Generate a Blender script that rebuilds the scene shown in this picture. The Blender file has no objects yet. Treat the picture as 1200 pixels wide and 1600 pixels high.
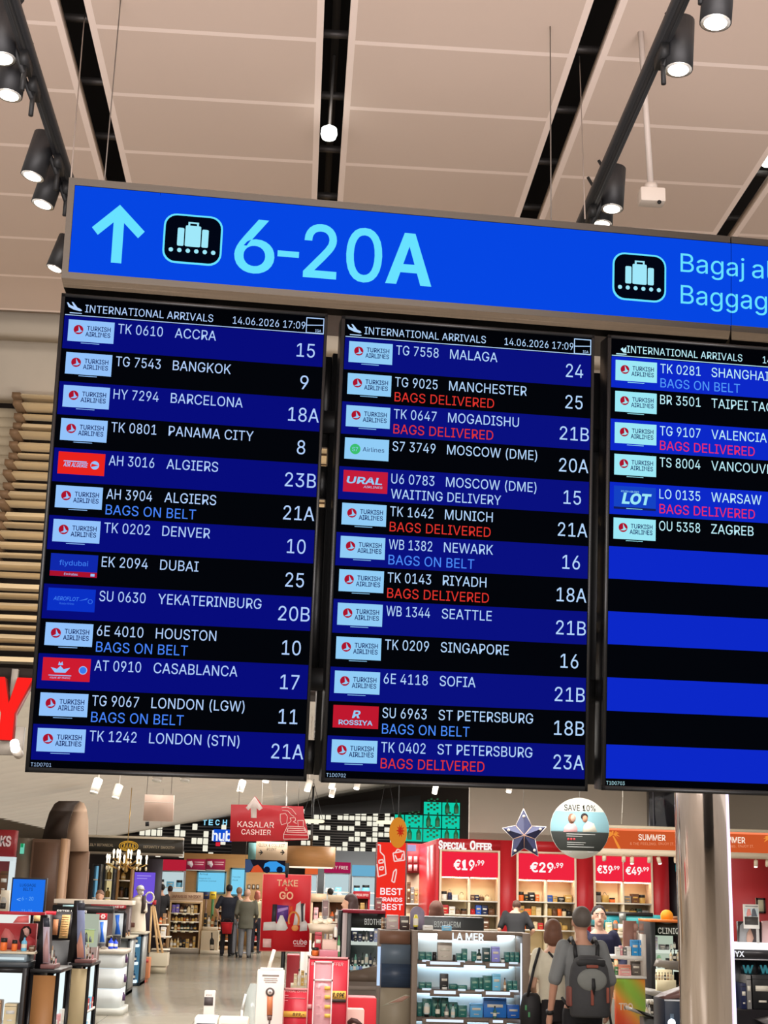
import bpy, bmesh, math, random
from mathutils import Vector, Matrix
random.seed(7)
S = bpy.context.scene
C = S.collection

# ---------------------------------------------------------------- camera, exposure, light
EYE, F, PITCH, ROLL, YAW = 1.75, 2171.7, .2652, .0285, -.057
RC = Matrix.Rotation(YAW, 3, 'Z') @ Matrix.Rotation(math.pi / 2 + PITCH, 3, 'X') @ Matrix.Rotation(ROLL, 3, 'Z')
cd = bpy.data.cameras.new('camera')
cd.sensor_fit = 'VERTICAL'; cd.sensor_height = 24; cd.lens = F / 1600 * 24
cd.clip_start = .05; cd.clip_end = 200
cam = bpy.data.objects.new('camera', cd); C.objects.link(cam)
cam.matrix_world = Matrix.Translation((0, 0, EYE)) @ RC.to_4x4()
S.camera = cam
S.view_settings.view_transform = 'Standard'; S.view_settings.look = 'None'
S.view_settings.exposure = 0; S.view_settings.gamma = 1
S.view_settings.use_curve_mapping = False
w = bpy.data.worlds.new('World'); S.world = w; w.use_nodes = True
w.node_tree.nodes['Background'].inputs[0].default_value = (1, .91, .84, 1)
w.node_tree.nodes['Background'].inputs[1].default_value = .9

def area(name, loc, rot, sx, sy, power, col=(1, .96, .91)):
    l = bpy.data.lights.new(name, 'AREA'); l.shape = 'RECTANGLE'; l.size = sx; l.size_y = sy
    l.energy = power; l.color = col
    o = bpy.data.objects.new(name, l); C.objects.link(o); o.location = loc; o.rotation_euler = rot
    return o
area('concourse_ceiling_fill', (0, -3.5, .6), (math.pi, 0, 0), 9, 7, 2050, (1, .93, .95))  # added fill behind the camera, stands in for light bouncing off the floor
area('concourse_front_fill', (0, -4.5, 4.5), (math.radians(65), 0, 0), 7, 3, 600, (1, .94, .88))  # added frontal fill behind the camera, no fixture there
for k, (lx, ly, lz, sx, sy, pw) in enumerate([(0, 15.5, 3.7, 9, 1.2, 480), (1.0, 20, 3.75, 10, 1.2, 540), (1.0, 26, 3.9, 12, 1.2, 680), (0, 33, 4.2, 12, 1.5, 1000), (0, 40, 4.2, 14, 1.5, 1400)]):
    area('shop_light', (lx, ly, lz), (0, 0, 0), sx, sy, pw)

area('shop_ceiling_fill', (0, 28, 3.0), (math.pi, 0, 0), 16, 34, 1900)  # added fill aimed upward to brighten the shop ceiling
area('shopfront_fill', (.6, 7.2, 3.3), (math.radians(58), 0, 0), 5, .5, 150, (1, .97, .94))  # added fill hidden behind the screens, brightens the counter fronts

# ---------------------------------------------------------------- helpers
def W(px, py, Y):
    r = RC @ Vector(((px - 600) / F, -(py - 800) / F, -1))
    t = Y / r.y
    return Vector((r.x * t, Y, EYE + r.z * t))

def WZ(px, py, z):
    r = RC @ Vector(((px - 600) / F, -(py - 800) / F, -1))
    t = (z - EYE) / r.z
    return Vector((r.x * t, r.y * t, z))

def fr(px0, py0, px1, py1, Y):
    cx, cy = (px0 + px1) / 2, (py0 + py1) / 2
    return W(px0, cy, Y).x, W(cx, py1, Y).z, W(px1, cy, Y).x, W(cx, py0, Y).z

def lin(c):
    return tuple((v / 255 / 12.92) if v / 255 <= .04045 else ((v / 255 + .055) / 1.055) ** 2.4 for v in c)

MC = {}
def M(col, rough=.5, metal=0, emit=0, noise=0, scale=8, spec=.4, kind=None):
    key = (tuple(col), rough, metal, emit, noise, scale, kind)
    if key in MC: return MC[key]
    m = bpy.data.materials.new('mat_%d' % len(MC)); m.use_nodes = True
    nt = m.node_tree; b = nt.nodes['Principled BSDF']
    l = lin(col)
    b.inputs['Roughness'].default_value = rough; b.inputs['Metallic'].default_value = metal
    b.inputs['Specular IOR Level'].default_value = spec
    if emit:
        b.inputs['Base Color'].default_value = (0, 0, 0, 1)
        b.inputs['Emission Color'].default_value = (*l, 1); b.inputs['Emission Strength'].default_value = emit
        b.inputs['Specular IOR Level'].default_value = 0
    else:
        b.inputs['Base Color'].default_value = (*l, 1)
    if noise and not emit:
        tc = nt.nodes.new('ShaderNodeTexCoord'); mp = nt.nodes.new('ShaderNodeMapping')
        nz = nt.nodes.new('ShaderNodeTexNoise'); nz.inputs['Scale'].default_value = scale; nz.inputs['Detail'].default_value = 6
        if kind == 'wood': mp.inputs['Scale'].default_value = (1, 1, 9)
        if kind == 'woodh': mp.inputs['Scale'].default_value = (.35, 1, 9)
        if kind == 'brush': mp.inputs['Scale'].default_value = (.4, 1, 60)
        if kind == 'brushv': mp.inputs['Scale'].default_value = (60, 60, .3)
        rp = nt.nodes.new('ShaderNodeMix'); rp.data_type = 'RGBA'
        rp.inputs[6].default_value = (*[v * (1 - noise) for v in l], 1); rp.inputs[7].default_value = (*[min(1, v * (1 + noise)) for v in l], 1)
        nt.links.new(tc.outputs['Object'], mp.inputs[0]); nt.links.new(mp.outputs[0], nz.inputs['Vector'])
        nt.links.new(nz.outputs[0], rp.inputs[0]); nt.links.new(rp.outputs[2], b.inputs['Base Color'])
        if kind in ('brush', 'brushv'):
            mr = nt.nodes.new('ShaderNodeMapRange'); mr.inputs[3].default_value = rough * .7; mr.inputs[4].default_value = rough * 1.3
            nt.links.new(nz.outputs[0], mr.inputs[0]); nt.links.new(mr.outputs[0], b.inputs['Roughness'])
    MC[key] = m
    return m

def E(col, s=1): return M(col, .4, 0, s)

def glass(col=(225, 235, 235), alpha=.3):
    key = ('glass', col, alpha)
    if key in MC: return MC[key]
    m = bpy.data.materials.new('clear_acrylic'); m.use_nodes = True
    b = m.node_tree.nodes['Principled BSDF']
    b.inputs['Base Color'].default_value = (*lin(col), 1); b.inputs['Roughness'].default_value = .08
    b.inputs['Alpha'].default_value = alpha
    MC[key] = m
    return m

# letter outlines: character, advance, then groups of contours (cap height 700)
GLYPHS = {}
for _l in """A660|23,0 277,700 380,700 637,0 544,0 395,416 363,512 319,658 337,658 293,510 262,416 117,0|151,195 151,273 509,273 509,195
B628|83,0 83,700 332,700 398,694 452,675 494,646 524,608 542,564 548,514 544,474 532,440 514,414 490,393 433,367 433,361 467,354 500,338 529,313 554,280 570,238 575,187 569,137 551,92 519,54 474,25 414,6 339,0/171,78 337,78 407,86 454,110 480,145 489,188 485,222 471,253 450,279 420,300 384,313 342,318 171,318/171,393 327,393 364,396 396,408 424,425 445,449 458,478 462,512 454,555 430,590 389,614 330,622 171,622
C702|368,-9 282,2 207,34 144,87 96,159 66,247 55,350 66,453 96,541 144,612 207,665 282,698 368,709 419,705 468,694 513,675 553,648 588,615 616,576 637,530 651,479 562,479 551,513 536,543 492,589 434,618 368,627 307,619 253,595 207,555 172,501 150,432 142,350 150,267 172,199 207,145 253,105 307,81 368,73 434,82 492,111 536,157 551,187 562,221 651,221 638,170 617,125 588,85 554,52 513,26 469,6 420,-5
D691|301,0 132,0 132,78 295,78 374,87 437,111 487,151 521,205 542,272 549,351 542,430 522,496 487,550 440,589 379,613 304,622 128,622 128,700 310,700 405,690 485,658 549,607 596,538 625,452 635,351 625,250 596,163 548,94 482,42 400,11|171,700 171,0 83,0 83,700
E576|83,0 83,700 513,700 513,622 171,622 171,393 489,393 489,315 171,315 171,78 516,78 516,0
F564|83,0 83,700 508,700 508,622 171,622 171,383 476,383 476,304 171,304 171,0
G716|370,-9 282,2 206,35 143,88 95,159 65,247 55,350 65,453 95,541 142,612 205,665 280,698 365,709 418,705 468,693 514,673 555,646 590,612 618,573 639,529 653,480 561,480 533,541 490,587 434,617 365,627 306,619 252,595 207,555 172,501 150,432 142,350 150,268 172,199 207,145 253,105 308,81 370,73 425,79 474,98 515,128 545,170 564,220 571,279 598,274 389,274 389,352 658,352 658,275 648,194 620,125 576,68 518,26 449,-1
H711|83,0 83,700 171,700 171,397 540,397 540,700 629,700 629,0 540,0 540,319 171,319 171,0
I413|43,0 43,78 163,78 163,622 43,622 43,700 371,700 371,622 251,622 251,78 371,78 371,0
J545|255,-9 171,4 104,45 60,111 46,200 46,238 134,238 134,200 143,143 167,102 206,77 255,69 303,77 341,102 366,143 374,200 374,700 463,700 463,200 448,111 405,45 338,4
K642|144,200 144,297 191,359 240,417 291,474 500,700 617,700 318,380 313,380|83,0 83,700 171,700 171,460 171,310 171,266 171,0|512,0 258,357 314,426 617,0
L541|83,0 83,700 171,700 171,78 497,78 497,0
M864|83,0 83,700 209,700 381,257 395,219 412,169 428,115 443,67 423,67 437,114 454,167 471,218 485,257 655,700 781,700 781,0 694,0 694,400 694,450 695,507 696,568 698,629 706,629 685,563 663,499 643,443 627,400 470,0 394,0 234,400 219,442 199,497 178,561 154,629 163,629 165,572 166,511 167,452 168,400 168,0
N720|83,0 83,700 187,700 472,251 499,207 533,147 569,76 557,74 551,149 549,216 549,268 549,700 637,700 637,0 532,0 278,399 244,455 204,524 148,622 164,624 168,528 171,451 172,400 172,0
O734|367,-9 282,2 207,34 144,87 96,159 66,247 55,350 66,453 96,541 144,612 207,665 282,698 367,709 453,698 528,665 591,612 638,541 668,453 678,350 668,247 638,159 591,87 528,34 453,2/367,73 427,81 481,105 527,144 562,198 584,267 592,350 584,433 562,502 527,556 481,595 427,619 367,627 307,619 253,595 208,556 172,501 150,432 142,350 150,267 172,198 208,144 253,105 307,81
P612|83,0 83,700 324,700 397,693 457,671 503,636 536,591 556,538 562,478 556,419 536,365 503,320 457,285 397,263 324,256 150,256 150,334 320,334 370,338 409,352 438,375 458,404 470,439 474,478 470,518 458,552 438,581 408,603 369,617 319,622 171,622 171,0
Q734|337,219 430,219 508,117 528,89 645,-66 552,-66 475,37 456,63|367,-9 282,2 207,34 144,87 96,159 66,247 55,350 66,453 96,541 144,612 207,665 282,698 367,709 453,698 528,665 591,612 638,541 668,453 678,350 668,247 638,159 591,87 528,34 453,2/367,73 427,81 481,105 527,144 562,198 584,267 592,350 584,433 562,502 527,556 481,595 427,619 367,627 307,619 253,595 208,556 172,501 150,432 142,350 150,267 172,198 208,144 253,105 307,81
R618|83,0 83,700 325,700 398,693 458,672 504,639 537,596 557,544 563,484 557,425 537,373 504,331 458,299 398,279 325,272 132,272 132,351 321,351 371,355 410,367 439,387 459,413 471,446 475,484 471,523 459,557 439,584 409,605 370,618 320,622 171,622 171,0|486,0 317,315 417,315 589,0
S614|308,-12 237,-6 175,13 125,43 88,83 63,132 53,188 144,188 152,151 170,121 196,97 229,81 267,71 308,68 353,71 393,83 427,101 453,126 470,157 475,192 471,222 457,246 435,266 407,281 337,306 253,329 176,358 119,398 83,449 71,513 79,568 103,616 141,656 189,685 247,703 312,709 378,703 435,685 483,656 519,617 542,572 552,520 464,520 449,567 416,602 368,624 310,631 267,627 230,616 200,599 177,575 163,548 158,517 164,484 180,459 204,439 233,424 292,404 364,384 429,363 494,327 521,302 543,272 557,235 562,191 554,136 532,87 495,46 445,15 382,-6
T617|44,622 44,700 574,700 574,622 353,622 353,0 265,0 265,622
U712|356,-11 279,-3 212,21 157,60 117,110 91,170 83,238 83,700 171,700 171,245 177,198 194,155 221,120 257,93 303,77 356,71 410,77 455,93 491,120 518,155 535,198 540,245 540,700 629,700 629,238 621,170 595,110 555,60 500,21 433,-3
V660|280,0 23,700 116,700 264,284 296,189 341,42 323,42 367,190 398,284 543,700 637,700 382,0
W944|213,0 23,700 113,700 225,270 241,200 257,129 271,54 260,54 275,129 291,200 308,270 421,700 522,700 635,270 653,200 669,129 684,54 672,54 686,129 702,200 719,270 830,700 921,700 730,0 627,0 506,444 483,539 462,653 481,653 461,543 437,444 317,0
X653|25,0 299,391 299,325 40,700 143,700 245,551 281,497 307,453 335,402 319,402 347,452 374,497 411,551 514,700 614,700 356,329 356,395 627,0 525,0 402,178 369,227 344,269 317,318 336,318 310,270 284,228 250,178 126,0
Y649|280,0 280,287 23,700 125,700 264,474 306,402 343,317 308,317 346,403 386,474 524,700 626,700 369,287 369,0
Z603|57,0 57,64 376,530 421,592 469,654 479,625 393,622 307,622 55,622 55,700 546,700 546,635 232,177 184,111 134,46 124,75 209,78 295,78 550,78 550,0
a536|220,-12 173,-7 130,7 93,30 66,61 48,101 42,148 46,189 59,222 80,247 107,266 172,290 245,303 322,312 365,323 376,334 379,350 379,353 376,383 367,408 352,428 330,443 302,452 269,455 235,452 205,443 162,414 138,377 56,401 78,443 108,476 143,500 183,517 225,526 267,529 329,522 362,512 393,496 421,473 443,441 458,399 463,346 463,0 381,0 381,71 375,71 347,34 296,1 261,-8/234,62 278,67 314,81 342,102 362,128 375,158 379,190 379,261 357,250 318,242 276,236 241,231 185,218 161,207 142,192 130,171 126,144 130,120 140,99 157,83 179,72
b584|316,-11 272,-7 237,5 210,23 190,43 163,81 154,81 154,0 72,0 72,700 156,700 156,439 163,439 189,476 209,495 236,513 271,525 315,529 377,521 431,496 475,456 509,403 530,337 537,260 530,183 509,116 476,62 431,22 377,-3/303,64 348,71 385,90 414,121 435,160 447,208 451,261 447,313 435,359 414,398 385,428 348,447 303,454 258,448 222,429 193,400 172,362 159,315 155,261 159,206 172,158 193,119 222,89 259,71
c544|285,-11 219,-3 161,23 113,63 77,117 54,183 47,258 54,334 77,400 113,455 161,495 219,521 285,529 358,519 420,490 468,443 498,381 417,360 400,398 371,428 333,447 285,454 238,447 200,427 170,395 149,355 137,309 132,258 137,208 149,162 170,122 200,91 238,71 285,64 334,71 373,91 401,122 419,161 499,141 487,107 470,77 421,29 359,-1
d584|269,-11 207,-3 153,22 109,62 75,116 54,183 47,260 54,337 75,403 109,456 154,496 208,521 269,529 313,525 348,513 395,476 421,439 428,439 428,700 512,700 512,0 430,0 430,81 422,81 395,43 347,5 313,-7/281,64 325,71 362,89 391,119 412,158 425,206 429,261 425,315 412,362 391,400 362,429 326,448 281,454 236,447 199,428 170,398 149,359 137,313 132,261 137,208 149,160 170,121 200,90 237,71
e556|292,-11 221,-3 161,23 112,63 77,117 54,182 47,257 54,333 76,399 111,453 158,494 216,520 282,529 325,525 366,515 404,496 439,469 469,433 491,388 506,333 511,267 511,233 103,233 103,304 465,304 426,278 422,327 410,369 389,405 361,432 326,449 282,454 238,449 201,431 172,405 150,371 136,332 132,290 132,244 137,191 152,146 176,111 208,85 247,69 292,63 349,73 393,100 409,120 420,145 502,125 486,87 461,54 428,27 389,6 343,-7
f349|314,522 314,450 9,450 9,522|111,0 111,594 116,635 132,669 155,695 186,714 221,725 258,729 306,725 334,717 313,645 296,649 268,652 235,647 212,633 199,609 195,576 195,0
g585|285,-207 231,-203 184,-192 145,-174 113,-152 88,-125 70,-95 140,-56 167,-91 212,-121 245,-131 285,-134 342,-126 388,-103 418,-64 428,-8 428,94 421,94 394,57 374,38 347,22 312,10 268,7 208,14 155,37 110,74 76,124 54,187 47,263 54,339 76,404 110,457 155,496 208,521 270,529 314,525 349,513 376,496 396,476 423,439 431,439 431,522 513,522 513,-12 505,-74 482,-124 446,-161 400,-187 345,-202/282,81 326,87 363,103 392,130 413,167 426,212 430,265 426,317 413,363 392,401 363,430 326,448 282,454 237,448 200,429 170,399 149,361 137,316 132,265 137,213 150,169 171,132 200,104 237,87
h564|156,312 156,0 72,0 72,700 156,700 156,396 141,396 170,457 209,498 257,521 313,529 363,524 406,507 442,480 469,441 486,392 491,331 491,0 407,0 407,324 399,378 376,419 338,444 289,453 253,449 221,437 194,417 174,389 161,354
i229|72,0 72,522 156,522 156,0|115,609 93,613 74,626 61,643 57,665 61,686 74,704 93,717 115,721 138,717 157,704 170,686 174,665 170,643 157,626 138,613
j229|72,522 156,522 156,-41 153,-86 140,-124 119,-155 89,-178 51,-192 5,-196 -14,-196 -14,-119 3,-119 34,-114 56,-99 68,-74 72,-40|115,609 92,613 74,626 61,643 56,665 61,686 74,704 92,717 115,721 137,717 156,704 169,686 173,665 169,643 156,626 137,613
k524|151,188 151,291 166,291 391,522 496,522 253,274 244,274|72,0 72,700 156,700 156,0|404,0 203,256 263,315 512,0
l260|192,-3 139,4 102,28 80,65 72,116 72,700 156,700 156,136 159,105 165,86 179,75 201,71 221,72 233,75 249,4 222,-1
m839|72,0 72,522 154,522 155,406 148,406 162,445 182,476 208,500 237,517 268,528 302,531 354,523 395,496 425,456 442,405 430,405 443,441 464,472 491,497 524,516 561,527 601,531 644,526 684,512 718,487 744,452 761,407 766,351 766,0 682,0 682,349 674,398 650,430 616,449 576,455 543,451 515,440 492,422 475,399 465,372 461,340 461,0 377,0 377,358 370,397 348,428 315,448 274,455 245,451 217,440 192,423 173,398 161,366 156,327 156,0
n564|156,312 156,0 72,0 72,522 154,522 154,396 141,396 170,457 209,498 257,521 313,529 363,524 406,507 442,480 469,441 486,392 491,331 491,0 407,0 407,324 399,378 376,419 338,444 289,453 253,449 221,437 194,417 174,389 161,354
o571|285,-11 219,-3 161,23 113,63 77,117 54,183 47,258 54,334 77,400 113,455 161,495 219,521 285,529 353,521 411,495 459,455 494,400 517,334 524,258 517,183 494,117 459,63 411,23 353,-3/285,64 333,71 372,91 402,122 423,162 435,208 439,258 435,309 423,355 402,395 372,427 333,447 285,454 238,447 200,427 170,395 149,355 137,309 132,258 137,208 149,162 170,122 200,91 238,71
p584|72,-196 72,522 154,522 154,439 163,439 189,476 236,513 271,525 315,529 377,521 431,496 475,456 509,403 530,337 537,260 530,183 509,116 476,62 431,22 377,-3 316,-11 272,-7 237,5 190,43 163,81 156,81 156,-196/303,64 348,71 385,90 414,121 435,160 447,208 451,261 447,313 435,359 414,398 385,428 348,447 303,454 258,448 222,429 193,400 172,362 159,315 155,261 159,206 172,158 193,119 222,89 259,71
q584|512,-196 428,-196 428,81 421,81 395,43 347,5 313,-7 269,-11 207,-3 153,22 109,62 75,116 54,183 47,260 54,337 75,403 109,456 154,496 208,521 269,529 313,525 348,513 395,476 422,439 430,439 430,522 512,522/281,64 325,71 362,89 391,119 412,158 425,206 429,261 425,315 412,362 391,400 362,429 326,448 281,454 236,447 199,428 170,398 149,359 137,313 132,261 137,208 149,160 170,121 200,90 237,71
r357|72,0 72,522 154,522 154,442 159,442 179,477 210,505 249,523 293,529 315,529 335,528 335,443 316,446 285,448 250,444 219,433 193,415 173,390 161,360 156,326 156,0
s502|250,-11 199,-7 154,5 116,25 85,52 62,87 49,130 129,147 145,109 171,83 206,68 249,62 298,68 336,86 361,111 369,141 364,166 350,187 325,202 292,213 205,234 143,256 99,286 73,327 64,377 71,419 89,456 119,487 158,510 205,524 257,529 307,525 349,513 384,493 411,467 432,435 446,399 369,381 355,409 334,434 302,452 258,458 215,452 180,436 157,412 149,381 155,355 171,335 198,319 236,307 316,288 378,266 421,236 447,196 456,147 449,103 430,65 399,33 358,9 307,-6
t313|280,522 280,450 9,450 9,522|89,648 173,648 173,134 177,105 187,84 206,73 234,69 255,70 278,74 293,2 264,-4 232,-6 172,3 127,29 99,71 89,128
u564|251,-7 201,-2 158,15 122,42 95,81 78,130 72,191 72,522 156,522 156,198 164,144 188,103 226,78 275,69 311,73 343,85 369,105 390,133 403,168 407,210 407,522 491,522 491,0 410,0 410,126 423,126 393,64 354,23 306,1
v536|224,0 24,522 116,522 227,213 257,120 283,29 253,29 279,120 308,213 420,522 511,522 311,0
w780|189,0 31,522 120,522 184,294 212,188 241,57 227,57 255,185 284,294 347,522 435,522 498,294 525,187 553,57 538,57 568,186 597,294 661,522 749,522 591,0 507,0 439,236 419,310 400,386 381,465 400,465 381,386 361,309 341,236 273,0
x521|29,0 236,300 235,235 39,522 138,522 203,420 247,349 285,283 241,283 279,349 321,420 388,522 484,522 287,232 287,295 492,0 395,0 318,117 275,187 238,250 281,250 245,187 204,117 126,0
y536|65,-191 85,-118 98,-120 143,-122 162,-115 179,-102 194,-80 207,-49 224,-2 24,522 116,522 227,213 257,119 283,29 253,29 279,120 308,213 420,522 511,522 281,-80 263,-117 243,-147 219,-170 192,-187 161,-196 126,-200 89,-197
z523|57,0 57,63 350,440 350,444 66,444 66,522 458,522 458,455 173,83 173,78 466,78 466,0
ı229|72,0 72,522 156,522 156,0
0623|312,-9 240,1 179,33 130,85 95,156 73,245 66,350 73,455 95,543 131,614 179,667 240,699 312,709 384,699 444,667 493,614 529,543 550,455 558,350 550,245 529,156 493,85 445,33 384,1/312,68 359,76 399,101 431,142 454,198 468,267 473,350 468,433 454,502 431,558 399,599 359,624 312,632 264,624 224,599 193,558 169,502 155,433 150,350 155,267 169,198 193,142 224,101 264,76
1623|105,0 105,75 538,75 538,0|380,700 380,0 292,0 292,617 288,617 118,492 118,587 273,700
2623|88,0 88,65 322,315 388,389 428,449 437,479 441,511 436,546 423,576 403,600 376,618 344,629 308,632 270,628 237,616 211,596 191,569 179,536 175,498 90,498 97,557 119,609 152,651 197,683 250,703 310,709 369,703 421,683 464,653 497,613 517,565 524,513 521,474 510,437 491,399 462,356 367,247 210,83 210,78 536,78 536,0
3623|300,-9 238,-4 183,13 134,41 97,79 71,126 60,181 150,181 158,148 174,120 198,98 227,82 262,72 301,69 342,72 378,84 409,102 433,128 448,160 453,199 448,236 435,270 412,299 378,321 333,336 277,341 216,341 216,412 396,617 396,622 96,622 96,700 513,700 513,634 291,383 291,397 363,397 424,380 474,348 510,306 533,256 541,199 533,142 510,91 473,49 425,17 366,-3
4623|54,145 54,218 340,700 428,700 149,228 149,224 568,224 568,145|388,0 388,167 388,201 388,437 472,437 472,0
5623|304,-9 245,-3 193,15 148,44 114,83 91,128 82,179 168,179 175,149 190,122 211,100 238,83 270,72 304,69 344,74 380,89 410,112 432,144 446,181 451,223 446,266 431,304 408,336 378,361 341,376 300,381 230,369 200,356 176,338 93,348 132,700 504,700 504,622 207,622 184,415 187,415 213,433 244,447 279,456 316,459 362,455 404,442 442,421 475,393 501,358 521,318 534,273 538,225 530,161 508,104 472,57 425,21 368,-2
6623|311,-9 250,-2 196,20 151,56 116,102 95,159 87,223 93,274 110,329 141,392 189,468 347,700 443,700 208,359 200,359 227,396 269,422 323,432 383,426 435,405 477,373 509,330 528,277 535,216 528,154 506,100 472,54 427,20 373,-2/311,67 350,72 383,86 411,109 432,140 446,176 451,216 446,258 432,294 411,323 383,346 350,360 311,365 273,360 239,346 211,324 190,294 176,259 172,218 176,176 190,140 211,109 239,86 273,72
7623|133,0 445,617 445,622 86,622 86,700 537,700 537,617 227,0
8623|311,-9 245,-3 187,16 138,46 102,85 79,132 71,186 76,229 89,268 111,303 139,332 173,352 210,364 210,367 164,388 128,424 104,470 97,523 104,574 124,619 157,657 201,685 253,703 311,709 370,703 421,685 464,657 497,619 518,574 525,523 518,470 494,424 459,388 413,367 413,364 450,352 483,332 511,303 533,268 547,229 552,186 544,132 521,85 484,46 436,16 378,-3/311,68 355,71 392,83 422,101 444,126 459,156 463,191 458,227 443,260 420,286 389,307 353,319 311,324 270,319 233,307 202,286 179,260 164,227 159,191 163,156 177,126 200,101 230,83 268,71/311,398 346,402 377,413 403,431 423,455 435,484 439,517 435,550 423,578 404,601 378,618 347,629 311,633 275,629 244,618 218,601 199,578 187,550 183,517 187,484 199,455 218,431 245,413 276,402
9623|311,709 373,702 427,680 472,644 506,598 528,541 535,477 530,426 513,371 482,308 434,232 276,0 179,0 415,341 423,341 396,304 353,278 300,268 240,274 189,295 146,327 114,370 94,423 87,484 95,546 117,600 151,646 196,680 250,702/311,633 273,628 240,614 212,591 190,560 177,524 172,484 177,443 190,407 212,377 240,354 273,340 311,335 350,340 383,354 411,376 433,406 446,442 451,482 446,524 433,560 411,591 384,614 350,628
(376|123,284 127,363 138,445 157,528 181,607 210,679 243,742 325,742 263,589 222,431 212,356 208,284 211,221 221,158 259,22 325,-132 243,-132 191,-29 153,75 130,180
)376|51,-132 118,25 156,160 168,284 164,356 154,431 113,589 85,667 51,742 133,742 166,679 195,607 219,528 238,445 249,363 253,284 245,179 222,73 184,-31 133,-132
.258|131,-6 107,-2 87,12 73,32 68,56 73,81 87,101 107,115 131,119 155,115 176,101 189,81 194,56 189,32 176,12 155,-2
,258|52,-164 93,98 188,98 116,-164
:258|131,-6 107,-2 87,12 73,32 68,56 73,81 87,101 107,115 131,119 155,115 176,101 189,81 194,56 189,32 176,12 155,-2|131,373 107,377 87,391 73,411 68,435 73,459 87,480 107,493 131,498 155,493 176,480 189,459 194,435 189,411 176,391 155,377
-623|464,336 464,258 157,258 157,336
&616|271,-9 207,-3 152,16 107,46 74,85 54,131 47,183 52,225 65,261 87,293 117,323 193,384 297,461 326,485 350,516 360,557 355,588 338,612 311,629 277,634 231,623 213,610 200,593 191,573 188,549 200,500 232,450 280,391 602,0 501,0 236,319 167,403 120,473 108,509 104,548 109,592 125,630 151,662 185,686 227,702 275,707 324,702 365,686 399,663 424,632 440,596 445,556 442,526 434,498 401,447 352,403 212,299 175,268 151,240 138,212 133,180 138,148 150,120 170,97 197,79 229,68 265,64 306,68 346,82 382,103 414,131 442,167 463,208 476,256 480,309 561,309 557,248 546,198 529,158 510,127 475,86 458,64 420,32 373,9 322,-5
€638|501,452 469,384 23,384 47,452|441,316 410,247 23,247 47,316|582,637 548,563 503,596 453,619 396,627 342,619 293,595 252,556 221,502 201,433 194,350 201,267 221,198 252,143 293,104 342,81 396,73 453,81 503,102 545,132 580,59 541,29 497,8 447,-5 396,-9 317,1 247,34 188,87 144,158 117,246 108,350 117,453 144,541 188,613 247,666 317,698 396,709 448,705 497,691 542,669
%930|241,389 200,394 166,409 139,432 119,461 107,495 103,533 103,568 107,605 119,639 139,669 166,692 201,706 241,711 283,706 317,692 344,669 363,639 375,605 379,568 379,533 375,495 363,461 344,432 317,409 283,394/241,451 272,457 292,475 303,502 307,533 307,568 304,598 292,625 272,644 241,650 211,644 190,625 179,598 175,568 175,533 179,502 190,475 211,457|690,-13 648,-8 614,6 587,29 567,59 555,93 551,131 551,165 555,203 567,237 587,266 614,289 649,304 690,309 731,304 765,289 792,266 811,237 823,203 827,165 827,131 823,93 811,59 791,29 764,6 730,-8/690,48 720,54 740,73 752,100 755,131 755,165 752,196 741,223 720,242 690,248 659,242 639,223 627,196 623,165 623,131 627,100 638,73 659,54|182,0 663,700 743,700 262,0
!270|93,221 87,700 182,700 176,221|135,-6 111,-2 90,12 77,32 72,56 77,80 90,101 111,114 135,119 159,114 179,101 193,80 197,56 193,32 179,12 159,-2
'284|107,437 97,700 187,700 177,437
<623|90,244 90,303 533,527 533,435 195,275 198,280 198,267 195,272 533,111 533,21
>623|532,244 89,21 89,111 427,272 424,267 424,280 427,275 89,435 89,527 532,303
É576|83,0 83,700 513,700 513,622 171,622 171,393 489,393 489,315 171,315 171,78 516,78 516,0|263,768 328,906 422,906 332,768
Ê576|83,0 83,700 513,700 513,622 171,622 171,393 489,393 489,315 171,315 171,78 516,78 516,0|232,777 149,777 149,781 260,906 340,906 451,781 451,777 366,777 300,859
+623|272,47 272,500 351,500 351,47|85,236 85,311 538,311 538,236""".split('\n'):
    _p = _l[1:].split('|')
    GLYPHS[_l[0]] = (int(_p[0]), [[[tuple(map(int, q.split(','))) for q in c.split()] for c in gr.split('/')] for gr in _p[1:]])
TC = {}
def gmesh(ch, bold):
    k = (ch, bold)
    if k not in TC:
        vs, fs = [], []
        for gr in GLYPHS[ch][1]:
            c = bpy.data.curves.new('txt', 'CURVE'); c.dimensions = '2D'; c.fill_mode = 'BOTH'
            g0 = gr[0]; sg = 1 if sum(g0[i][0] * g0[(i + 1) % len(g0)][1] - g0[(i + 1) % len(g0)][0] * g0[i][1] for i in range(len(g0))) > 0 else -1
            for lp in gr:
                if bold > .004:
                    q2 = []
                    for i, p in enumerate(lp):
                        a, b = Vector(lp[i - 1]), Vector(lp[(i + 1) % len(lp)]); p = Vector(p)
                        d1, d2 = (p - a).normalized(), (b - p).normalized()
                        n1, n2 = Vector((d1.y, -d1.x)) * sg, Vector((d2.y, -d2.x)) * sg
                        h = n1 + n2; h = h / max(.5, h.length_squared / 2 if h.length_squared > 1e-6 else 1)
                        q2.append(tuple(p + h * bold * 1000))
                    lp = q2
                sp = c.splines.new('POLY'); sp.points.add(len(lp) - 1); sp.use_cyclic_u = True
                for pt, q in zip(sp.points, lp): pt.co = (q[0] / 1000, q[1] / 1000, 0, 1)
            o = bpy.data.objects.new('txt', c); me = o.to_mesh(); n = len(vs)
            vs += [tuple(v.co) for v in me.vertices]; fs += [tuple(i + n for i in p.vertices) for p in me.polygons]
            o.to_mesh_clear(); bpy.data.objects.remove(o); bpy.data.curves.remove(c)
        TC[k] = (vs, fs)
    return TC[k]
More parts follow.
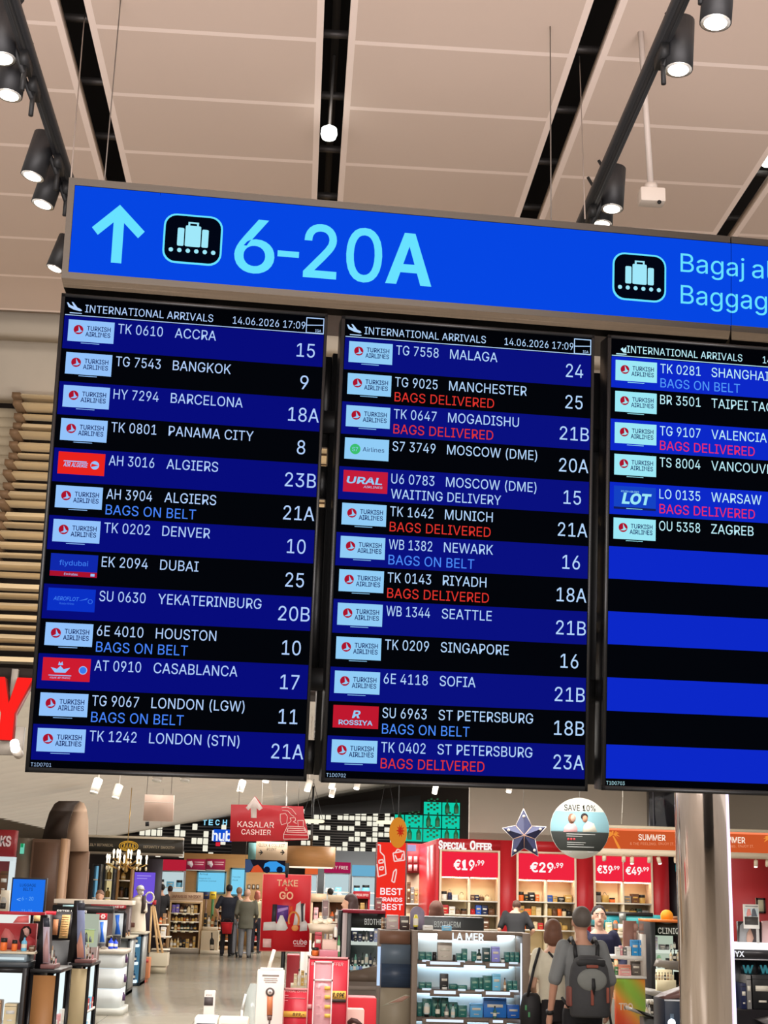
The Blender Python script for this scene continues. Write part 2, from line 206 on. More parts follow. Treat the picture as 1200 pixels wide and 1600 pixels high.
def tmesh(s, bold):
    vs, fs, x = [], [], 0
    for ch in s:
        if ch not in GLYPHS: x += .28; continue
        v, f = gmesh(ch, bold); n = len(vs)
        vs += [(a[0] + x, a[1], 0) for a in v]; fs += [tuple(i + n for i in q) for q in f]
        x += GLYPHS[ch][0] / 1000
    return vs, fs

class MB:
    def __init__(s): s.bm = bmesh.new()
    def face(s, pts, m=0):
        f = s.bm.faces.new([s.bm.verts.new(p) for p in pts]); f.material_index = m; return f
    def box(s, x0, y0, z0, x1, y1, z1, m=0, bev=0):
        if x1 < x0: x0, x1 = x1, x0
        if y1 < y0: y0, y1 = y1, y0
        if z1 < z0: z0, z1 = z1, z0
        v = [s.bm.verts.new(p) for p in [(x0, y0, z0), (x1, y0, z0), (x1, y1, z0), (x0, y1, z0), (x0, y0, z1), (x1, y0, z1), (x1, y1, z1), (x0, y1, z1)]]
        fs = [s.bm.faces.new([v[i] for i in q]) for q in [(0, 3, 2, 1), (4, 5, 6, 7), (0, 1, 5, 4), (1, 2, 6, 5), (2, 3, 7, 6), (3, 0, 4, 7)]]
        for f in fs: f.material_index = m
        if bev:
            es = list({e for f in fs for e in f.edges})
            bmesh.ops.bevel(s.bm, geom=es, offset=bev, segments=2, affect='EDGES', profile=.5)
        return s
    def prism(s, pts, y0, y1, m=0, mside=None):
        a = sum(pts[i][0] * pts[(i + 1) % len(pts)][1] - pts[(i + 1) % len(pts)][0] * pts[i][1] for i in range(len(pts)))
        if a < 0: pts = pts[::-1]
        f = [s.bm.verts.new((x, y0, z)) for x, z in pts]; b = [s.bm.verts.new((x, y1, z)) for x, z in pts]
        n = len(pts); ms = m if mside is None else mside
        s.bm.faces.new(f).material_index = m; s.bm.faces.new(b[::-1]).material_index = ms
        for i in range(n): s.bm.faces.new((f[(i + 1) % n], f[i], b[i], b[(i + 1) % n])).material_index = ms
        return s
    def tube(s, p, q, r, m=0, seg=10, r2=None):
        p, q = Vector(p), Vector(q); d = (q - p).normalized(); r2 = r if r2 is None else r2
        a = d.orthogonal().normalized(); b = d.cross(a)
        A = [s.bm.verts.new(p + (a * math.cos(t) + b * math.sin(t)) * r) for t in [2 * math.pi * i / seg for i in range(seg)]]
        B = [s.bm.verts.new(q + (a * math.cos(t) + b * math.sin(t)) * r2) for t in [2 * math.pi * i / seg for i in range(seg)]]
        s.bm.faces.new(A[::-1]).material_index = m; s.bm.faces.new(B).material_index = m
        for i in range(seg): s.bm.faces.new((A[i], A[(i + 1) % seg], B[(i + 1) % seg], B[i])).material_index = m
        return s
    def path(s, pts, r, m=0, seg=6):
        for a, b in zip(pts, pts[1:]): s.tube(a, b, r, m, seg)
        return s
    def lathe(s, prof, cx, cy, z0=0, m=0, seg=16, ms=None):
        rings = []
        for r, z in prof:
            rings.append([s.bm.verts.new((cx + r * math.cos(2 * math.pi * i / seg), cy + r * math.sin(2 * math.pi * i / seg), z0 + z)) for i in range(seg)])
        for k, (a, b) in enumerate(zip(rings, rings[1:])):
            for i in range(seg): s.bm.faces.new((a[i], a[(i + 1) % seg], b[(i + 1) % seg], b[i])).material_index = ms[k] if ms else m
        s.bm.faces.new(rings[0][::-1]).material_index = ms[0] if ms else m
        s.bm.faces.new(rings[-1]).material_index = ms[-1] if ms else m
        return s
    def ball(s, c, r, m=0, seg=12, rings=8):
        r = r if isinstance(r, (tuple, list)) else (r, r, r)
        mat = Matrix.Translation(c) @ Matrix.Diagonal((*r, 1))
        g = bmesh.ops.create_uvsphere(s.bm, u_segments=seg, v_segments=rings, radius=1, matrix=mat)
        for v in g['verts']:
            for f in v.link_faces: f.material_index = m; f.smooth = True
        return s
    def text(s, t, x, z, h, y, m=0, w=None, al='l', bold=0, ext=0, slant=0):
        """letters standing in the XZ plane facing -Y; x,z = left end of the baseline, h = cap height"""
        vs, fs = tmesh(t, bold)
        if not vs: return s
        x0 = min(v[0] for v in vs); x1 = max(v[0] for v in vs)
        sy = h / .7; sx = (w / (x1 - x0)) if w else sy * .875
        wd = (x1 - x0) * sx; ox = x - (0 if al == 'l' else wd / 2 if al == 'c' else wd)
        P = [(ox + (v[0] - x0) * sx + slant * v[1] * sy, z + v[1] * sy) for v in vs]
        V = [s.bm.verts.new((a, y, b)) for a, b in P]
        nf = []
        for f in fs:
            try: nf.append(s.bm.faces.new([V[i] for i in f]))
            except ValueError: pass
        for f in nf:
            f.normal_update()
            if f.normal.y > 0: f.normal_flip()
            f.material_index = m
        if ext:
            be = [e for e in {e for f in nf for e in f.edges} if len(e.link_faces) == 1]
            r = bmesh.ops.extrude_edge_only(s.bm, edges=be)
            nv = [g for g in r['geom'] if isinstance(g, bmesh.types.BMVert)]
            for v in nv: v.co.y += ext
            for g in r['geom']:
                if isinstance(g, bmesh.types.BMFace): g.material_index = m
        return s
    def build(s, name, mats, parent=None, local=False, sharp=.7, loc=None, smooth=True):
        if not isinstance(mats, (list, tuple)): mats = [mats]
        off = Vector((0, 0, 0))
        if parent is not None and not local: off = Vector(ROOTLOC.get(parent.name, (0, 0, 0)))
        if loc is not None: off = Vector(loc)
        bm = s.bm
        if smooth:
            for f in bm.faces: f.smooth = True
            for e in bm.edges:
                if len(e.link_faces) != 2 or e.calc_face_angle(9) > sharp: e.smooth = False
        me = bpy.data.meshes.new(name)
        if off.length: bmesh.ops.translate(bm, verts=bm.verts, vec=-off)
        bm.to_mesh(me); bm.free()
        for m in mats: me.materials.append(m)
        o = bpy.data.objects.new(name, me); C.objects.link(o)
        ROOTLOC[o.name] = tuple(off)
        if parent is not None: o.parent = parent
        elif loc is not None: o.location = loc
        return o
ROOTLOC = {}

def thing(name, label, cat, loc=(0, 0, 0), group=None):
    o = bpy.data.objects.new(name, None); o.empty_display_size = .1; C.objects.link(o); o.location = loc
    o['label'] = label; o['category'] = cat
    if group: o['group'] = group
    ROOTLOC[o.name] = tuple(loc)
    return o

def tag(o, label, cat, group=None):
    o['label'] = label; o['category'] = cat
    if group: o['group'] = group
    return o

def solo(mb, name, mats, label, cat, group=None):
    bm = mb.bm
    xs = [v.co.x for v in bm.verts]; ys = [v.co.y for v in bm.verts]; zs = [v.co.z for v in bm.verts]
    loc = ((min(xs) + max(xs)) / 2, (min(ys) + max(ys)) / 2, min(zs))
    return tag(mb.build(name, mats, loc=loc), label, cat, group)

def struct(mb, name, mats):
    o = mb.build(name, mats); o['kind'] = 'structure'; return o

def copy_tree(o, parent=None):
    c = o.copy(); C.objects.link(c)
    if parent: c.parent = parent
    for ch in o.children: copy_tree(ch, c)
    return c

ORD = ['first', 'second', 'third', 'fourth', 'fifth', 'sixth', 'seventh', 'eighth', 'ninth', 'tenth', 'eleventh', 'twelfth', 'thirteenth', 'fourteenth', 'fifteenth', 'sixteenth', 'seventeenth', 'eighteenth']

def fuse(mb, vox, name, mats, parent, smooth=3, paint=None):
    """melt overlapping pieces into one continuous surface"""
    me = bpy.data.meshes.new('tmp'); mb.bm.to_mesh(me); mb.bm.free()
    o = bpy.data.objects.new('tmp', me); C.objects.link(o)
    r = o.modifiers.new('r', 'REMESH'); r.mode = 'VOXEL'; r.voxel_size = vox
    if smooth:
        q = o.modifiers.new('s', 'SMOOTH'); q.iterations = smooth; q.factor = .5
    dg = bpy.context.evaluated_depsgraph_get()
    nm = bpy.data.meshes.new_from_object(o.evaluated_get(dg)); nm.name = name
    bpy.data.objects.remove(o); bpy.data.meshes.remove(me)
    nm.materials.clear()
    for m in mats: nm.materials.append(m)
    for p in nm.polygons:
        p.use_smooth = True; p.material_index = paint(p.center) if paint else 0
    ob = bpy.data.objects.new(name, nm); C.objects.link(ob)
    ob.parent = parent
    return ob
# ================================================================ the setting
H = EYE + 3.9
panel_a, panel_b, plen = M((206, 185, 171), .8, noise=.03, scale=300), M((236, 217, 206), .7), M((16, 13, 14), .8)
mb = MB()
edges = [(-3.7, -2.475), (-2.355, -1.25), (-1.127, -.023), (.097, 1.19), (1.31, 2.41), (2.51, 3.7)]
ys = [9.30 - .5795 * i for i in range(22)]
for x0, x1 in edges:
    mb.box(x0, ys[-1], H + .006, x1, ys[0], H + .05, 1)
    hq = lambda a0, b0, a1, b1, m: mb.face([(a0, b0, H), (a0, b1, H), (a1, b1, H), (a1, b0, H)], m)
    for q in ((x0, x0 + .033), (x1 - .033, x1)): hq(q[0], ys[-1], q[1], ys[0], 1); mb.face([(q[0], ys[-1], H), (q[0], ys[0], H), (q[0], ys[0], H + .006), (q[0], ys[-1], H + .006)], 1)
    for yq in ys: hq(x0 + .033, yq - .016, x1 - .033, yq + .016, 1)
    for a, b in zip(ys[1:], ys):
        gx, gy = .033, .016
        hq(x0 + gx, a + gy, x1 - gx, b - gy, 0)
mb.box(-3.8, ys[-1], H + .7, 3.8, ys[0] + .4, H + .75, 2)
for xs in (-2.415, -1.19, .037, 1.25, 2.46):
    for k in range(16): mb.box(xs - .12, 1 + k * .55, H + .12, xs + .12, 1.03 + k * .55, H + .15, 3)
    mb.box(xs - .02, -3, H + .3, xs + .02, 9.2, H + .34, 3)
struct(mb, 'ceiling', [panel_a, panel_b, plen, M((70, 66, 64), .5, .5)])

conc = M((176, 164, 148), .75, noise=.16, scale=2.2)
mb = MB()
zt = 5.78; zs = W(40, 618, 10).z; zb = W(60, 1045, 10).z
mb.box(-4, 9.3, H + .03, 4, 9.42, 6.7, 1)
mb.box(-4, 9.42, 5.93, 4, 9.75, 6.05, 1)
mb.box(-4, 9.6, 5.6, 4, 9.78, 5.96, 0)
mb.box(-6, 10, zs, 6, 10.2, 6.7, 0)
struct(mb, 'wall_front', [conc, M((150, 135, 124), .7)])

# timber slat cladding under the concrete band: two stacks of boards with bevelled ends
slat = M((226, 206, 168), .55, noise=.25, scale=3, kind='woodh'); slat_end = M((112, 86, 60), .7, noise=.2)
xe0 = -1.6; mb = MB(); n = 27; hh = (zs - zb) / n
for i in range(n):
    z1 = zs - i * hh; t = i / n
    xe = W(33 - 45 * max(0, t - .12) ** 1.2, 700, 10).x if t > 0 else W(36, 620, 10).x
    dep = .10 + .05 * math.sin(i * 1.9)
    hs = hh * (.42 + .13 * math.sin(i * 2.7)); sk = hh * .16 * math.sin(i * 1.3)
    mb.face([(xe, 10 - dep, z1 - hs), (1, 10 - dep, z1 - hs + sk), (1, 10.02 - dep * .6, z1 + sk), (xe, 10.02 - dep * .6, z1)], 0); mb.face([(xe, 10 - dep, z1 - hs), (xe, 10.06, z1 - hs), (1, 10.06, z1 - hs + sk), (1, 10 - dep, z1 - hs + sk)], 0); mb.face([(xe, 10.02 - dep * .6, z1), (1, 10.02 - dep * .6, z1 + sk), (1, 10.06, z1 + sk), (xe, 10.06, z1)], 0); mb.face([(xe, 10 - dep, z1 - hs), (xe, 10.02 - dep * .6, z1), (xe, 10.06, z1), (xe, 10.06, z1 - hs)], 1)
    mb.box(xe - .06, 9.99 - dep, z1 - hh * .7, xe, 10.3, z1 - hh * .2, 1)
    mb.box(-4.5, 10.32, z1 - hh * .9, xe - .1, 10.45, z1, 2)
mb.box(xe0, 10.05, zb, 5.5, 10.08, zs, 4); mb.box(-4.5, 10.46, zb, 5.5, 10.5, zs + .6, 3)  # dark backing: shade between the boards put into its colour
mb.box(-4.5, 9.8, zb - .1, 5.5, 10.5, zb - .03, 3)
struct(mb, 'trim_1', [slat, slat_end, M((196, 180, 152), .6, noise=.15, scale=3), M((38, 28, 22), .8), M((84, 62, 42), .8)])

# floor
fl = bpy.data.materials.new('floor_tiles'); fl.use_nodes = True
nt = fl.node_tree; b = nt.nodes['Principled BSDF']
tc = nt.nodes.new('ShaderNodeTexCoord'); br = nt.nodes.new('ShaderNodeTexBrick'); nz = nt.nodes.new('ShaderNodeTexNoise')
br.offset = 0; br.inputs['Scale'].default_value = 1; br.inputs['Brick Width'].default_value = 1.2; br.inputs['Row Height'].default_value = 1.2
br.inputs['Mortar Size'].default_value = .006
br.inputs['Color1'].default_value = (*lin((158, 152, 138)), 1); br.inputs['Color2'].default_value = (*lin((150, 144, 130)), 1); br.inputs['Mortar'].default_value = (*lin((112, 106, 96)), 1)
nz.inputs['Scale'].default_value = 1.5; nz.inputs['Detail'].default_value = 8
mr = nt.nodes.new('ShaderNodeMapRange'); mr.inputs[3].default_value = .1; mr.inputs[4].default_value = .3
nt.links.new(tc.outputs['Object'], br.inputs['Vector']); nt.links.new(br.outputs['Color'], b.inputs['Base Color'])
nt.links.new(tc.outputs['Object'], nz.inputs['Vector']); nt.links.new(nz.outputs[0], mr.inputs[0]); nt.links.new(mr.outputs[0], b.inputs['Roughness'])
mb = MB(); mb.box(-16, -6, -.1, 18, 49, 0, 0); struct(mb, 'floor', [fl])

mb = MB(); mb.box(1.95, 4.2, 0, 5.4, 4.8, 2.4, 0, bev=.02); mb.box(1.95, 4.19, 2.2, 5.4, 4.2, 2.4, 1); struct(mb, 'reflection_block', [M((44, 44, 46), .4), M((90, 88, 86), .4)])  # added dark block out of view, gives the column its dark reflection band

# shop ceiling: boarded, sloping up to the right, rippled on the left
mb = MB(); bd = M((150, 138, 120), .6, noise=.12, scale=2); bd2 = M((150, 142, 130), .8, noise=.05, scale=2)
def zc(x, y):
    base = 3.55 + .205 * (x + 4.1)
    return min(5.1, max(2.75, base))
cols = [-11 + i * .8 for i in range(31)]
rows = []
y = 10.6
while y < 47:
    rows.append((y, 0)); rows.append((y + .7, -.12)); rows.append((y + .71, 0)); y += .8
grid = [[mb.bm.verts.new((x, yy + .02 * x, zc(x, yy) + (dz if x < 1 else dz * .1))) for x in cols] for yy, dz in rows]
for r0, r1 in zip(grid, grid[1:]):
    for i in range(len(cols) - 1):
        f = mb.bm.faces.new((r0[i], r0[i + 1], r1[i + 1], r1[i])); f.material_index = 0 if cols[i] < -.6 else 1
struct(mb, 'ceiling_shop', [bd, bd2])

mb = MB(); mb.box(-16, 47, 0, 18, 47.2, 5.5, 0); struct(mb, 'wall_back', [M((66, 58, 54), .8)])
mb = MB()
x0, z0, x1, z1 = fr(734, 1225, 1250, 1330, 31)
mb.box(x0, 31, 0, x1 + 6, 31.2, 5.6, 0)
struct(mb, 'wall_right', [M((150, 141, 128), .8, noise=.04, scale=2)])
x0, z0, x1, z1 = fr(1018, 1240, 1067, 1292, 29.8)
mb = MB(); mb.box(x0, 29.9, z0, x1, 30.2, z1 + .6, 0); mb.box(x0 + .05, 29.89, z0, x0 + .08, 29.9, z1 + .6, 1)
struct(mb, 'trim_2', [M((22, 22, 28), .15), M((60, 60, 66), .2)])
# black beam dipping below the ceiling at the back
mb = MB()
pts = [(476, 1262), (560, 1253), (657, 1242), (657, 1266), (610, 1270), (476, 1272)]
mb.prism([(W(a, b_, 44).x, W(a, b_, 44).z) for a, b_ in pts], 44, 44.4)
struct(mb, 'trim_3', [M((14, 13, 14), .8)])

# ================================================================ sign and monitors (one hanging plane)
SY, ST, SR = .0798, .1105, .0050
ex = Vector((math.cos(SY), math.sin(SY), 0)); nn = Vector((math.sin(SY), -math.cos(SY), 0))
up = math.cos(ST) * Vector((0, 0, 1)) + math.sin(ST) * nn
ex2 = ex * math.cos(SR) + up * math.sin(SR); up2 = up * math.cos(SR) - ex * math.sin(SR)
dep = -(ex2.cross(up2)) ; dep = dep if dep.y > 0 else -dep
def mframe(u, v):
    o = Vector((-.6657, 3.4069, EYE + 1.4819)) + ex2 * u - up2 * v
    m = Matrix((ex2, dep, up2)).transposed().to_4x4(); m.translation = o
    return m
# local coordinates: x right, y into the picture, z up, origin at the top left corner of a monitor

steel = M((56, 51, 47), .34, 1, noise=.12, scale=6, kind='brush')
steel_shaded = M((48, 43, 39), .38, 1, noise=.15, scale=6, kind='brush')
steel_lit = M((128, 116, 104), .25, 1, noise=.3, scale=5, kind='brush')  # one steel in three tones: reflections and underside shade put into the colour
blue_lit, cyan_lit, blk_lit = E((6, 72, 232), .95), E((104, 226, 255), 1.0), E((2, 6, 20), 1)

sign = thing('directional_sign', 'long blue illuminated baggage sign in steel frame above the arrival screens', 'sign')
sign.matrix_world = mframe(0, 0)
def bevel_frame(x0, x1, fw=.0165):
    mb = MB()
    zo1, zi1, zi0, zo0 = .318, .2985, .0585, .041
    mb.box(x0, .03, zo0, x1, .26, zo1, 0)
    for q in ([(x0, 0, zo1), (x0 + fw, 0, zi1), (x1 - 0, 0, zi1), (x1, 0, zo1)], [(x0, 0, zo0), (x1, 0, zo0), (x1, 0, zi0), (x0 + fw, 0, zi0)],
              [(x0, 0, zo0), (x0 + fw, 0, zi0), (x0 + fw, 0, zi1), (x0, 0, zo1)]): mb.face(q, 0)
    mb.face([(x0, 0, zo1), (x1, 0, zo1), (x1, .03, zo1), (x0, .03, zo1)], 0)
    mb.face([(x0, 0, zo0), (x0, 0, zo1), (x0, .03, zo1), (x0, .03, zo0)], 0)
    mb.face([(x0, 0, zo0), (x0 + .006, .014, .020), (x1, .014, .020), (x1, 0, zo0)], 2); mb.face([(x0 + .006, .014, .020), (x0 + .012, .05, .012), (x1, .05, .012), (x1, .014, .020)], 1)
    mb.face([(x0 + .012, .05, .012), (x0 + .012, .25, .012), (x1, .25, .012), (x1, .05, .012)], 1)
    mb.face([(x0, 0, zo0), (x0, .25, zo0), (x0 + .012, .25, .012), (x0 + .012, .05, .012)], 1)
    return mb
bevel_frame(-.004, 1.828).build('steel_frame', [steel, steel_shaded, steel_lit], sign, True)
bevel_frame(1.831, 3.62, 0).build('steel_frame', [steel, steel_shaded, steel_lit], sign, True)
mb = MB(); mb.box(.013, .004, .0585, .2362, .028, .2985, 0); mb.build('arrow_panel', [blue_lit], sign, True)
mb = MB(); mb.box(.2372, .004, .0585, 3.6, .028, .2985, 0); mb.build('lettering_panel', [blue_lit], sign, True)
mb = MB()
def apt(px, py): # photograph pixel on the sign's plane -> local
    r = RC @ Vector(((px - 600) / F, -(py - 800) / F, -1))
    m = mframe(0, 0).inverted(); o = m @ Vector((0, 0, EYE)); d = m.to_3x3() @ r
    t = -o.y / d.y; p = o + d * t
    return p.x, p.z
ax, az0, az1 = .1335, .0945, .2545
mb.box(ax - .0135, .001, az0, ax + .0135, .004, az1 - .02, 0)
for sg in (-1, 1):
    mb.prism([(ax, az1), (ax + sg * .0685, az1 - .068), (ax + sg * .0525, az1 - .087), (ax, az1 - .035)], .001, .004)
mb.build('arrow', [cyan_lit], sign, True)
def rrect(x0, z0, x1, z1, r, n=6):
    pts = []
    for cx, cz, a0 in ((x1 - r, z1 - r, 0), (x0 + r, z1 - r, 90), (x0 + r, z0 + r, 180), (x1 - r, z0 + r, 270)):
        for k in range(n + 1):
            a = math.radians(a0 + 90 * k / n); pts.append((cx + r * math.cos(a), cz + r * math.sin(a)))
    return pts
def pictogram(x0, z0, x1, z1):
    mb = MB(); mb.prism(rrect(x0, z0, x1, z1, .034), .0022, .004); mb.build('pictogram_border', [cyan_lit], sign, True)
    mb = MB(); mb.prism(rrect(x0 + .005, z0 + .005, x1 - .005, z1 - .005, .030), .0014, .0022); o = mb.build('pictogram_plate', [blk_lit], sign, True)
    cx = (x0 + x1) / 2; zb = z0 + .048; mb = MB(); w_ = .041
    mb.prism(rrect(cx - .0205, zb, cx + .0205, zb + .058, .004), .0008, .0014)
    mb.prism(rrect(cx - w_, zb, cx - .0235, zb + .05, .004), .0008, .0014); mb.prism(rrect(cx + .0235, zb, cx + w_, zb + .05, .004), .0008, .0014)
    mb.prism([(cx - .014, zb + .058), (cx - .014, zb + .068), (cx + .014, zb + .068), (cx + .014, zb + .058), (cx + .009, zb + .058), (cx + .009, zb + .064), (cx - .009, zb + .064), (cx - .009, zb + .058)], .0008, .0014)
    for k in range(6):
        q = cx - .056 + k * .0224; mb.prism([(q + .006 * math.cos(a), z0 + .036 + .006 * math.sin(a)) for a in [i * math.pi / 5 for i in range(10)]], .0008, .0014)
    mb.build('suitcase_symbol', [E((160, 232, 250), 1)], sign, True)
pictogram(.2515, .1075, .4080, .2445)
pictogram(1.487, .107, 1.6415, .2440)
mb = MB(); z = .1
mb.text('6', .4415, z, .1445, .002, w=.1075, bold=.012)
mb.box(.557, .002, .150, .6145, .004, .166)
mb.text('20', .6275, z, .1455, .002, w=.213, bold=.012)
for q in ([(0, 0), (.03, 0), (.0745, .1455), (.0485, .1455)], [(.1265, 0), (.0965, 0), (.052, .1455), (.078, .1455)], [(.03, .034), (.0965, .034), (.0895, .057), (.037, .057)]): mb.prism([(.8515 + a, z + b) for a, b in q], .002, .004)
mb.build('belt_range_lettering', [cyan_lit], sign, True)
for q_ in (('Bagaj', 1.683, .2025, .187), ('alım', 1.893, .2025, .14), ('Baggage', 1.684, .1105, .297), ('claim', 2.012, .1105, .19)):
    mb = MB(); mb.text(q_[0], q_[1], q_[2], .0535, .002, w=q_[3], bold=.0); mb.build('baggage_claim_lettering', [cyan_lit], sign, True)

# --- flight data
TKL = 'turkish'
D1 = [(TKL, 'TK 0610', 'ACCRA', '15', None), (TKL, 'TG 7543', 'BANGKOK', '9', None), (TKL, 'HY 7294', 'BARCELONA', '18A', None), (TKL, 'TK 0801', 'PANAMA CITY', '8', None),
      ('algerie', 'AH 3016', 'ALGIERS', '23B', None), (TKL, 'AH 3904', 'ALGIERS', '21A', 'b'), (TKL, 'TK 0202', 'DENVER', '10', None), ('flydubai', 'EK 2094', 'DUBAI', '25', None),
      ('aeroflot', 'SU 0630', 'YEKATERINBURG', '20B', None), (TKL, '6E 4010', 'HOUSTON', '10', 'b'), ('maroc', 'AT 0910', 'CASABLANCA', '17', None),
      (TKL, 'TG 9067', 'LONDON (LGW)', '11', 'b'), (TKL, 'TK 1242', 'LONDON (STN)', '21A', None)]
D2 = [(TKL, 'TG 7558', 'MALAGA', '24', None), (TKL, 'TG 9025', 'MANCHESTER', '25', 'd'), (TKL, 'TK 0647', 'MOGADISHU', '21B', 'd'), ('s7', 'S7 3749', 'MOSCOW (DME)', '20A', None),
      ('ural', 'U6 0783', 'MOSCOW (DME)', '15', 'w'), (TKL, 'TK 1642', 'MUNICH', '21A', 'd'), (TKL, 'WB 1382', 'NEWARK', '16', 'b'), (TKL, 'TK 0143', 'RIYADH', '18A', 'd'),
      (TKL, 'WB 1344', 'SEATTLE', '21B', None), (TKL, 'TK 0209', 'SINGAPORE', '16', None), (TKL, '6E 4118', 'SOFIA', '21B', None), ('rossiya', 'SU 6963', 'ST PETERSBURG', '18B', 'b'),
      (TKL, 'TK 0402', 'ST PETERSBURG', '23A', 'd')]
D3 = [(TKL, 'TK 0281', 'SHANGHAI', '', 'b'), (TKL, 'BR 3501', 'TAIPEI TAOYUAN', '', None), (TKL, 'TG 9107', 'VALENCIA', '', 'd'), (TKL, 'TS 8004', 'VANCOUVER', '', None),
      ('lot', 'LO 0135', 'WARSAW', '', 'd'), (TKL, 'OU 5358', 'ZAGREB', '', None)] + [None] * 7

def disc(mb, cx, cz, r, y0, y1, m, n=18): mb.prism([(cx + r * math.cos(2 * math.pi * i / n), cz + r * math.sin(2 * math.pi * i / n)) for i in range(n)], y0, y1, m)
def logo(kind, x, z, tint):
    """logo tile 0.118 x 0.0575 with its top left corner at x,z"""
    mb = MB(); w_, h_ = .118, .0575; y = -.0016
    white, navy, red = E(tint, 1), E((14, 34, 96), 1), E((170, 18, 44), 1)
    bg = {'turkish': white, 's7': white, 'algerie': E((232, 36, 30)), 'ural': E((196, 28, 58)), 'rossiya': E((190, 24, 46)), 'maroc': E((205, 28, 48)),
          'flydubai': E((16, 40, 170)), 'aeroflot': E((10, 48, 196)), 'lot': E((20, 66, 196))}[kind]
    mats = [bg, navy, red, white, E((60, 190, 110)), E((60, 120, 235)), E((20, 30, 90))]
    mb.box(x, y, z - h_, x + w_, y + .0012, z, 0)
    yt = y - .0004
    if kind == 'turkish':
        disc(mb, x + .0265, z - .026, .0125, yt, y, 2)
        mb.prism([(x + .018, z - .034), (x + .027, z - .029), (x + .026, z - .0155), (x + .0325, z - .027), (x + .037, z - .0295), (x + .030, z - .034)], yt - .0003, yt, 3)
        mb.text('TURKISH', x + .048, z - .0266, .0118, yt, 1, w=.061, bold=.018); mb.text('AIRLINES', x + .045, z - .0422, .0118, yt, 1, w=.064, bold=.018)
        mb.box(x + .035, y, z - h_ - .0045, x + .082, y + .001, z - h_ - .003, 3)
    elif kind == 's7':
        disc(mb, x + .028, z - .03, .014, yt, y, 4); mb.text('S7', x + .020, z - .036, .011, yt - .0003, 3, w=.015)
        mb.text('Airlines', x + .048, z - .035, .0115, yt, 1, w=.058)
    elif kind == 'algerie':
        mb.text('AIR ALGERIE', x + .014, z - .038, .011, yt, 3, w=.06, bold=.02, slant=.15); mb.box(x + .014, yt, z - .025, x + .072, y, z - .0225, 3)
        disc(mb, x + .093, z - .031, .011, yt, y, 3); mb.prism([(x + .083, z - .036), (x + .103, z - .031), (x + .085, z - .027)], yt - .0003, yt, 0)
    elif kind == 'ural':
        mb.text('URAL', x + .008, z - .034, .017, yt, 3, w=.095, bold=.03, slant=.2); mb.text('AIRLINES', x + .054, z - .045, .006, yt, 3, w=.05, slant=.2)
    elif kind == 'rossiya':
        mb.text('R', x + .049, z - .031, .018, yt, 3, w=.02, bold=.03, slant=.25); mb.text('ROSSIYA', x + .015, z - .049, .0115, yt, 3, w=.088, bold=.02)
    elif kind == 'maroc':
        mb.prism([(x + .02, z - .024), (x + .036, z - .028), (x + .044, z - .02), (x + .052, z - .028), (x + .068, z - .024), (x + .057, z - .037), (x + .031, z - .037)], yt, y, 3)
        mb.prism([(x + .038, z - .018), (x + .04, z - .009), (x + .044, z - .014), (x + .048, z - .009), (x + .05, z - .018)], yt, y, 3)
        mb.box(x + .016, yt, z - .045, x + .072, y, z - .043, 3); mb.text('royal air maroc', x + .02, z - .052, .005, yt, 3, w=.05)
        disc(mb, x + .1, z - .029, .0105, yt, y, 3); disc(mb, x + .1, z - .029, .0085, yt - .0003, yt, 5)
    elif kind == 'flydubai':
        mb.text('flydubai', x + .022, z - .029, .0125, yt, 5, w=.072, bold=.01)
        mb.box(x, yt, z - h_, x + w_, y, z - .0445, 2); mb.text('Emirates', x + .036, z - .0545, .006, yt - .0004, 3, w=.034); mb.box(x + .102, yt - .0004, z - .0545, x + .112, yt, z - .048, 3)
    elif kind == 'aeroflot':
        mb.text('AEROFLOT', x + .014, z - .031, .0095, yt, 5, w=.062, bold=.02, slant=.2); mb.prism([(x + .078, z - .03), (x + .1, z - .022), (x + .096, z - .027)], yt, y, 5)
        disc(mb, x + .106, z - .031, .006, yt, y, 5); disc(mb, x + .106, z - .031, .0045, yt - .0003, yt, 0); mb.text('Russian Airlines', x + .03, z - .041, .005, yt, 5, w=.036)
    elif kind == 'lot':
        mb.text('LOT', x + .022, z - .047, .027, yt, 3, w=.078, bold=.05, slant=.2); mb.text('POLISH AIRLINES', x + .02, z - .017, .005, yt, 3, w=.05)
        disc(mb, x + .062, z - .034, .004, yt - .0004, yt, 0)
        mb.box(x, y, z - h_ + .0, x + w_, y + .001, z - h_ - .006, 6); mb.box(x + .035, yt, z - h_ - .0045, x + .08, y, z - h_ - .003, 3)
    return mb, mats

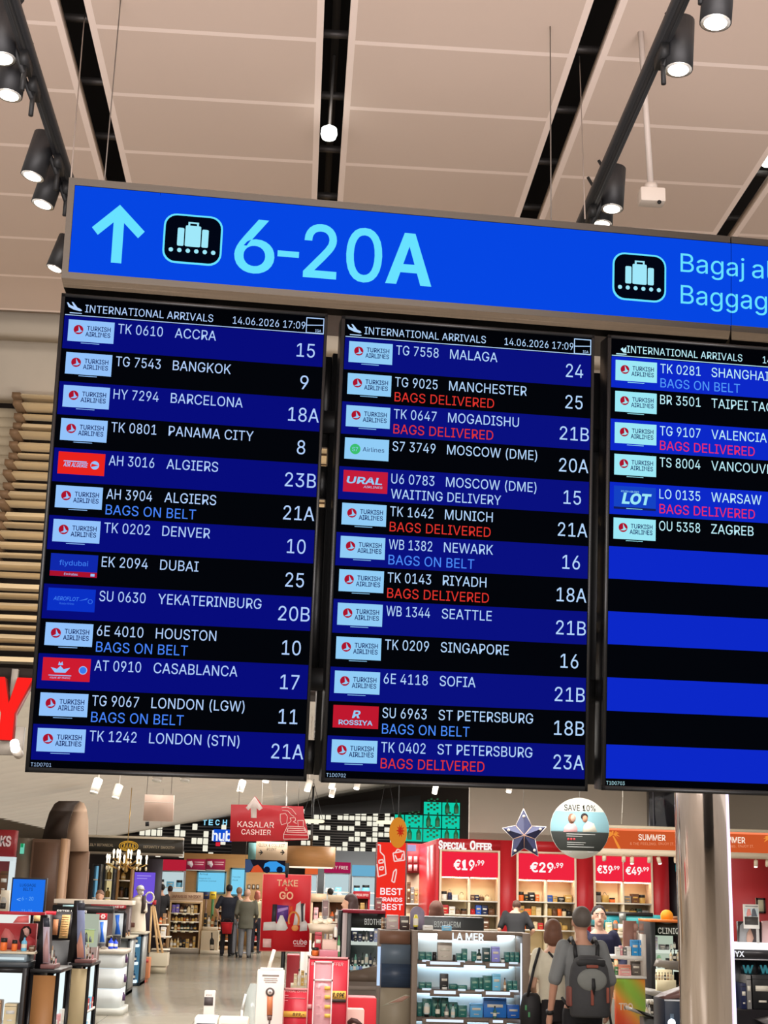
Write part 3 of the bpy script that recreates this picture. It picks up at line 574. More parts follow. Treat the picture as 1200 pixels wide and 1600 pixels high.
housing_m, glassy, rowdark = M((9, 9, 11), .35), M((4, 5, 9), .12, spec=.5), E((4, 6, 12), .8)
def monitor(u, v, data, label, code, blue, txt, tint, red, belt, plane_icon=True):
    root = thing('arrivals_monitor', label, 'screen'); root.matrix_world = mframe(u, v)
    mb = MB(); mb.box(0, .004, -1.233, .70, .075, 0, 0, bev=.004)
    mb.box(.0, .0, -1.233, .0095, .01, 0); mb.box(.6925, 0, -1.233, .70, .01, 0); mb.box(0, 0, -.009, .7, .01, 0); mb.box(0, 0, -1.233, .7, .01, -1.2205)
    mb.box(.09, .075, -1.05, .61, .095, -.2)
    mb.build('housing', [housing_m], root, True)
    mb = MB(); mb.face([(.0095, .0035, -1.2205), (.6925, .0035, -1.2205), (.6925, .0035, -.009), (.0095, .0035, -.009)]); scr = mb.build('screen', [E((3, 4, 9), .8)], root, True)
    Y1 = .0022; tx = E(txt, 1)
    mb = MB(); mb.box(.0125, Y1, -.0572, .6905, .0034, -.0555)
    hd = mb.build('header_line', [tx], root, True)
    mb = MB(); mb.text('INTERNATIONAL ARRIVALS', .063 if plane_icon else .055, -.0465, .0203, Y1, w=.333, bold=0); mb.build('header_text', [tx], hd, True)
    mb = MB(); mb.text('14.06.2026 17:09', .448, -.0465, .0198, Y1, w=.193, bold=.004); mb.build('clock_text', [tx], hd, True)
    mb = MB()
    if plane_icon:
        mb.prism([(.015, -.0235), (.0185, -.0235), (.024, -.030), (.034, -.0335), (.027, -.0215), (.031, -.0215), (.043, -.0355), (.052, -.039), (.055, -.043), (.050, -.0445), (.034, -.0415), (.020, -.035)], Y1, Y1 + .001)
        mb.box(.024, Y1, -.0515, .055, .0034, -.0495)
    else:
        mb.prism([(.037, -.0375), (.043, -.032), (.045, -.038), (.053, -.03), (.053, -.047), (.045, -.046)], Y1, Y1 + .001); mb.box(.025, Y1, -.0525, .054, .0034, -.05)
    mb.build('aeroplane_symbol', [tx], hd, True)
    mb = MB(); x0, x1, z0, z1 = .643, .691, -.0565, -.0135
    for q in ((x0, z1 - .002, x1, z1), (x0, z0, x1, z0 + .002), (x0, z0, x0 + .002, z1), (x1 - .002, z0, x1, z1)): mb.box(q[0], Y1 - .001, q[1], q[2], .0034, q[3])
    mb.prism([(x0, -.034), (x1, -.031), (x1, -.0325), (x0, -.036)], Y1, .0034); mb.text('IGA', .668, -.0525, .0075, Y1, w=.016); mb.build('emblem_box', [tx], hd, True)
    mb = MB(); mb.text(code, .0125, -1.218, .009, Y1, w=.05, bold=0); mb.build('code_text', [E(txt, .8)], root, True)
    rd, bl, wt = E(red, 1), E(belt, 1), tx
    for i, d in enumerate(data):
        zt = -.0592 - .0879 * i; zb = zt - .0879
        mb = MB(); mb.face([(.0115, .0026, zb), (.6915, .0026, zb), (.6915, .0026, zt), (.0115, .0026, zt)])
        row = mb.build('flight_row', [blue if i % 2 == 0 else rowdark], root, True)
        if not d: continue
        kind, num, city, beltno, st = d
        lm, lmats = logo(kind, .0232, zt - .0095, tint)
        for vv in lm.bm.verts: vv.co.y += .0034
        lm.build('airline_logo', lmats, row, True)
        mb = MB(); zt1 = zt - .0375
        mb.text(num, .151, zt1, .0262, Y1, w=.116, bold=.004); mb.build('flight_number', [tx], row, True)
        mb = MB(); mb.text(city, .2985 if len(num) > 6 else .2935, zt1, .0262, Y1, bold=.004)
        mb.build('destination', [tx], row, True)
        if beltno:
            mb = MB(); mb.text(beltno, .6455 if len(beltno) < 3 else .648, zt - .064, .037, Y1, al='c', bold=.004, w=.022 if len(beltno) == 1 else .0485 if len(beltno) == 2 else .0815); mb.build('belt_number', [tx], row, True)
        if st:
            mb = MB(); s_, m_, w_ = {'b': ('BAGS ON BELT', bl, .230), 'd': ('BAGS DELIVERED', rd, .272), 'w': ('WAITING DELIVERY', wt, .298)}[st]
            mb.text(s_, .1515, zt - .078, .0255, Y1, w=w_, bold=.003); mb.build('delivery_status', [m_], row, True)
    return root
monitor(0, 0, D1, 'portrait arrivals screen listing flights from ACCRA to LONDON (STN)', 'T1D0701', E((7, 12, 122), 1), (178, 208, 252), (146, 194, 250), (220, 50, 40), (72, 132, 250))
monitor(.7376, -.0025 + .0037, D2, 'portrait arrivals screen listing flights from MALAGA to ST PETERSBURG', 'T1D0702', E((9, 16, 126), 1), (180, 214, 252), (144, 204, 246), (222, 52, 44), (76, 140, 250))
monitor(1.4757, -.0105 + .0074, D3, 'portrait arrivals screen cut by the frame with SHANGHAI on top and blank rows below', 'T1D0703', E((12, 40, 200), 1), (192, 240, 252), (156, 232, 246), (240, 44, 90), (84, 156, 250), plane_icon=False)

# rack behind the screens: rails and cross pieces seen through the gaps
rack = thing('monitor_rack', 'black steel rack holding the arrival screens, seen through the narrow gaps', 'frame')
rack.matrix_world = mframe(0, 0)
blk = M((10, 10, 11), .4)
for u0, slits in ((.7, [(.33, .055), (.475, .025), (1.0, .13)]), (1.4376, [(.30, .06), (.475, .03), (.555, .14), (.70, .05), (.775, .03), (.84, .12), (1.0, .15)])):
    mb = MB(); a, b_ = u0 - .06, u0 + .0376 + .06
    mb.box(a, .14, -1.22, u0 + .010, .2, -.075); mb.box(u0 + .030, .12, -1.22, b_, .18, -.075)
    zc0 = .075
    for zs_, hh_ in slits:
        mb.box(u0, .16, -zs_, u0 + .04, .19, -zc0); zc0 = zs_ + hh_
    mb.box(u0, .16, -1.22, u0 + .04, .19, -zc0)
    mb.build('post', [blk], rack, True)
mb = MB(); mb.box(.06, .11, -.30, 2.15, .14, -.24); mb.box(.06, .11, -1.0, 2.15, .14, -.94); mb.build('rail', [blk], rack, True)
mb = MB()
for uu in (.35, 1.09, 1.83): mb.box(uu - .03, .14, -.3, uu + .03, .19, -.002)
mb.build('hanger', [blk], rack, True)
# ================================================================ concourse fixtures
black = M((26, 26, 28), .5); black2 = M((16, 16, 17), .6)
lamp_on = E((255, 246, 232), 7); reflector = M((235, 232, 225), .25, .6)
def track(name, x, z, y0, y1, label):
    root = thing('lighting_track', label, 'track', (x, y0, z))
    mb = MB(); mb.box(x - .02, y0, z - .018, x + .02, y1, z + .018); mb.build('rail', [black], root)
    mb = MB(); mb.box(x - .008, y0, z - .0215, x + .008, y1, z - .018); mb.build('conductor_slot', [M((60, 60, 62), .3, .8)], root)
    for yy in (3.4, 5.6, 8.2):
        mb = MB(); mb.tube((x, yy, z + .018), (x, yy, H + .12), .003, seg=6); mb.build('hanging_wire', [M((120, 112, 106), .4, .5)], root)
track('t', -.955, 4.30, 2.2, 8.9, 'black ceiling lighting track on the side of the upward arrow panel')
track('t', 1.03, 4.30, 2.2, 8.9, 'black ceiling lighting track on the side of the pole with the white box')
def spot(top, bot, r, Y, label, tx, grp):
    a = W(*top, Y); b_ = W(*bot, Y)
    d = (b_ - a).normalized(); b_ = a + d * max((b_ - a).length, .17)
    if d.z > -.8: d = d
    root = thing('track_spotlight', label, 'spotlight', tuple(a), grp)
    mb = MB(); mb.tube(a, b_, r, 0, 20); mb.build('housing', [black], root)
    e = b_ + d * .0012
    mb = MB(); mb.tube(b_ - d * .002, e, r * .93, 0, 20); mb.build('reflector_ring', [reflector], root)
    mb = MB(); mb.tube(e - d * .001, e + d * .0012, r * .72, 0, 16); mb.build('lamp', [lamp_on], root)
    mb = MB(); mb.box(tx - .012, a.y - .03, 4.235, tx + .012, a.y + .06, 4.277); mb.tube((tx, a.y, 4.24), (tx, a.y, 4.15), .008)
    mb.tube((tx, a.y, 4.21), (a.x, a.y, max(a.z - .03, 4.1)), .009); mb.tube((a.x + .6 * (tx - a.x), a.y + .03, a.z + .05), (a.x, a.y + .03, a.z - .05), .006)
    mb.build('bracket', [black2], root)
    return root
g1, g2 = 'spotlights on the track above the arrow panel', 'spotlights on the track near the pole'
spot((4, 10), (4, 92), .044, 3.95, 'black cylinder spotlight cut by the frame edge, topmost on the track above the arrow panel', -.955, g1)
spot((26, 78), (14, 148), .044, 4.1, 'black cylinder spotlight second from the top on the track above the arrow panel', -.955, g1)
spot((72, 212), (52, 272), .044, 4.6, 'black tilted spotlight third from the top on the track above the arrow panel', -.955, g1)
spot((88, 258), (70, 310), .044, 4.8, 'black tilted spotlight fourth from the top, just above the corner of the blue sign', -.955, g1)
spot((106, 372), (95, 398), .044, 6.2, 'spotlight half hidden behind the steel corner of the blue sign', -.955, g1)
spot((1124, -46), (1120, 8), .044, 3.3, 'black spotlight cut by the top frame edge beside the bare pole', 1.03, g2)
spot((1063, 34), (1060, 108), .044, 3.7, 'large black spotlight high on the track beside the bare pole', 1.03, g2)
spot((960, 264), (956, 324), .044, 4.75, 'black spotlight hanging just above the sign beside the white ceiling box', 1.03, g2)
spot((942, 290), (940, 347), .044, 4.95, 'black spotlight partly hidden behind the sign top edge and the spotlight before it', 1.03, g2)

def wire(p, q, label, r=.0022):
    mb = MB(); mb.tube(p, q, r, seg=6)
    return solo(mb, 'suspension_cable', [M((150, 140, 132), .4, .7)], label, 'cable')
wire(W(111, 279, 3.52), Vector((W(128, 66, 5.9).x, 5.9, H + .12)), 'thin steel cable rising from the sign corner above the arrow')
wire(W(914, 342, 3.75), Vector((1.25, W(912, 110, 6.0).y, H + .12)), 'thin steel cable rising to a ceiling slot from the sign middle')

pole = thing('access_point_pole', 'thin grey ceiling pole carrying a small white box with a black dot', 'pole', tuple(W(1018, 324, 5.6)))
a = W(1017, 292, 5.6)
mb = MB(); mb.tube((a.x, 5.6, a.z), (a.x - .03, 5.6, H + .02), .014, 0, 12); mb.build('tube', [M((176, 164, 156), .5)], pole)
x0, z0, x1, z1 = fr(998, 298, 1037, 320, 5.6)
mb = MB(); mb.box(x0, 5.56, z0, x1, 5.63, z1, 0, bev=.008); mb.build('box', [M((200, 188, 178), .5)], pole)
mb = MB(); c_ = W(1030, 316, 5.56); mb.tube((c_.x, 5.561, c_.z), (c_.x, 5.555, c_.z), .009, 0, 12); mb.build('sensor_dot', [black2], pole)
mb = MB(); mb.tube((a.x, 5.6, z1), (a.x, 5.6, z1 + .03), .03, 0, 14); mb.build('collar', [M((190, 178, 168), .4)], pole)

pend = thing('pendant_lamp', 'small glowing lamp hanging on a thin rod inside the middle ceiling slot', 'lamp', tuple(W(514, 218, 6.4)))
c_ = W(514, 210, 6.4)
mb = MB(); mb.tube((c_.x, 6.4, c_.z), (c_.x + .01, 6.4, H + .3), .008, 0, 8); mb.build('rod', [M((120, 116, 112), .4, .6)], pend)
mb = MB(); mb.lathe([(.012, .05), (.04, .03), (.043, 0), (.036, -.02)], c_.x, 6.4, c_.z, 0, 18); mb.build('shade', [E((245, 248, 240), 4)], pend)
pend = thing('pendant_lamp', 'small glowing lamp at the frame edge inside the last ceiling slot', 'lamp', tuple(W(1199, 258, 7.0)))
c_ = W(1200, 252, 7.0)
mb = MB(); mb.tube((c_.x, 7, c_.z), (c_.x, 7, H + .3), .008, 0, 8); mb.build('rod', [M((120, 116, 112), .4, .6)], pend)
mb = MB(); mb.lathe([(.012, .05), (.04, .03), (.043, 0), (.036, -.02)], c_.x, 7, c_.z, 0, 18); mb.build('shade', [E((245, 248, 240), 4)], pend)

# red letter Y of the shop name
x0, z0, x1, z1 = fr(-22, 1058, 47, 1156, 9.6)
mb = MB(); xm = (x0 + x1) / 2; s_ = (x1 - x0) / 2; t_ = .105
pts = [(x0, z1), (x0 + t_, z1), (xm, z0 + (z1 - z0) * .58), (x1 - t_, z1), (x1, z1), (xm + t_ * .43, z0 + (z1 - z0) * .42), (xm + t_ * .43, z0), (xm - t_ * .43, z0), (xm - t_ * .43, z0 + (z1 - z0) * .42)]
yl = thing('illuminated_letter', 'big glowing red letter Y under the timber slats', 'letter', (xm, 9.6, z0))
mb.prism(pts, 9.6, 9.604); mb.build('lit_face', [E((255, 36, 32), 1.0)], yl)
mb = MB(); mb.prism(pts, 9.604, 9.72); mb.build('letter_body', [M((150, 26, 24), .5)], yl)
mb = MB(); mb.box(xm - .1, 9.70, z0 - .09, xm + .1, 9.76, z0 + .1); mb.box(xm - .02, 9.7, z0, xm + .02, 9.76, zb - .05); mb.build('bracket', [M((160, 152, 142), .5)], yl)
c_ = W(22, 1165, 9.5)
mb = MB(); mb.tube((c_.x, 9.5, c_.z + .02), (c_.x, 9.56, c_.z - .02), .03, 0, 14); 
lampx = thing('floodlight', 'small white floodlight glowing below the red letter Y', 'lamp', tuple(c_)); mb.build('lens', [E((255, 250, 240), 5)], lampx)
mb = MB(); mb.tube((c_.x, 9.565, c_.z - .02), (c_.x, 9.69, c_.z - .04), .034, 0, 14); mb.build('housing', [M((190, 180, 168), .5)], lampx)

# steel column
col = thing('steel_column', 'round brushed steel column standing under the cut off screen', 'column', (W(1115, 1420, 8.5).x, 8.5, 0))
cx = W(1112, 1400, 8.5).x; r_ = (W(1153, 1380, 8.5).x - W(1070, 1380, 8.5).x) / 2
mb = MB(); mb.lathe([(r_, 0), (r_, H + .02)], cx, 8.5 + r_, 0, 0, 64); mb.build('shaft', [M((238, 224, 216), .11, 1, noise=.06, scale=3, kind='brushv')], col)
mb = MB(); mb.lathe([(r_ + .03, 0), (r_ + .03, .12), (r_ + .005, .13)], cx, 8.5 + r_, 0, 0, 48); mb.build('base_ring', [M((150, 142, 136), .3, 1)], col)
_u, _v = cx + (r_ + .002) * math.cos(math.radians(-32)), 8.5 + r_ + (r_ + .002) * math.sin(math.radians(-32)); mb = MB(); mb.tube((_u, _v, .13), (_u, _v, 4.6), .009, 0, 10); mb.build('glowing_strip', [E((232, 222, 255), 1.6)], col)  # lavender line along the column edge, drawn as a glowing tube
# ================================================================ shop: builders
white_p, cream, woodm = M((228, 224, 214), .45), M((232, 220, 190), .5), M((178, 134, 88), .5, noise=.18, scale=5, kind='wood')
wood_d = M((96, 66, 50), .5, noise=.2, scale=4, kind='wood'); redw = M((178, 24, 34), .4); redl = E((246, 40, 66), .95)
def wx(px, Y, py=1450): return W(px, py, Y).x
def wz(py, Y, px=600): return W(px, py, Y).z

PAL = {'teal': (40, 112, 104), 'dark green': (24, 56, 44), 'white': (232, 230, 224), 'black': (22, 22, 24), 'red': (190, 34, 40), 'amber': (170, 96, 34), 'cream': (226, 208, 168), 'blue': (44, 92, 190),
       'gold': (196, 158, 84), 'pink': (230, 160, 164), 'grey': (130, 128, 126), 'brown': (104, 70, 48), 'orange': (236, 116, 50), 'light blue': (120, 196, 236), 'green': (86, 150, 96), 'purple': (116, 100, 190), 'yellow': (236, 220, 80), 'tan': (180, 140, 100), 'navy': (26, 34, 70)}
def product(kind, col, x0, x1, zb, h, Y, d, label, cat=None, group=None, lab=None):
    c = PAL[col] if isinstance(col, str) else col
    w_ = x1 - x0; cx = (x0 + x1) / 2
    lab = lab or (232, 226, 210)
    if isinstance(lab, str): lab = PAL[lab]
    mb = MB(); m = [M(c, .35), M(lab, .5), M((30, 28, 28), .4)]
    if kind == 'box':
        mb.box(x0, Y, zb, x1, Y + d, zb + h, 0, bev=min(.006, w_ * .06))
        mb.box(x0 + w_ * .16, Y - .002, zb + h * .52, x1 - w_ * .16, Y, zb + h * .68, 1)
        mb.box(x0 + w_ * .3, Y - .002, zb + h * .2, x1 - w_ * .3, Y, zb + h * .26, 1)
        mb.box(x0 + w_ * .01, Y - .001, zb + h * .86, x1 - w_ * .01, Y, zb + h * .88, 2)
        return solo(mb, 'carton', m, label, cat or 'box', group)
    if kind == 'bottle':
        r = min(w_ / 2, .06); yc = Y + d / 2
        mb.lathe([(r * .9, 0), (r, .04 * h), (r, .2 * h), (r, .45 * h), (r, .58 * h), (r * .36, .72 * h), (r * .34, .86 * h), (r * .42, .865 * h), (r * .42, h)], cx, yc, zb, 0, 14, [0, 0, 1, 0, 0, 0, 2, 2])
        return solo(mb, 'bottle', m, label, cat or 'bottle', group)
    if kind == 'jar':
        r = w_ / 2; yc = Y + d / 2
        mb.lathe([(r * .85, 0), (r, .08 * h), (r, .6 * h), (r * .9, .66 * h), (r * .95, .67 * h), (r * .95, h)], cx, yc, zb, 0, 14, [0, 0, 0, 2, 2])
        return solo(mb, 'jar', m, label, cat or 'jar', group)
    if kind == 'tube':
        r = w_ / 2; yc = Y + d / 2
        mb.lathe([(r * .7, 0), (r * .7, .18 * h), (r * .8, .19 * h), (r, .3 * h), (r * .95, .75 * h), (r * .5, h)], cx, yc, zb, 0, 12, [2, 2, 0, 1, 0])
        return solo(mb, 'tube', m, label, cat or 'tube', group)
    if kind == 'bag':
        mb.prism([(x0, zb), (x1, zb), (x1 - w_ * .08, zb + h * .7), (x0 + w_ * .08, zb + h * .7)], Y, Y + d, 0)
        mb.path([(cx + w_ * .25 * math.cos(a), Y + d / 2, zb + h * .68 + h * .3 * math.sin(a)) for a in [math.pi * i / 8 for i in range(9)]], w_ * .03, 2)
        return solo(mb, 'handbag', m, label, cat or 'bag', group)

def fill(x0, x1, zb, Y, d, hmin, hmax, kinds, cols, phrase, group, wmin=.07, wmax=.14, gap=.02, seed=1):
    rnd = random.Random(seed); x = x0 + .01; k = 0
    while k < 18:
        w_ = rnd.uniform(wmin, wmax)
        if x + w_ > x1: break
        kd = rnd.choice(kinds); cl = rnd.choice(cols)
        product(kd, cl, x, x + w_, zb + .0008, rnd.uniform(hmin, hmax), Y, min(d, w_ if kd in ('jar', 'tube', 'bottle') else d),
                '%s %s, %s along %s' % (cl, {'box': 'carton', 'bag': 'handbag'}.get(kd, kd), ORD[k], phrase), group=group, lab=rnd.choice(['cream', 'white', 'gold', 'grey']))
        x += w_ + rnd.uniform(.3, 1) * gap; k += 1

def cabinet(name, label, cat, X0, X1, Y, D, z1, zshelf, mats, z0=0, side=.03, back=True, lights=False, group=None, base=.1):
    """open fronted shelving: back, two sides, top, base and shelves"""
    mf, mbk, ms = mats
    r = thing(name, label, cat, ((X0 + X1) / 2, Y, z0), group)
    if back: MB().box(X0 + side, Y + D - .02, z0 + base, X1 - side, Y + D, z1 - .04).build('back_panel', [mbk], r)
    MB().box(X0, Y, z0, X0 + side, Y + D, z1, bev=.004).build('side_panel', [mf], r); MB().box(X1 - side, Y, z0, X1, Y + D, z1, bev=.004).build('side_panel', [mf], r)
    MB().box(X0 + side, Y, z1 - .04, X1 - side, Y + D, z1).build('top', [mf], r)
    MB().box(X0 + side, Y + .01, z0, X1 - side, Y + D, z0 + base).build('plinth', [mf], r)
    for z in zshelf:
        sh = MB().box(X0 + side, Y + .005, z - .025, X1 - side, Y + D - .02, z).build('shelf', [ms], r)
        MB().box(X0 + side, Y - .004, z - .028, X1 - side, Y + .005, z + .002).build('price_rail', [M((240, 234, 220), .4)], sh)
    return r

def board(name, label, cat, box, Y, th, cols, writing=(), parent_kw=None, mat=None, frame=None, group=None):
    """flat upright board facing the camera; writing: (text, px, py baseline, cap px, colour, width px, bold)"""
    x0, z0, x1, z1 = fr(*box, Y)
    r = thing(name, label, cat, ((x0 + x1) / 2, Y, z0), group)
    mb = MB(); mb.box(x0, Y, z0, x1, Y + th, z1); mb.build('panel', [mat or M(cols, .5)], r)
    if frame:
        fm, fw = frame
        mb = MB()
        for q in ((x0, z0, x0 + fw, z1), (x1 - fw, z0, x1, z1), (x0, z0, x1, z0 + fw), (x0, z1 - fw, x1, z1)): mb.box(q[0], Y - .006, q[1], q[2], Y, q[3])
        mb.build('border', [fm], r)
    for t in writing: wr(r, Y, *t)
    return r

def wr(r, Y, t, px, py, cap, col, wpx=None, bold=0, ext=0, em=0, name='lettering', slant=0):
    p = W(px, py, Y); s_ = W(px, py - cap, Y).z - p.z
    w_ = (W(px + wpx, py, Y).x - p.x) if wpx else None
    mb = MB(); mb.text(t, p.x, p.z, s_, Y - .002 - ext, w=w_, bold=bold, ext=ext, slant=slant)
    return mb.build(name, [E(col, em) if em else M(col, .5)], r)

def rect(r, Y, box, mat, name, off=.003, th=.002):
    x0, z0, x1, z1 = fr(*box, Y)
    return MB().box(x0, Y - off, z0, x1, Y - off + th, z1).build(name, [mat], r)

def poly(r, Y, pts, mat, name, off=.003, th=.002):
    mb = MB(); mb.prism([(W(a, b_, Y).x, W(a, b_, Y).z) for a, b_ in pts], Y - off, Y - off + th)
    return mb.build(name, [mat], r)

def hang(r, Y, px, py, r_=.004, top=None):
    p = W(px, py, Y); mb = MB(); mb.tube((p.x, Y + .01, p.z), (p.x, Y + .01, top or zc(p.x, Y)), r_, 0, 6); return mb.build('hanging_wire', [M((150, 146, 140), .5)], r)
# ================================================================ centre: back of the shop
wlt = E((250, 246, 226), .95)
def lightwall(name, label, px0, py0, px1, py1, Y, nx, ny, seed, prob):
    x0, z0, x1, z1 = fr(px0, py0, px1, py1, Y); rnd = random.Random(seed)
    r = thing(name, label, 'light wall', ((x0 + x1) / 2, Y, z0))
    mb = MB(); mb.box(x0, Y + .1, z0, x1, Y + .2, z1); mb.build('back_board', [M((16, 15, 16), .7)], r)
    mb = MB(); sx, sz = (x1 - x0) / nx, (z1 - z0) / ny
    for k in range(ny * 2): mb.box(x0, Y + .03, z0 + k * sz / 2, x1, Y + .1, z0 + k * sz / 2 + sz * .2)
    mb.build('slat_screen', [M((58, 54, 52), .5)], r)
    n = 0
    for i in range(nx):
        for j in range(ny):
            if rnd.random() < prob and n < 95:
                n += 1
                mb = MB(); mb.box(x0 + i * sx + .02, Y - .03, z0 + j * sz + .02, x0 + (i + 1) * sx - .01, Y + .03, z0 + (j + 1) * sz - .01, bev=.015); mb.build('light_box', [wlt], r)
    return r
lightwall('light_wall', 'wall of glowing white cubes on black slats above the wooden canopy', 470, 1266, 618, 1340, 45, 16, 9, 3, .58)
lightwall('light_wall', 'black slatted wall with scattered white cubes behind the TECH lettering', 198, 1286, 362, 1341, 45.4, 18, 5, 5, .30)

tech = thing('illuminated_lettering', 'glowing pale blue TECH lettering on the black slatted wall', 'lettering', tuple(W(335, 1288, 45.1)))

for _c, _x in zip('TECH', (316.5, 326, 336.5, 348)): wr(tech, 45.2, _c, _x, 1289, 8, (150, 225, 255), 6.5, .02, .06, 1)
hub = thing('illuminated_lettering', 'glowing blue and white hub lettering below the TECH lettering', 'lettering', tuple(W(348, 1313, 45.0)))
rect(hub, 45.15, (333, 1296, 362, 1315), E((20, 84, 214), .9), 'back_plate')
wr(hub, 45.1, 'hub', 331, 1313, 15, (240, 248, 255), 31, .03, .04, 1)
rect(hub, 45.1, (337, 1316, 344, 1322), E((226, 40, 60), .9), 'red_badge')

# teal bottle display
x0, z0, x1, z1 = fr(616, 1252, 719, 1316, 44.5)
tw = thing('bottle_light_wall', 'glowing green wall of bottle compartments beside the white cubes', 'light wall', ((x0 + x1) / 2, 44.5, z0))
cell_w, cell_h = (x1 - x0) / 3.55, (z1 - z0) / 3
for j in range(3):
    for i in range(4):
        a = x0 - .1 * 0 + (i - .45) * cell_w; b_ = a + cell_w
        if j == 2 and i < 2: continue
        a = max(a, x0); b_ = min(b_, x1)
        cz = z0 + j * cell_h
        mb = MB(); mb.box(a + .02, 44.5, cz + .02, b_ - .02, 44.55, cz + cell_h - .02, 0)
        o = mb.build('lit_compartment', [E((18, 214, 178), .9)], tw)
        mb = MB()
        if (i + j) % 2 == 0:
            for k in range(3):
                for q in range(4): mb.box(a + .12 + q * (b_ - a - .2) / 4, 44.47, cz + .14 + k * .14 + (q % 2) * .05, a + .19 + q * (b_ - a - .2) / 4, 44.5, cz + .20 + k * .14 + (q % 2) * .05)
        else:
            nb = max(2, int((b_ - a) / .28))
            for q in range(nb):
                xx = a + .16 + q * (b_ - a - .3) / max(1, nb - 1); mb.lathe([(.075, 0), (.075, .22), (.025, .32), (.025, .43)], xx, 44.4, cz + .06, 0, 10)
        mb.build('bottle_motif', [M((26, 92, 58), .3)], o)
mb = MB(); mb.box(x0, 44.56, z0, x1, 44.7, z0 + 2 * cell_h); mb.box(x0 + 1.4, 44.56, z0, x1, 44.7, z1); mb.build('back_board', [M((10, 60, 54), .5)], tw)

# pale shelving under the cubes
def lit_shelves(label, px0, px1, pyt, pyb, Y, head, headtxt, seed, cols, short):
    X0, X1 = wx(px0, Y, 1380), wx(px1, Y, 1380); z1 = W((px0 + px1) / 2, pyt, Y).z; zh = W((px0 + px1) / 2, pyt + 17, Y).z
    zs_ = [.45, .9, 1.3, 1.65, 2.0]; zs_ = [z for z in zs_ if z < zh - .2]
    r = cabinet('display_shelf', label, 'shelf', X0, X1, Y, .4, zh, zs_, (M((150, 156, 160), .5), E((214, 236, 240), .75), white_p))
    MB().box(X0, Y - .03, zh, X1, Y + .3, z1).build('header', [E(head, .8)], r)
    if headtxt:
        t_ = MB(); t_.text(headtxt, X0 + .1 * (X1 - X0), zh + (z1 - zh) * .35, (z1 - zh) * .3, Y - .033, w=(X1 - X0) * .8); t_.build('lettering', [E((255, 240, 230), .9)], r)
    for k, z in enumerate(zs_[1:]):
        fill(X0 + .05, X1 - .05, z, Y + .08, .15, .1, .22, ['box', 'box', 'jar'], cols, 'the %s of the %s' % (['lower shelf', 'middle shelf', 'upper shelf', 'top shelf'][k], short), 'goods on the bright back shelves', .12, .24, .1, seed + k)
lit_shelves('narrow white lit shelf under an orange header behind the red poster', 476, 496, 1349, 1420, 43, (240, 110, 60), None, 11, ['white', 'light blue', 'pink'], 'orange headed unit')
lit_shelves('white lit shelf under a magenta header beside the canopy', 506, 547, 1347, 1420, 43.2, (178, 30, 84), 'DUTY FREE', 21, ['white', 'light blue', 'grey', 'red'], 'magenta headed unit')
lit_shelves('blue topped lit shelf beside the red totem', 550, 588, 1352, 1420, 43, (120, 190, 226), None, 31, ['white', 'light blue', 'grey', 'blue'], 'blue headed unit')
lit_shelves('glass fronted lit shelf under a red header near the chandelier', 246, 288, 1343, 1420, 43.4, (196, 36, 60), None, 41, ['white', 'grey', 'light blue'], 'red headed unit')
mb = MB(); x0, z0, x1, z1 = fr(286, 1335, 450, 1400, 44.6); mb.box(x0, 44.6, 0, x1, 44.8, z1)
solo(mb, 'wooden_panel_wall', [M((196, 150, 96), .55, noise=.12, scale=2, kind='wood')], 'honey coloured wooden wall panel behind the pale blue screens', 'wall panel')
mb = MB(); x0, z0, x1, z1 = fr(484, 1330, 640, 1420, 44.8); mb.box(x0, 44.8, 0, x1, 45, z1)
solo(mb, 'grey_panel_wall', [M((126, 130, 134), .6)], 'grey wall panel behind the bright shelves below the white cubes', 'wall panel')

board('information_screen', 'wide pale blue information screen on the wooden wall panel', 'screen', (307, 1361, 353, 1396), 44.52, .06, None, [('Arrival', 312, 1367, 3, (40, 90, 120), 13, 0), ('baggage and', 311, 1373, 2, (60, 110, 140), 18, 0), ('customs channel', 311, 1377, 2, (60, 110, 140), 27, 0)], mat=E((118, 206, 244), .95), frame=(M((90, 140, 160), .4), .05))
board('information_screen', 'narrow pale blue information screen beside the wide one', 'screen', (359, 1356, 384, 1400), 44.52, .06, None, [('Transfer', 363, 1371, 2, (60, 120, 150), 13, 0), ('desk', 363, 1376, 2, (60, 120, 150), 9, 0)], mat=E((128, 214, 248), .95), frame=(M((90, 140, 160), .4), .05))
for k, (a, lab_) in enumerate(((291, 'magenta price poster above the pale blue screen, next to the glass shelf'), (322, 'magenta price poster above the pale blue screen, next to the cashier sign'))):
    p_ = board('price_poster', lab_, 'poster', (a, 1342, a + 30, 1359), 44.55, .05, (176, 34, 78))
    poly(p_, 44.55, [(a + 2, 1346), (a + 9, 1345), (a + 11, 1351), (a + 8, 1356), (a + 5, 1352), (a + 2, 1351)], M((240, 225, 230), .5), 'hand_symbol')
    rect(p_, 44.55, (a + 13, 1346.5, a + 28, 1348), M((240, 190, 200), .5), 'text_line'); rect(p_, 44.55, (a + 13, 1350, a + 27, 1351.5), M((240, 190, 200), .5), 'text_line'); rect(p_, 44.55, (a, 1359, a + 30, 1360.5), white_p, 'ledge')
cert = 0
for a in (387, 394, 400.5):
    cert += 1
    p_ = board('framed_notice', 'white framed notice on the wooden wall, %s one from the narrow screen' % ORD[cert - 1], 'notice', (a, 1382, a + 4.5, 1389), 44.57, .03, (236, 232, 222), frame=(M((120, 100, 80), .5), .02))

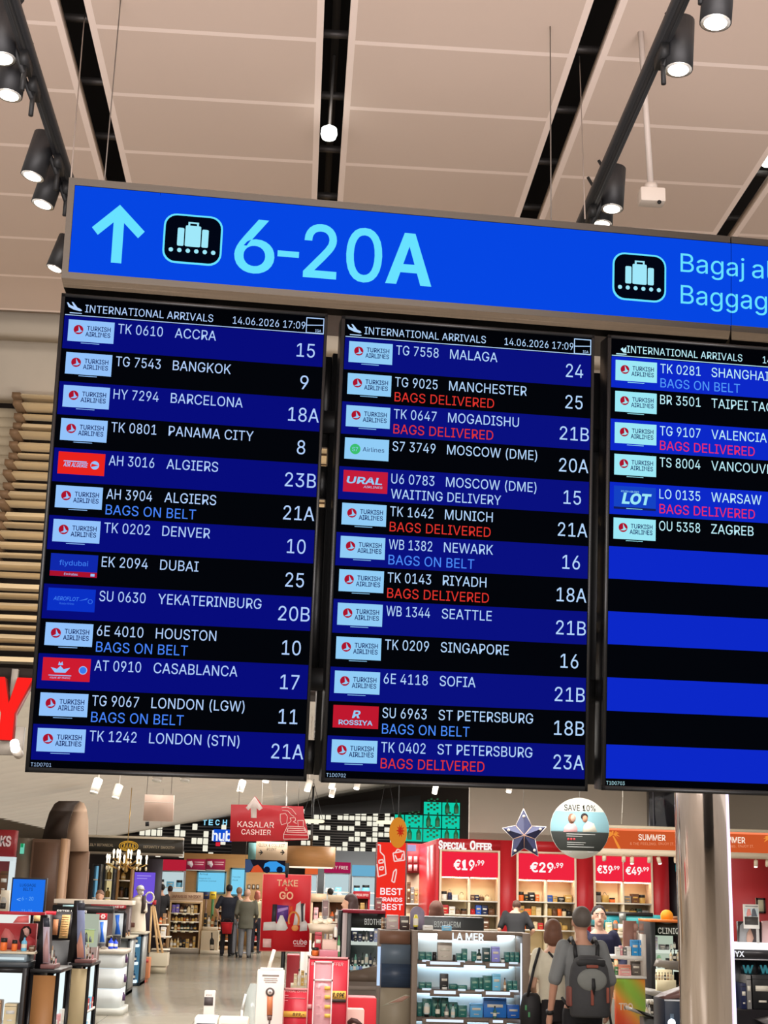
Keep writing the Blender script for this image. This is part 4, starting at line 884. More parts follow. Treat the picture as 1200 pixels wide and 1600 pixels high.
scr = board('video_screen', 'video screen showing a bright blue car and an orange flash', 'screen', (383, 1343, 446, 1363), 40, .08, (24, 22, 30), mat=E((30, 28, 40), .8))
poly(scr, 40, [(414, 1349), (421, 1346), (432, 1346), (440, 1351), (446, 1354), (446, 1362), (413, 1362), (412, 1355)], E((60, 160, 240), .9), 'car_picture')
poly(scr, 40, [(391, 1363), (396, 1354), (403, 1351), (408, 1356), (412, 1363)], E((230, 90, 50), .8), 'flash_picture')
poly(scr, 40, [(383, 1343), (391, 1343), (396, 1354), (389, 1363), (383, 1363)], E((70, 90, 130), .7), 'smoke_picture')
for q in ((417, 1359), (437, 1359)):
    c_ = W(*q, 40); MB().tube((c_.x, 39.995, c_.z), (c_.x, 39.99, c_.z), .09, 0, 14).build('wheel_picture', [E((16, 30, 60), .8)], scr)
hang(scr, 40, 384, 1343); hang(scr, 40, 444, 1343)
rect(scr, 40, (388, 1317, 402, 1343), M((104, 150, 150), .5), 'upper_banner', .05, .03)

# curved wooden canopy
mb = MB(); Yc = 38; xa, xb = wx(447, Yc, 1338), wx(525, Yc, 1338); zt_, zb_ = W(486, 1322, Yc).z, W(486, 1354, Yc).z
n = 26; cxm = (xa + xb) / 2; rr = (xb - xa) / 2
cn = thing('wooden_canopy', 'curved honey wood canopy hanging under the white cubes', 'canopy', (cxm, Yc + 1.2, zb_))
mb.lathe([(rr, 0), (rr, zt_ - zb_)], cxm, Yc + rr, zb_, 0, 40); mb.build('rim', [M((184, 134, 84), .5, noise=.2, scale=3, kind='wood')], cn)
mb = MB(); mb.lathe([(rr * .9, -.03), (rr * .93, 0)], cxm, Yc + rr, zb_, 0, 40); mb.build('light_ring', [E((255, 236, 206), 1.4)], cn)
mb = MB(); mb.tube((cxm, Yc + rr, zt_), (cxm, Yc + rr, zc(cxm, Yc + rr)), .03); mb.build('hanger', [black], cn)

for k, (a, b_, wd, lab_) in enumerate(((488, 1283, 34, 'thin glowing ring lamp in front of the white cubes near the cashier sign'), (604, 1285, 28, 'thin glowing ring lamp beside the yellow egg lantern'))):
    c_ = W(a, b_, 36); rr = wx(a + wd / 2, 36, b_) - wx(a - wd / 2, 36, b_)
    r = thing('ring_lamp', lab_, 'lamp', tuple(c_)); mb = MB(); rad = rr / 2
    mb.path([(c_.x + rad * math.cos(t), 36 + rad * math.sin(t), c_.z) for t in [2 * math.pi * i / 28 for i in range(29)]], .035, 0, 8); mb.build('ring', [E((255, 240, 205), 1.3)], r)
    mb = MB(); mb.tube((c_.x - rad, 36, c_.z), (c_.x, 36, zc(c_.x - rad, 36) - .1), .006, 0, 5); mb.tube((c_.x + rad, 36, c_.z), (c_.x, 36, zc(c_.x - rad, 36) - .1), .006, 0, 5); mb.tube((c_.x, 36, zc(c_.x - rad, 36) - .1), (c_.x, 36, zc(c_.x, 36) - .03), .006, 0, 5); mb.build('cable', [black], r)

# ---------------------------------------------------------------- hanging signs
Y = 19
r = thing('cashier_sign', 'red hanging KASALAR CASHIER board with a white arrow', 'sign', tuple(W(420, 1314, Y)))
poly(r, Y, [(361, 1257), (389, 1257.4), (398.5, 1243.5), (410, 1257.8), (474, 1260), (475, 1277), (479, 1290), (482, 1305), (482, 1312), (418, 1314.5), (359, 1314.5)], M((186, 40, 50), .5), 'panel', 0, .03)
poly(r, Y, [(398.3, 1244.5), (410.5, 1263), (405, 1266.5), (401, 1262.5), (401, 1278), (392, 1278), (392, 1262.5), (388, 1266), (384, 1262)], M((240, 224, 220), .5), 'arrow')
wr(r, Y, 'KASALAR', 371, 1292, 9, (244, 224, 220), 57, 0); wr(r, Y, 'CASHIER', 377, 1303.5, 8, (244, 224, 220), 46, 0)
wl = M((244, 214, 210), .5); rd_ = M((186, 40, 50), .5)
mb = MB()
def sp(pts): mb.path([(W(a, b_, Y).x, Y - .004, W(a, b_, Y).z) for a, b_ in pts], .0045, 0, 5)
sp([(443, 1311), (443, 1304), (449, 1291), (475, 1292), (482, 1305), (482, 1311), (443, 1311)]); sp([(443, 1304), (482, 1305)]); sp([(448, 1300), (450, 1294), (475, 1295), (478, 1301), (448, 1300)]); sp([(449, 1297.5), (476, 1298)])
sp([(450, 1291), (449, 1287), (453, 1285), (455, 1282), (453, 1278), (461, 1277.5), (462, 1282), (458, 1284), (464, 1287)]); sp([(466, 1291), (465, 1282), (474, 1282), (474, 1291)]); sp([(438, 1272), (446, 1271), (449, 1276), (448, 1286), (440, 1289), (438, 1282), (438, 1272)])
sp([(440, 1262), (448, 1261), (456, 1264), (463, 1273)]); sp([(441, 1266), (450, 1267), (455, 1273), (460, 1276)])
mb.build('cash_register_drawing', [wl], r)
for a, b_ in ((373, 1257), (466, 1260)): hang(r, Y, a, b_)

Y = 26
r = board('click_and_collect_sign', 'beige hanging CLICK & COLLECT POINT sign with two small arrows', 'sign', (400, 1315, 449, 1344), Y, .03, (196, 172, 146))
wr(r, Y, 'CLICK & COLLECT', 404, 1322.5, 4.5, (70, 60, 52), 41, 0); wr(r, Y, 'POINT', 417, 1329, 4.5, (70, 60, 52), 15, 0)
for a, s_ in ((404, 1), (438, 1)):
    poly(r, Y, [(a, 1331), (a + 4, 1331), (a + 2, 1328.5), (a + 3.5, 1327.5), (a + 7, 1332), (a + 3, 1336), (a + 2, 1335), (a + 4, 1333), (a, 1332.5)], M((40, 34, 30), .5), 'arrow')
hang(r, Y, 406, 1315); hang(r, Y, 444, 1315)

Y = 17
r = thing('promotion_disc', 'round hanging SAVE 10% disc with a photo of two people', 'sign', tuple(W(906, 1341, Y)))
cc = W(906, 1294, Y); R_ = (wx(952, Y, 1294) - wx(860, Y, 1294)) / 2
def dseg(z0, z1, mat, name, y, rr=1):
    mb = MB(); pts = []
    for i in range(41):
        zz = z0 + (z1 - z0) * i / 40; pts.append((math.sqrt(max(0, (R_ * rr) ** 2 - zz * zz)), zz))
    mb.prism([(cc.x + a, cc.z + b_) for a, b_ in pts] + [(cc.x - a, cc.z + b_) for a, b_ in pts[::-1]], y, y + .003); return mb.build(name, [mat], r)
mb = MB(); mb.prism([(cc.x + R_ * math.cos(t), cc.z + R_ * math.sin(t)) for t in [2 * math.pi * i / 60 for i in range(60)]], Y, Y + .012); mb.build('board', [M((206, 206, 196), .5)], r)
kz = R_ / 47.5
dseg(-6 * kz, 26 * kz, M((134, 176, 186), .5), 'photo', Y - .003, .992); dseg(-35 * kz, -6 * kz, M((56, 60, 58), .5), 'text_field', Y - .003, .992)
wr(r, Y - .003, 'SAVE 10%', 881.5, 1266, 9, (60, 58, 54), 49, .01)
yy = Y - .003
poly(r, yy, [(880, 1300), (882, 1292), (889, 1286), (898, 1287), (902, 1294), (902, 1300)], M((232, 178, 180), .6), 'pink_top'); poly(r, yy, [(910, 1300), (912, 1290), (918, 1283), (928, 1287), (933, 1300)], M((214, 208, 192), .6), 'white_shirt')
def oval(px, py, a, b_, mat, name, off=.005): return poly(r, yy, [(px + a * math.cos(t), py + b_ * math.sin(t)) for t in [2 * math.pi * i / 16 for i in range(16)]], mat, name, off)
oval(893, 1279, 5.5, 8, M((150, 104, 80), .6), 'hair'); oval(895.5, 1278, 4, 6, M((222, 176, 156), .6), 'face', .007)
oval(913, 1276, 5.5, 5.5, M((40, 30, 28), .6), 'hair'); oval(914, 1279.5, 4, 5.5, M((198, 146, 118), .6), 'face', .007)
for k in range(3): oval(888 + k * 4.6, 1311, 1.8, 1.8, M((196, 60, 70), .5), 'red_dot')
for a in ((885, 1303, 930, 1304.3), (885, 1306, 910, 1307), (886, 1316, 915, 1317), (886, 1319, 912, 1320), (886, 1323, 928, 1324), (889, 1331, 894, 1332), (918, 1331, 928, 1332)): rect(r, yy, a, M((170, 172, 168), .5), 'text_line')
hang(r, Y, 906, 1247)

Y = 16
r = thing('paper_star', 'dark blue folded paper star with white edges hanging near the round disc', 'star', tuple(W(818, 1338, Y)))
P_ = [(818, 1264), (831, 1291), (853.5, 1292), (836, 1311), (841, 1338), (819, 1325), (799, 1338.5), (802, 1311), (785, 1294), (806, 1290)]
cc_ = W(819, 1305, Y - .1); mb = MB(); V = [W(a, b_, Y) for a, b_ in P_]; B_ = W(819, 1305, Y + .1)
for i in range(10):
    a, b_ = V[i], V[(i + 1) % 10]; mb.face([a, b_, cc_], 0); mb.face([b_, a, B_], 0)
mb.build('body', [M((38, 42, 78), .5)], r, smooth=False)
mb = MB()
for i in range(0, 10, 1): mb.tube(V[i], V[(i + 1) % 10], .0045, 0, 5)
mb.build('edge_piping', [M((214, 208, 206), .5)], r)
mb = MB()
for i in (1, 3, 5, 7, 9): mb.tube(V[i], cc_, .005, 0, 5)
mb.build('fold_line', [M((190, 150, 130), .5)], r)
for i in (0, 2, 4, 6, 8):
    p_ = V[i] * .72 + cc_ * .28; MB().ball((p_.x, p_.y - .012, p_.z), .016, 0, 8, 6).build('sequin', [M((226, 214, 196), .4)], r)
hang(r, Y, 818, 1264, .003)

for k, (bx_, Y, lab_) in enumerate((((225, 1242, 271, 1283), 15, 'plain beige panel hanging below the boarded ceiling'),)):
    r = board('beige_banner', lab_, 'panel', bx_, Y, .04, (214, 184, 166)); rect(r, Y, (226, 1253, 270, 1254), M((240, 226, 214), .5), 'fold_line'); hang(r, Y, 229, 1243); hang(r, Y, 267, 1243)
    MB().tube(W(230, 1284, Y), W(230, 1291, Y), .02, 0, 8).build('knob', [black], r)

# ceiling spots of the shop
k = 0
for px, py, Y, on, lab_ in ((147, 1240, 16, 0, 'white ceiling spot above the timber arch'), (180, 1248, 17, 0, 'white ceiling spot between the arch and the beige panel'), (245, 1221, 14, 0, 'white cylinder ceiling spot just under the first screen'), (289, 1221, 14, 0, 'white cylinder ceiling spot close to the first screen corner'),
                            (375, 1238, 20, 0, 'pale ceiling spot above the cashier sign'), (480, 1236, 22, 1, 'glowing ceiling spot over the cash register drawing'), (518, 1245, 25, 1, 'glowing ceiling spot lower of two near the black beam'), (518, 1232, 22, 1, 'glowing ceiling spot upper of two near the black beam'), (557, 1233, 24, 1, 'glowing ceiling spot above the black beam'),
                            (679, 1240, 26, 1, 'small ceiling spot above the green bottle wall'), (795, 1238, 25, 1, 'round glowing ceiling lamp above the paper star'), (415, 1222, 20, 1, 'small glowing ceiling spot at the lower edge of the first screen')):
    p_ = W(px, py, Y); r = thing('ceiling_spot', lab_, 'lamp', tuple(p_)); h_ = zc(p_.x, Y)
    MB().tube((p_.x, Y, p_.z + .02), (p_.x + .03, Y + .05, p_.z + .16), .05, 0, 14).build('housing', [M((226, 218, 206), .5)], r)
    MB().tube((p_.x, Y, p_.z + .018), (p_.x - .003, Y - .004, p_.z + .0), .046, 0, 14).build('lens', [E((255, 250, 236), 4) if on else M((240, 236, 226), .4)], r)
    if h_ > p_.z + .2: MB().tube((p_.x + .03, Y + .05, p_.z + .15), (p_.x + .03, Y + .05, h_), .008, 0, 6).build('stem', [M((200, 192, 182), .5)], r)
# ================================================================ right: special offer wall, banner
Y0 = 30
rw = thing('special_offer_wall', 'tall red wall with three lit shelf bays under SPECIAL OFFER lettering', 'wall unit', (wx(860, Y0), Y0, 0))
ztop = W(860, 1315, Y0).z
XL, XR = wx(684.2, Y0), wx(1047, Y0)
BAYS = []
for (a, b_, t) in ((684.5, 781.5, 1328), (806, 902, 1331), (927.5, 1022.5, 1335)):
    BAYS.append((wx(a, Y0), wx(b_, Y0), W((a + b_) / 2, t, Y0).z))
xs = [XL] + [v for q in BAYS for v in q[:2]] + [XR]
for i in range(0, 8, 2): MB().box(xs[i], Y0, 0, xs[i + 1], Y0 + .5, ztop).build('red_panel', [redw], rw)
for q in BAYS: MB().box(q[0], Y0, q[2], q[1], Y0 + .5, ztop).build('red_panel', [redw], rw)
p_ = wr(rw, Y0, 'S', 685, 1326, 12.5, (255, 250, 246), 6.5, .05, .04, 1, 'lit_lettering'); wr(rw, Y0, 'PECIAL', 692.5, 1326, 9.5, (255, 250, 246), 36, .05, .04, 1, 'lit_lettering')
wr(rw, Y0, 'O', 734, 1327, 12.5, (255, 250, 246), 9, .05, .04, 1, 'lit_lettering'); wr(rw, Y0, 'FFER', 744, 1327, 9.5, (255, 250, 246), 24.5, .05, .04, 1, 'lit_lettering')
HD = [(1332, 1370), (1335.5, 1374.5), (1339.5, 1377.5)]
SHELF_NAMES = ['lowest shelf', 'second shelf', 'third shelf', 'upper shelf']
palette = [['white', 'light blue', 'navy', 'blue', 'red', 'cream', 'brown', 'gold'], ['brown', 'cream', 'red', 'blue', 'black', 'gold', 'orange'], ['red', 'brown', 'dark green', 'cream', 'orange', 'gold', 'grey']]
for n, (q, hd, nm) in enumerate(zip(BAYS, HD, ('19.99', '29.99', '39.99 and 49.99'))):
    xa, xb, zt_ = q; zh = W(0 * 1 + (733, 854, 975)[n], hd[1], Y0).z; zl = [W((733, 854, 975)[n], s_, Y0).z for s_ in ((1407, 1429, 1451), (1409, 1431, 1453), (1411, 1433, 1455))[n]]
    zl = sorted(zl + [.55])
    bay = cabinet('shelf_bay', ('white lit shelf bay under SPECIAL OFFER lettering', 'white lit shelf bay below the dark blue star', 'white lit shelf bay with two prices on its header')[n], 'shelf', xa + .01, xb - .01, Y0 - .02, .5, zt_, zl, (M((226, 206, 180), .45), M((240, 222, 180), .6), M((240, 228, 200), .5)), side=.045)
    MB().box(xa + .06, Y0 - .03, zh, xb - .06, Y0 + .08, zt_ - .05).build('price_header', [redl], bay)
    xm = (xa + xb) / 2
    MB().box(xm - .018, Y0, .1, xm + .018, Y0 + .46, zh).build('divider', [M((236, 224, 196), .5)], bay)
    MB().box(xa + .08, Y0 + .05, zh - .03, xb - .08, Y0 + .09, zh - .012).build('strip_light', [E((255, 236, 196), 16)], bay)
    for s_, z in enumerate(zl):
        for hlf, (u0, u1) in enumerate(((xa + .06, xm - .03), (xm + .03, xb - .06))):
            if s_ == 0: continue
            fill(u0, u1, z, Y0 + .1, .2, .1, .22, ['box', 'box', 'jar', 'bag'], palette[n], 'the %s %s of the %s' % (('inner', 'outer')[hlf], SHELF_NAMES[s_], ('SPECIAL OFFER bay', 'bay under the star', 'two price bay')[n]), 'boxed gifts on the special offer shelves', .08, .16, .015, 100 * n + 10 * s_ + hlf)
def price(bay_t, px, py, h, a, b_, x2, wa, wb):
    r = bay_t; wr(r, Y0 - .03, a, px, py, h, (255, 250, 250), wa, .03, 0, 1, 'price_lettering'); wr(r, Y0 - .03, b_, x2, py - h * .45, h * .5, (255, 250, 250), wb, .03, 0, 1, 'price_lettering')
price(rw, 708.5, 1358.5, 15, '€19', ',99', 743, 33, 13.5)
price(rw, 828, 1362, 14.5, '€29', ',99', 866, 37, 14); price(rw, 933, 1364, 11.5, '€39', ',99', 957, 24, 11); price(rw, 977.5, 1366, 11.5, '€49', ',99', 1002.5, 25, 11.5)
rect(rw, Y0 - .03, (973, 1341, 974.3, 1377), white_p, 'header_divider')

# red block standing at the end of the wall and dark passage with exit sign
x0, z0, x1, z1 = fr(1046, 1340, 1075, 1460, Y0 + .2)
mb = MB(); mb.box(x0, Y0 + .15, 0, x1 + .4, Y0 + .3, z1 + .1); solo(mb, 'dark_panel', [M((16, 16, 22), .4)], 'black upright panel at the end of the red shelf wall', 'panel')
r = board('exit_sign', 'small green glowing exit sign in front of the black panel', 'sign', (1056.5, 1351, 1070, 1362), 29, .06, None, mat=E((16, 120, 128), .9))
rect(r, 29, (1060, 1354.5, 1067, 1358), E((110, 220, 230), 1), 'symbol'); hang(r, 29, 1063, 1351)
r = board('small_purple_sign', 'small purple sign above the green exit sign', 'sign', (1060, 1341, 1068, 1350), 29.2, .04, (90, 70, 120)); oval_c = W(1064, 1345.5, 29.2)
MB().tube((oval_c.x, 29.2, oval_c.z), (oval_c.x, 29.19, oval_c.z), .04, 0, 14).build('symbol', [M((210, 200, 220), .5)], r); hang(r, 29.2, 1064, 1341)

# orange SUMMER fascia
Y = 23.5
x0, z0, x1, z1 = fr(900, 1298, 1260, 1330, Y)
fz = thing('summer_fascia', 'orange illuminated SUMMER fascia crossing behind the steel column', 'fascia', ((x0 + x1) / 2, Y, z0))
org = E((214, 92, 46), .85)
MB().box(x0, Y, z0, x1, Y + .3, z1).build('panel', [org], fz)
MB().box(x0, Y - .05, z1, x1, Y + .3, z1 + .05).build('top_trim', [M((240, 226, 200), .4)], fz); MB().box(x0, Y - .02, z1 - .03, x1, Y - .001, z1).build('glowing_strip', [E((255, 130, 90), 1.2)], fz)
MB().box(x0, Y - .1, z0 - .09, x1, Y + .3, z0).build('bottom_trim', [M((240, 222, 196), .4)], fz)
for dx in (0, 124.5):
    wr(fz, Y, 'SUMMER', 997.5 + dx, 1312.5 + dx * .03, 9, (255, 236, 216), 42.5, .02, 0, 1); [wr(fz, Y, t_, a + dx, 1320 + dx * .03, 4, (240, 150, 110), b_, .01, 0, .9) for t_, a, b_ in (('& THE', 984.5, 14), ('FEELING.', 1001, 25), ('ENJOY IT.', 1029, 24.5))]
def palm(px, py):
    mb = MB()
    def q(a, b_): v = W(a, b_, Y); return (v.x, v.z)
    mb.prism([q(px - 1, py + 2), q(px + 1, py + 2), q(px + 8, py + 14), q(px + 12, py + 22), q(px + 8, py + 22), q(px + 4, py + 14)], Y - .004, Y - .002)
    for a in (-170, -140, -100, -60, -30, 10, 40, 150):
        t = math.radians(a); ex_, ey_ = px + 11 * math.cos(t), py + 8 * math.sin(t) + 2
        mb.prism([q(px, py), q((px + ex_) / 2 - 1.5 * math.sin(t), (py + ey_) / 2 - 3), q(ex_, ey_), q((px + ex_) / 2 + 1.2 * math.sin(t), (py + ey_) / 2)], Y - .004, Y - .002)
    mb.build('palm_drawing', [E((244, 150, 60), .95)], fz)
palm(958, 1304); palm(1203, 1310)
names_ = ['first', 'second', 'third', 'fourth', 'fifth', 'sixth', 'seventh', 'eighth']
for k, (px, py, on) in enumerate(((944, 1341, 0), (974.5, 1343, 0), (987.5, 1346, 1), (1014.5, 1344, 0), (1028, 1346, 1), (1056, 1344, 0), (1181, 1351, 1), (1199, 1350, 0))):
    a = W(px, py - 7, Y); b_ = W(px + (3 if k == 4 else 0), py + 3, Y)
    r = thing('fascia_spotlight', 'small white spotlight under the SUMMER fascia, %s along from the round disc' % names_[k], 'spotlight', tuple(b_), 'white spotlights under the orange fascia')
    MB().tube(a, b_, .033, 0, 14).build('housing', [M((236, 218, 194), .5)], r); MB().tube(b_, b_ + Vector((0, -.003, -.006)), .028, 0, 12).build('lens', [E((255, 250, 240), 4) if on else M((250, 240, 226), .4)], r)
    MB().tube(a + Vector((0, 0, -.01)), (a.x, Y, z0 - .088), .012, 0, 6).build('stem', [M((236, 218, 194), .5)], r)
r = thing('suspension_cable', 'thin pale cord hanging in front of the grey wall beside the round disc', 'cord', tuple(W(971, 1288, Y))); MB().path([W(971, 1288, Y), W(972, 1270, Y), W(973, 1246, Y), Vector((W(973, 1240, Y).x, Y, zc(W(973, 1240, Y).x, Y)))], .006).build('strand', [M((210, 204, 192), .5)], r)

# red totem with drawings and the red cube beside it
Y = 26
x0, z0, x1, z1 = fr(588.5, 1316.5, 635.5, 1430, Y)
tt = thing('brand_totem', 'glowing red BEST BRANDS totem with white line drawings', 'totem', ((x0 + x1) / 2, Y, 0))
MB().box(x0, Y, .1, x1, Y + .55, z1).build('body', [M((60, 12, 14), .5)], tt); MB().box(x0, Y - .02, z0 - .25, x1 - .03, Y, z1).build('lit_face', [E((244, 50, 38), .95)], tt)
MB().box(x0 - .03, Y - .05, 0, x1 + .03, Y + .6, .1).build('plinth', [M((60, 12, 14), .5)], tt)
for t_, a, b_, h_, w_ in (('BEST', 594, 1397.5, 10, 34.5), ('BRANDS', 593, 1408, 6, 35.5), ('BEST', 595, 1421, 9, 34)): wr(tt, Y - .02, t_, a, b_, h_, (255, 236, 240), w_, .025, 0, 1)
mb = MB()
def ln(pts): mb.path([(W(a, b_, Y).x, Y - .025, W(a, b_, Y).z) for a, b_ in pts], .012, 0, 5)
ln([(590, 1320), (594, 1320), (594, 1331), (600, 1337), (603, 1366), (591, 1370), (589, 1350)]); ln([(592, 1344), (598, 1343), (599, 1348), (592, 1349), (592, 1344)]); ln([(593, 1355), (599, 1354), (598, 1359), (593, 1359), (593, 1355)])
ln([(614, 1333), (631, 1330), (632, 1344), (616, 1346), (614, 1333)]); ln([(617, 1336), (620, 1343), (627, 1342), (629, 1334)]); ln([(617, 1333), (621, 1327), (628, 1330)]); ln([(612, 1377), (615, 1362), (619, 1358), (619, 1364), (616, 1379), (612, 1377)])
mb.build('line_drawing', [E((255, 220, 214), .9)], tt)
eg = thing('egg_lantern', 'yellow and orange egg shaped lantern with a red burst beside the red totem', 'lantern', tuple(W(622, 1326, 25)))
c_ = W(622, 1301, 25); rx = wx(636, 25, 1301) - wx(622, 25, 1301); rz = W(622, 1277, 25).z - c_.z
mb = MB(); mb.ball(c_, (rx, rx, rz), 0, 20, 14); mb.build('shell', [E((238, 150, 50), .75)], eg)
mb = MB()
for i in range(20):
    a0, a1 = 2 * math.pi * i / 20, 2 * math.pi * (i + 1) / 20
    r0, r1 = (1 if i % 2 == 0 else .5), (1 if i % 2 else .5)
    def sph(u, v): y_ = -math.sqrt(max(.0, 1 - u * u - v * v)) * rx * 1.02; return (c_.x + u * rx * 1.02, c_.y + y_, c_.z + v * rz * 1.02)
    mb.face([sph(.2, .1), sph(.2 + .5 * r0 * math.cos(a0), .1 + .45 * r0 * math.sin(a0)), sph(.2 + .5 * r1 * math.cos(a1), .1 + .45 * r1 * math.sin(a1))])
mb.build('burst_motif', [E((206, 44, 30), .8)], eg)
mb = MB(); mb.tube((c_.x, c_.y, c_.z + rz * .98), (c_.x, c_.y, zc(c_.x, c_.y)), .008, 0, 6); mb.build('hanging_wire', [black], eg)

x0, z0, x1, z1 = fr(634, 1318, 657.5, 1430, 34.2)
sh = thing('perfume_kiosk', 'dark red kiosk with bottle posters and perfume shelves beside the red totem', 'kiosk', ((x0 + x1) / 2, 34.2, 0))
MB().box(x0, 34.2, z1 - .68, x1, 34.6, z1).build('header', [M((150, 24, 34), .5)], sh)
for a, b_ in ((638, 1338), (646.5, 1338), (638, 1351), (646.5, 1351)): rect(sh, 34.2, (a, b_, a + 5.5, b_ + 10), M((226, 150, 150), .5), 'bottle_poster', .01, .008)
rect(sh, 34.2, (635, 1320, 650, 1330), E((200, 190, 240), .8), 'blue_white_motif')
MB().box(x0, 34.5, 0, x1, 34.6, z1 - .68).build('back_panel', [M((206, 178, 150), .6)], sh)
for z in (.5, 1.0, 1.45): MB().box(x0, 34.2, z - .03, x1, 34.5, z).build('shelf', [white_p], sh)
fill(x0 + .03, x1 - .03, 1.0, 34.25, .1, .12, .24, ['bottle', 'jar', 'box'], ['pink', 'gold', 'cream', 'brown'], 'the lower kiosk shelf', 'perfumes in the dark red kiosk', .07, .1, .03, 5)
fill(x0 + .03, x1 - .03, 1.45, 34.25, .1, .3, .55, ['box', 'box'], ['tan', 'black', 'grey', 'brown'], 'the upper kiosk shelf', 'perfumes in the dark red kiosk', .06, .09, .02, 6)
x0 = wx(684.2, Y0); z1 = W(684, 1311, Y0).z
mb = MB(); mb.box(x0 - .06, Y0, 0, x0 - .002, 34, z1, bev=.006); mb.box(x0 - .062, Y0 + .15, .3, x0 - .06, 33.9, z1 - .1, 1); solo(mb, 'red_side_wall', [M((204, 26, 40), .35), M((216, 30, 44), .3)], 'bright red glossy side wall closing the special offer unit beside the kiosk', 'wall panel')
# ================================================================ shop, side of the arch and the aisle counters
def gond(name, label, cat, px0, pxf, pxs, pyt, Y, front, side_lit=True, zt=None, frame=M((24, 22, 24), .35), group=None, end=None, shelves=(.28, .55)):
    """counter seen end-on: end panel px0..pxf facing the camera, lit shelves on the aisle side running back to pxs"""
    X0, X1 = wx(px0, Y, 1550), wx(pxf, Y, 1550)
    xs = (pxs - 450) / (pxf - 450); D = Y * (1 / xs - 1); zt = zt or W((px0 + pxf) / 2, pyt, Y).z
    r = thing(name, label, cat, ((X0 + X1) / 2, Y, 0), group)
    dd = .05
    MB().box(X0, Y + .012, .0, X1 - .28 if X1 - X0 > .6 else X0 + .04, Y + D, zt - .03).build('core', [frame], r)
    MB().box(X0, Y, 0, X0 + .03, Y + .03, zt - .03).build('post', [frame], r); MB().box(X1 - .03, Y, 0, X1, Y + .015, zt - .03).build('post', [frame], r); MB().box(X1 - .03, Y + D - .012, 0, X1, Y + D, zt - .03).build('post', [frame], r)
    MB().box(X0, Y - .01, zt - .03, X1 + .01, Y + D, zt, bev=.006).build('worktop', [frame], r)
    MB().box(X0, Y, 0, X1, Y + D, .06).build('plinth', [frame], r)
    MB().box(X0 + .03, Y + .004, .06, X1 - .03, Y + .016, zt - .05).build('end_panel', [front], r)
    MB().box(X0 + .05, Y + D - .03, .06, X1 - .03, Y + D, zt - .03).build('rear_panel', [frame], r)
    if side_lit:
        MB().box(X1 - .05, Y + .02, .06, X1 - .04, Y + D - .04, zt - .04).build('lit_back_panel', [E((228, 244, 246), 1.1)], r)
        for k, z in enumerate(shelves + (.08,)):
            MB().box(X1 - .04, Y + .02, z - .02, X1 - .005, Y + D - .04, z).build('shelf', [white_p], r)
    return r, X0, X1, D, zt
def side_goods(X1, Y, D, zs_, cols, phrase, group, seed, h=(.1, .18)):
    rnd = random.Random(seed); k = 0
    for zi, z in enumerate(zs_):
        y = Y + .08; j = 0
        while y < Y + D - .16 and j < 5:
            w_ = rnd.uniform(.07, .12); cl = rnd.choice(cols)
            mb = MB(); hh_ = rnd.uniform(*h); c = PAL[cl]
            mb.box(X1 - .038, y, z + .001, X1 - .01, y + w_, z + .001 + hh_, 0, bev=.004); mb.box(X1 - .01, y + w_ * .2, z + hh_ * .4, X1 - .009, y + w_ * .8, z + hh_ * .6, 1)
            solo(mb, 'carton', [M(c, .4), M((236, 228, 214), .5)], '%s carton, %s along the %s shelf of %s' % (cl, ORD[j], ('lower', 'middle', 'upper')[min(zi, 2)], phrase), 'box', group)
            y += w_ + rnd.uniform(.02, .07); j += 1

# front counters A (lit shelves facing the camera), B, C
Y = 11.9
X0, X1 = wx(-40, Y, 1550), wx(39, Y, 1550); zt_ = W(20, 1512, Y).z
A_ = cabinet('display_counter', 'low lit display counter with beige and red cartons at the frame edge', 'counter', X0, X1, Y, .5, zt_, [.33, .62], (M((28, 26, 28), .35), E((236, 246, 246), 1.1), E((236, 246, 248), .6)), side=.035)
for z, nm in ((.33, 'lower'), (.62, 'upper')):
    fill(X0 + .08, X1 - .05, z, Y + .06, .12, .14, .19, ['box'], ['tan', 'cream', 'tan', 'red'], 'the %s shelf of the low lit counter' % nm, 'cartons in the low lit counter', .09, .12, .03, int(z * 100))
tray = thing('tester_tray', 'two tier grey tester tray with a cream top on the low lit counter', 'tray', (wx(18, Y, 1505), Y, zt_))
xa, xb = wx(-40, Y, 1500), wx(50, Y, 1500)
MB().box(xa, Y + .03, zt_, xb - .03, Y + .45, zt_ + .04, bev=.008).build('lower_tier', [M((60, 66, 72), .35)], tray)
MB().box(xa, Y + .10, zt_ + .04, xb - .06, Y + .44, zt_ + .10, bev=.008).build('middle_tier', [M((128, 144, 154), .3)], tray)
MB().box(xa, Y + .10, zt_ + .10, xb, Y + .45, zt_ + .118, bev=.004).build('top_plate', [M((216, 202, 176), .4)], tray)
MB().box(xa, Y + .095, zt_ + .055, xb - .08, Y + .1, zt_ + .075).build('glowing_strip', [E((220, 236, 240), .9)], tray)
zp = zt_ + .1185
for k, (a, b_, h_, kd, cl, nm) in enumerate(((-2, 9, .10, 'jar', 'orange', 'orange candle jar at the edge of the cream tray top'), (16, 25, .085, 'jar', 'orange', 'small clear orange tumbler on the cream tray top'), (31, 40, .125, 'bottle', 'light blue', 'pale blue angular bottle on the cream tray top'), (44, 53, .045, 'box', 'brown', 'small dark box at the corner of the cream tray top'))):
    product(kd, cl, wx(a, Y + .2, 1490), wx(b_, Y + .2, 1490), zp, h_, Y + .2, .06, nm)
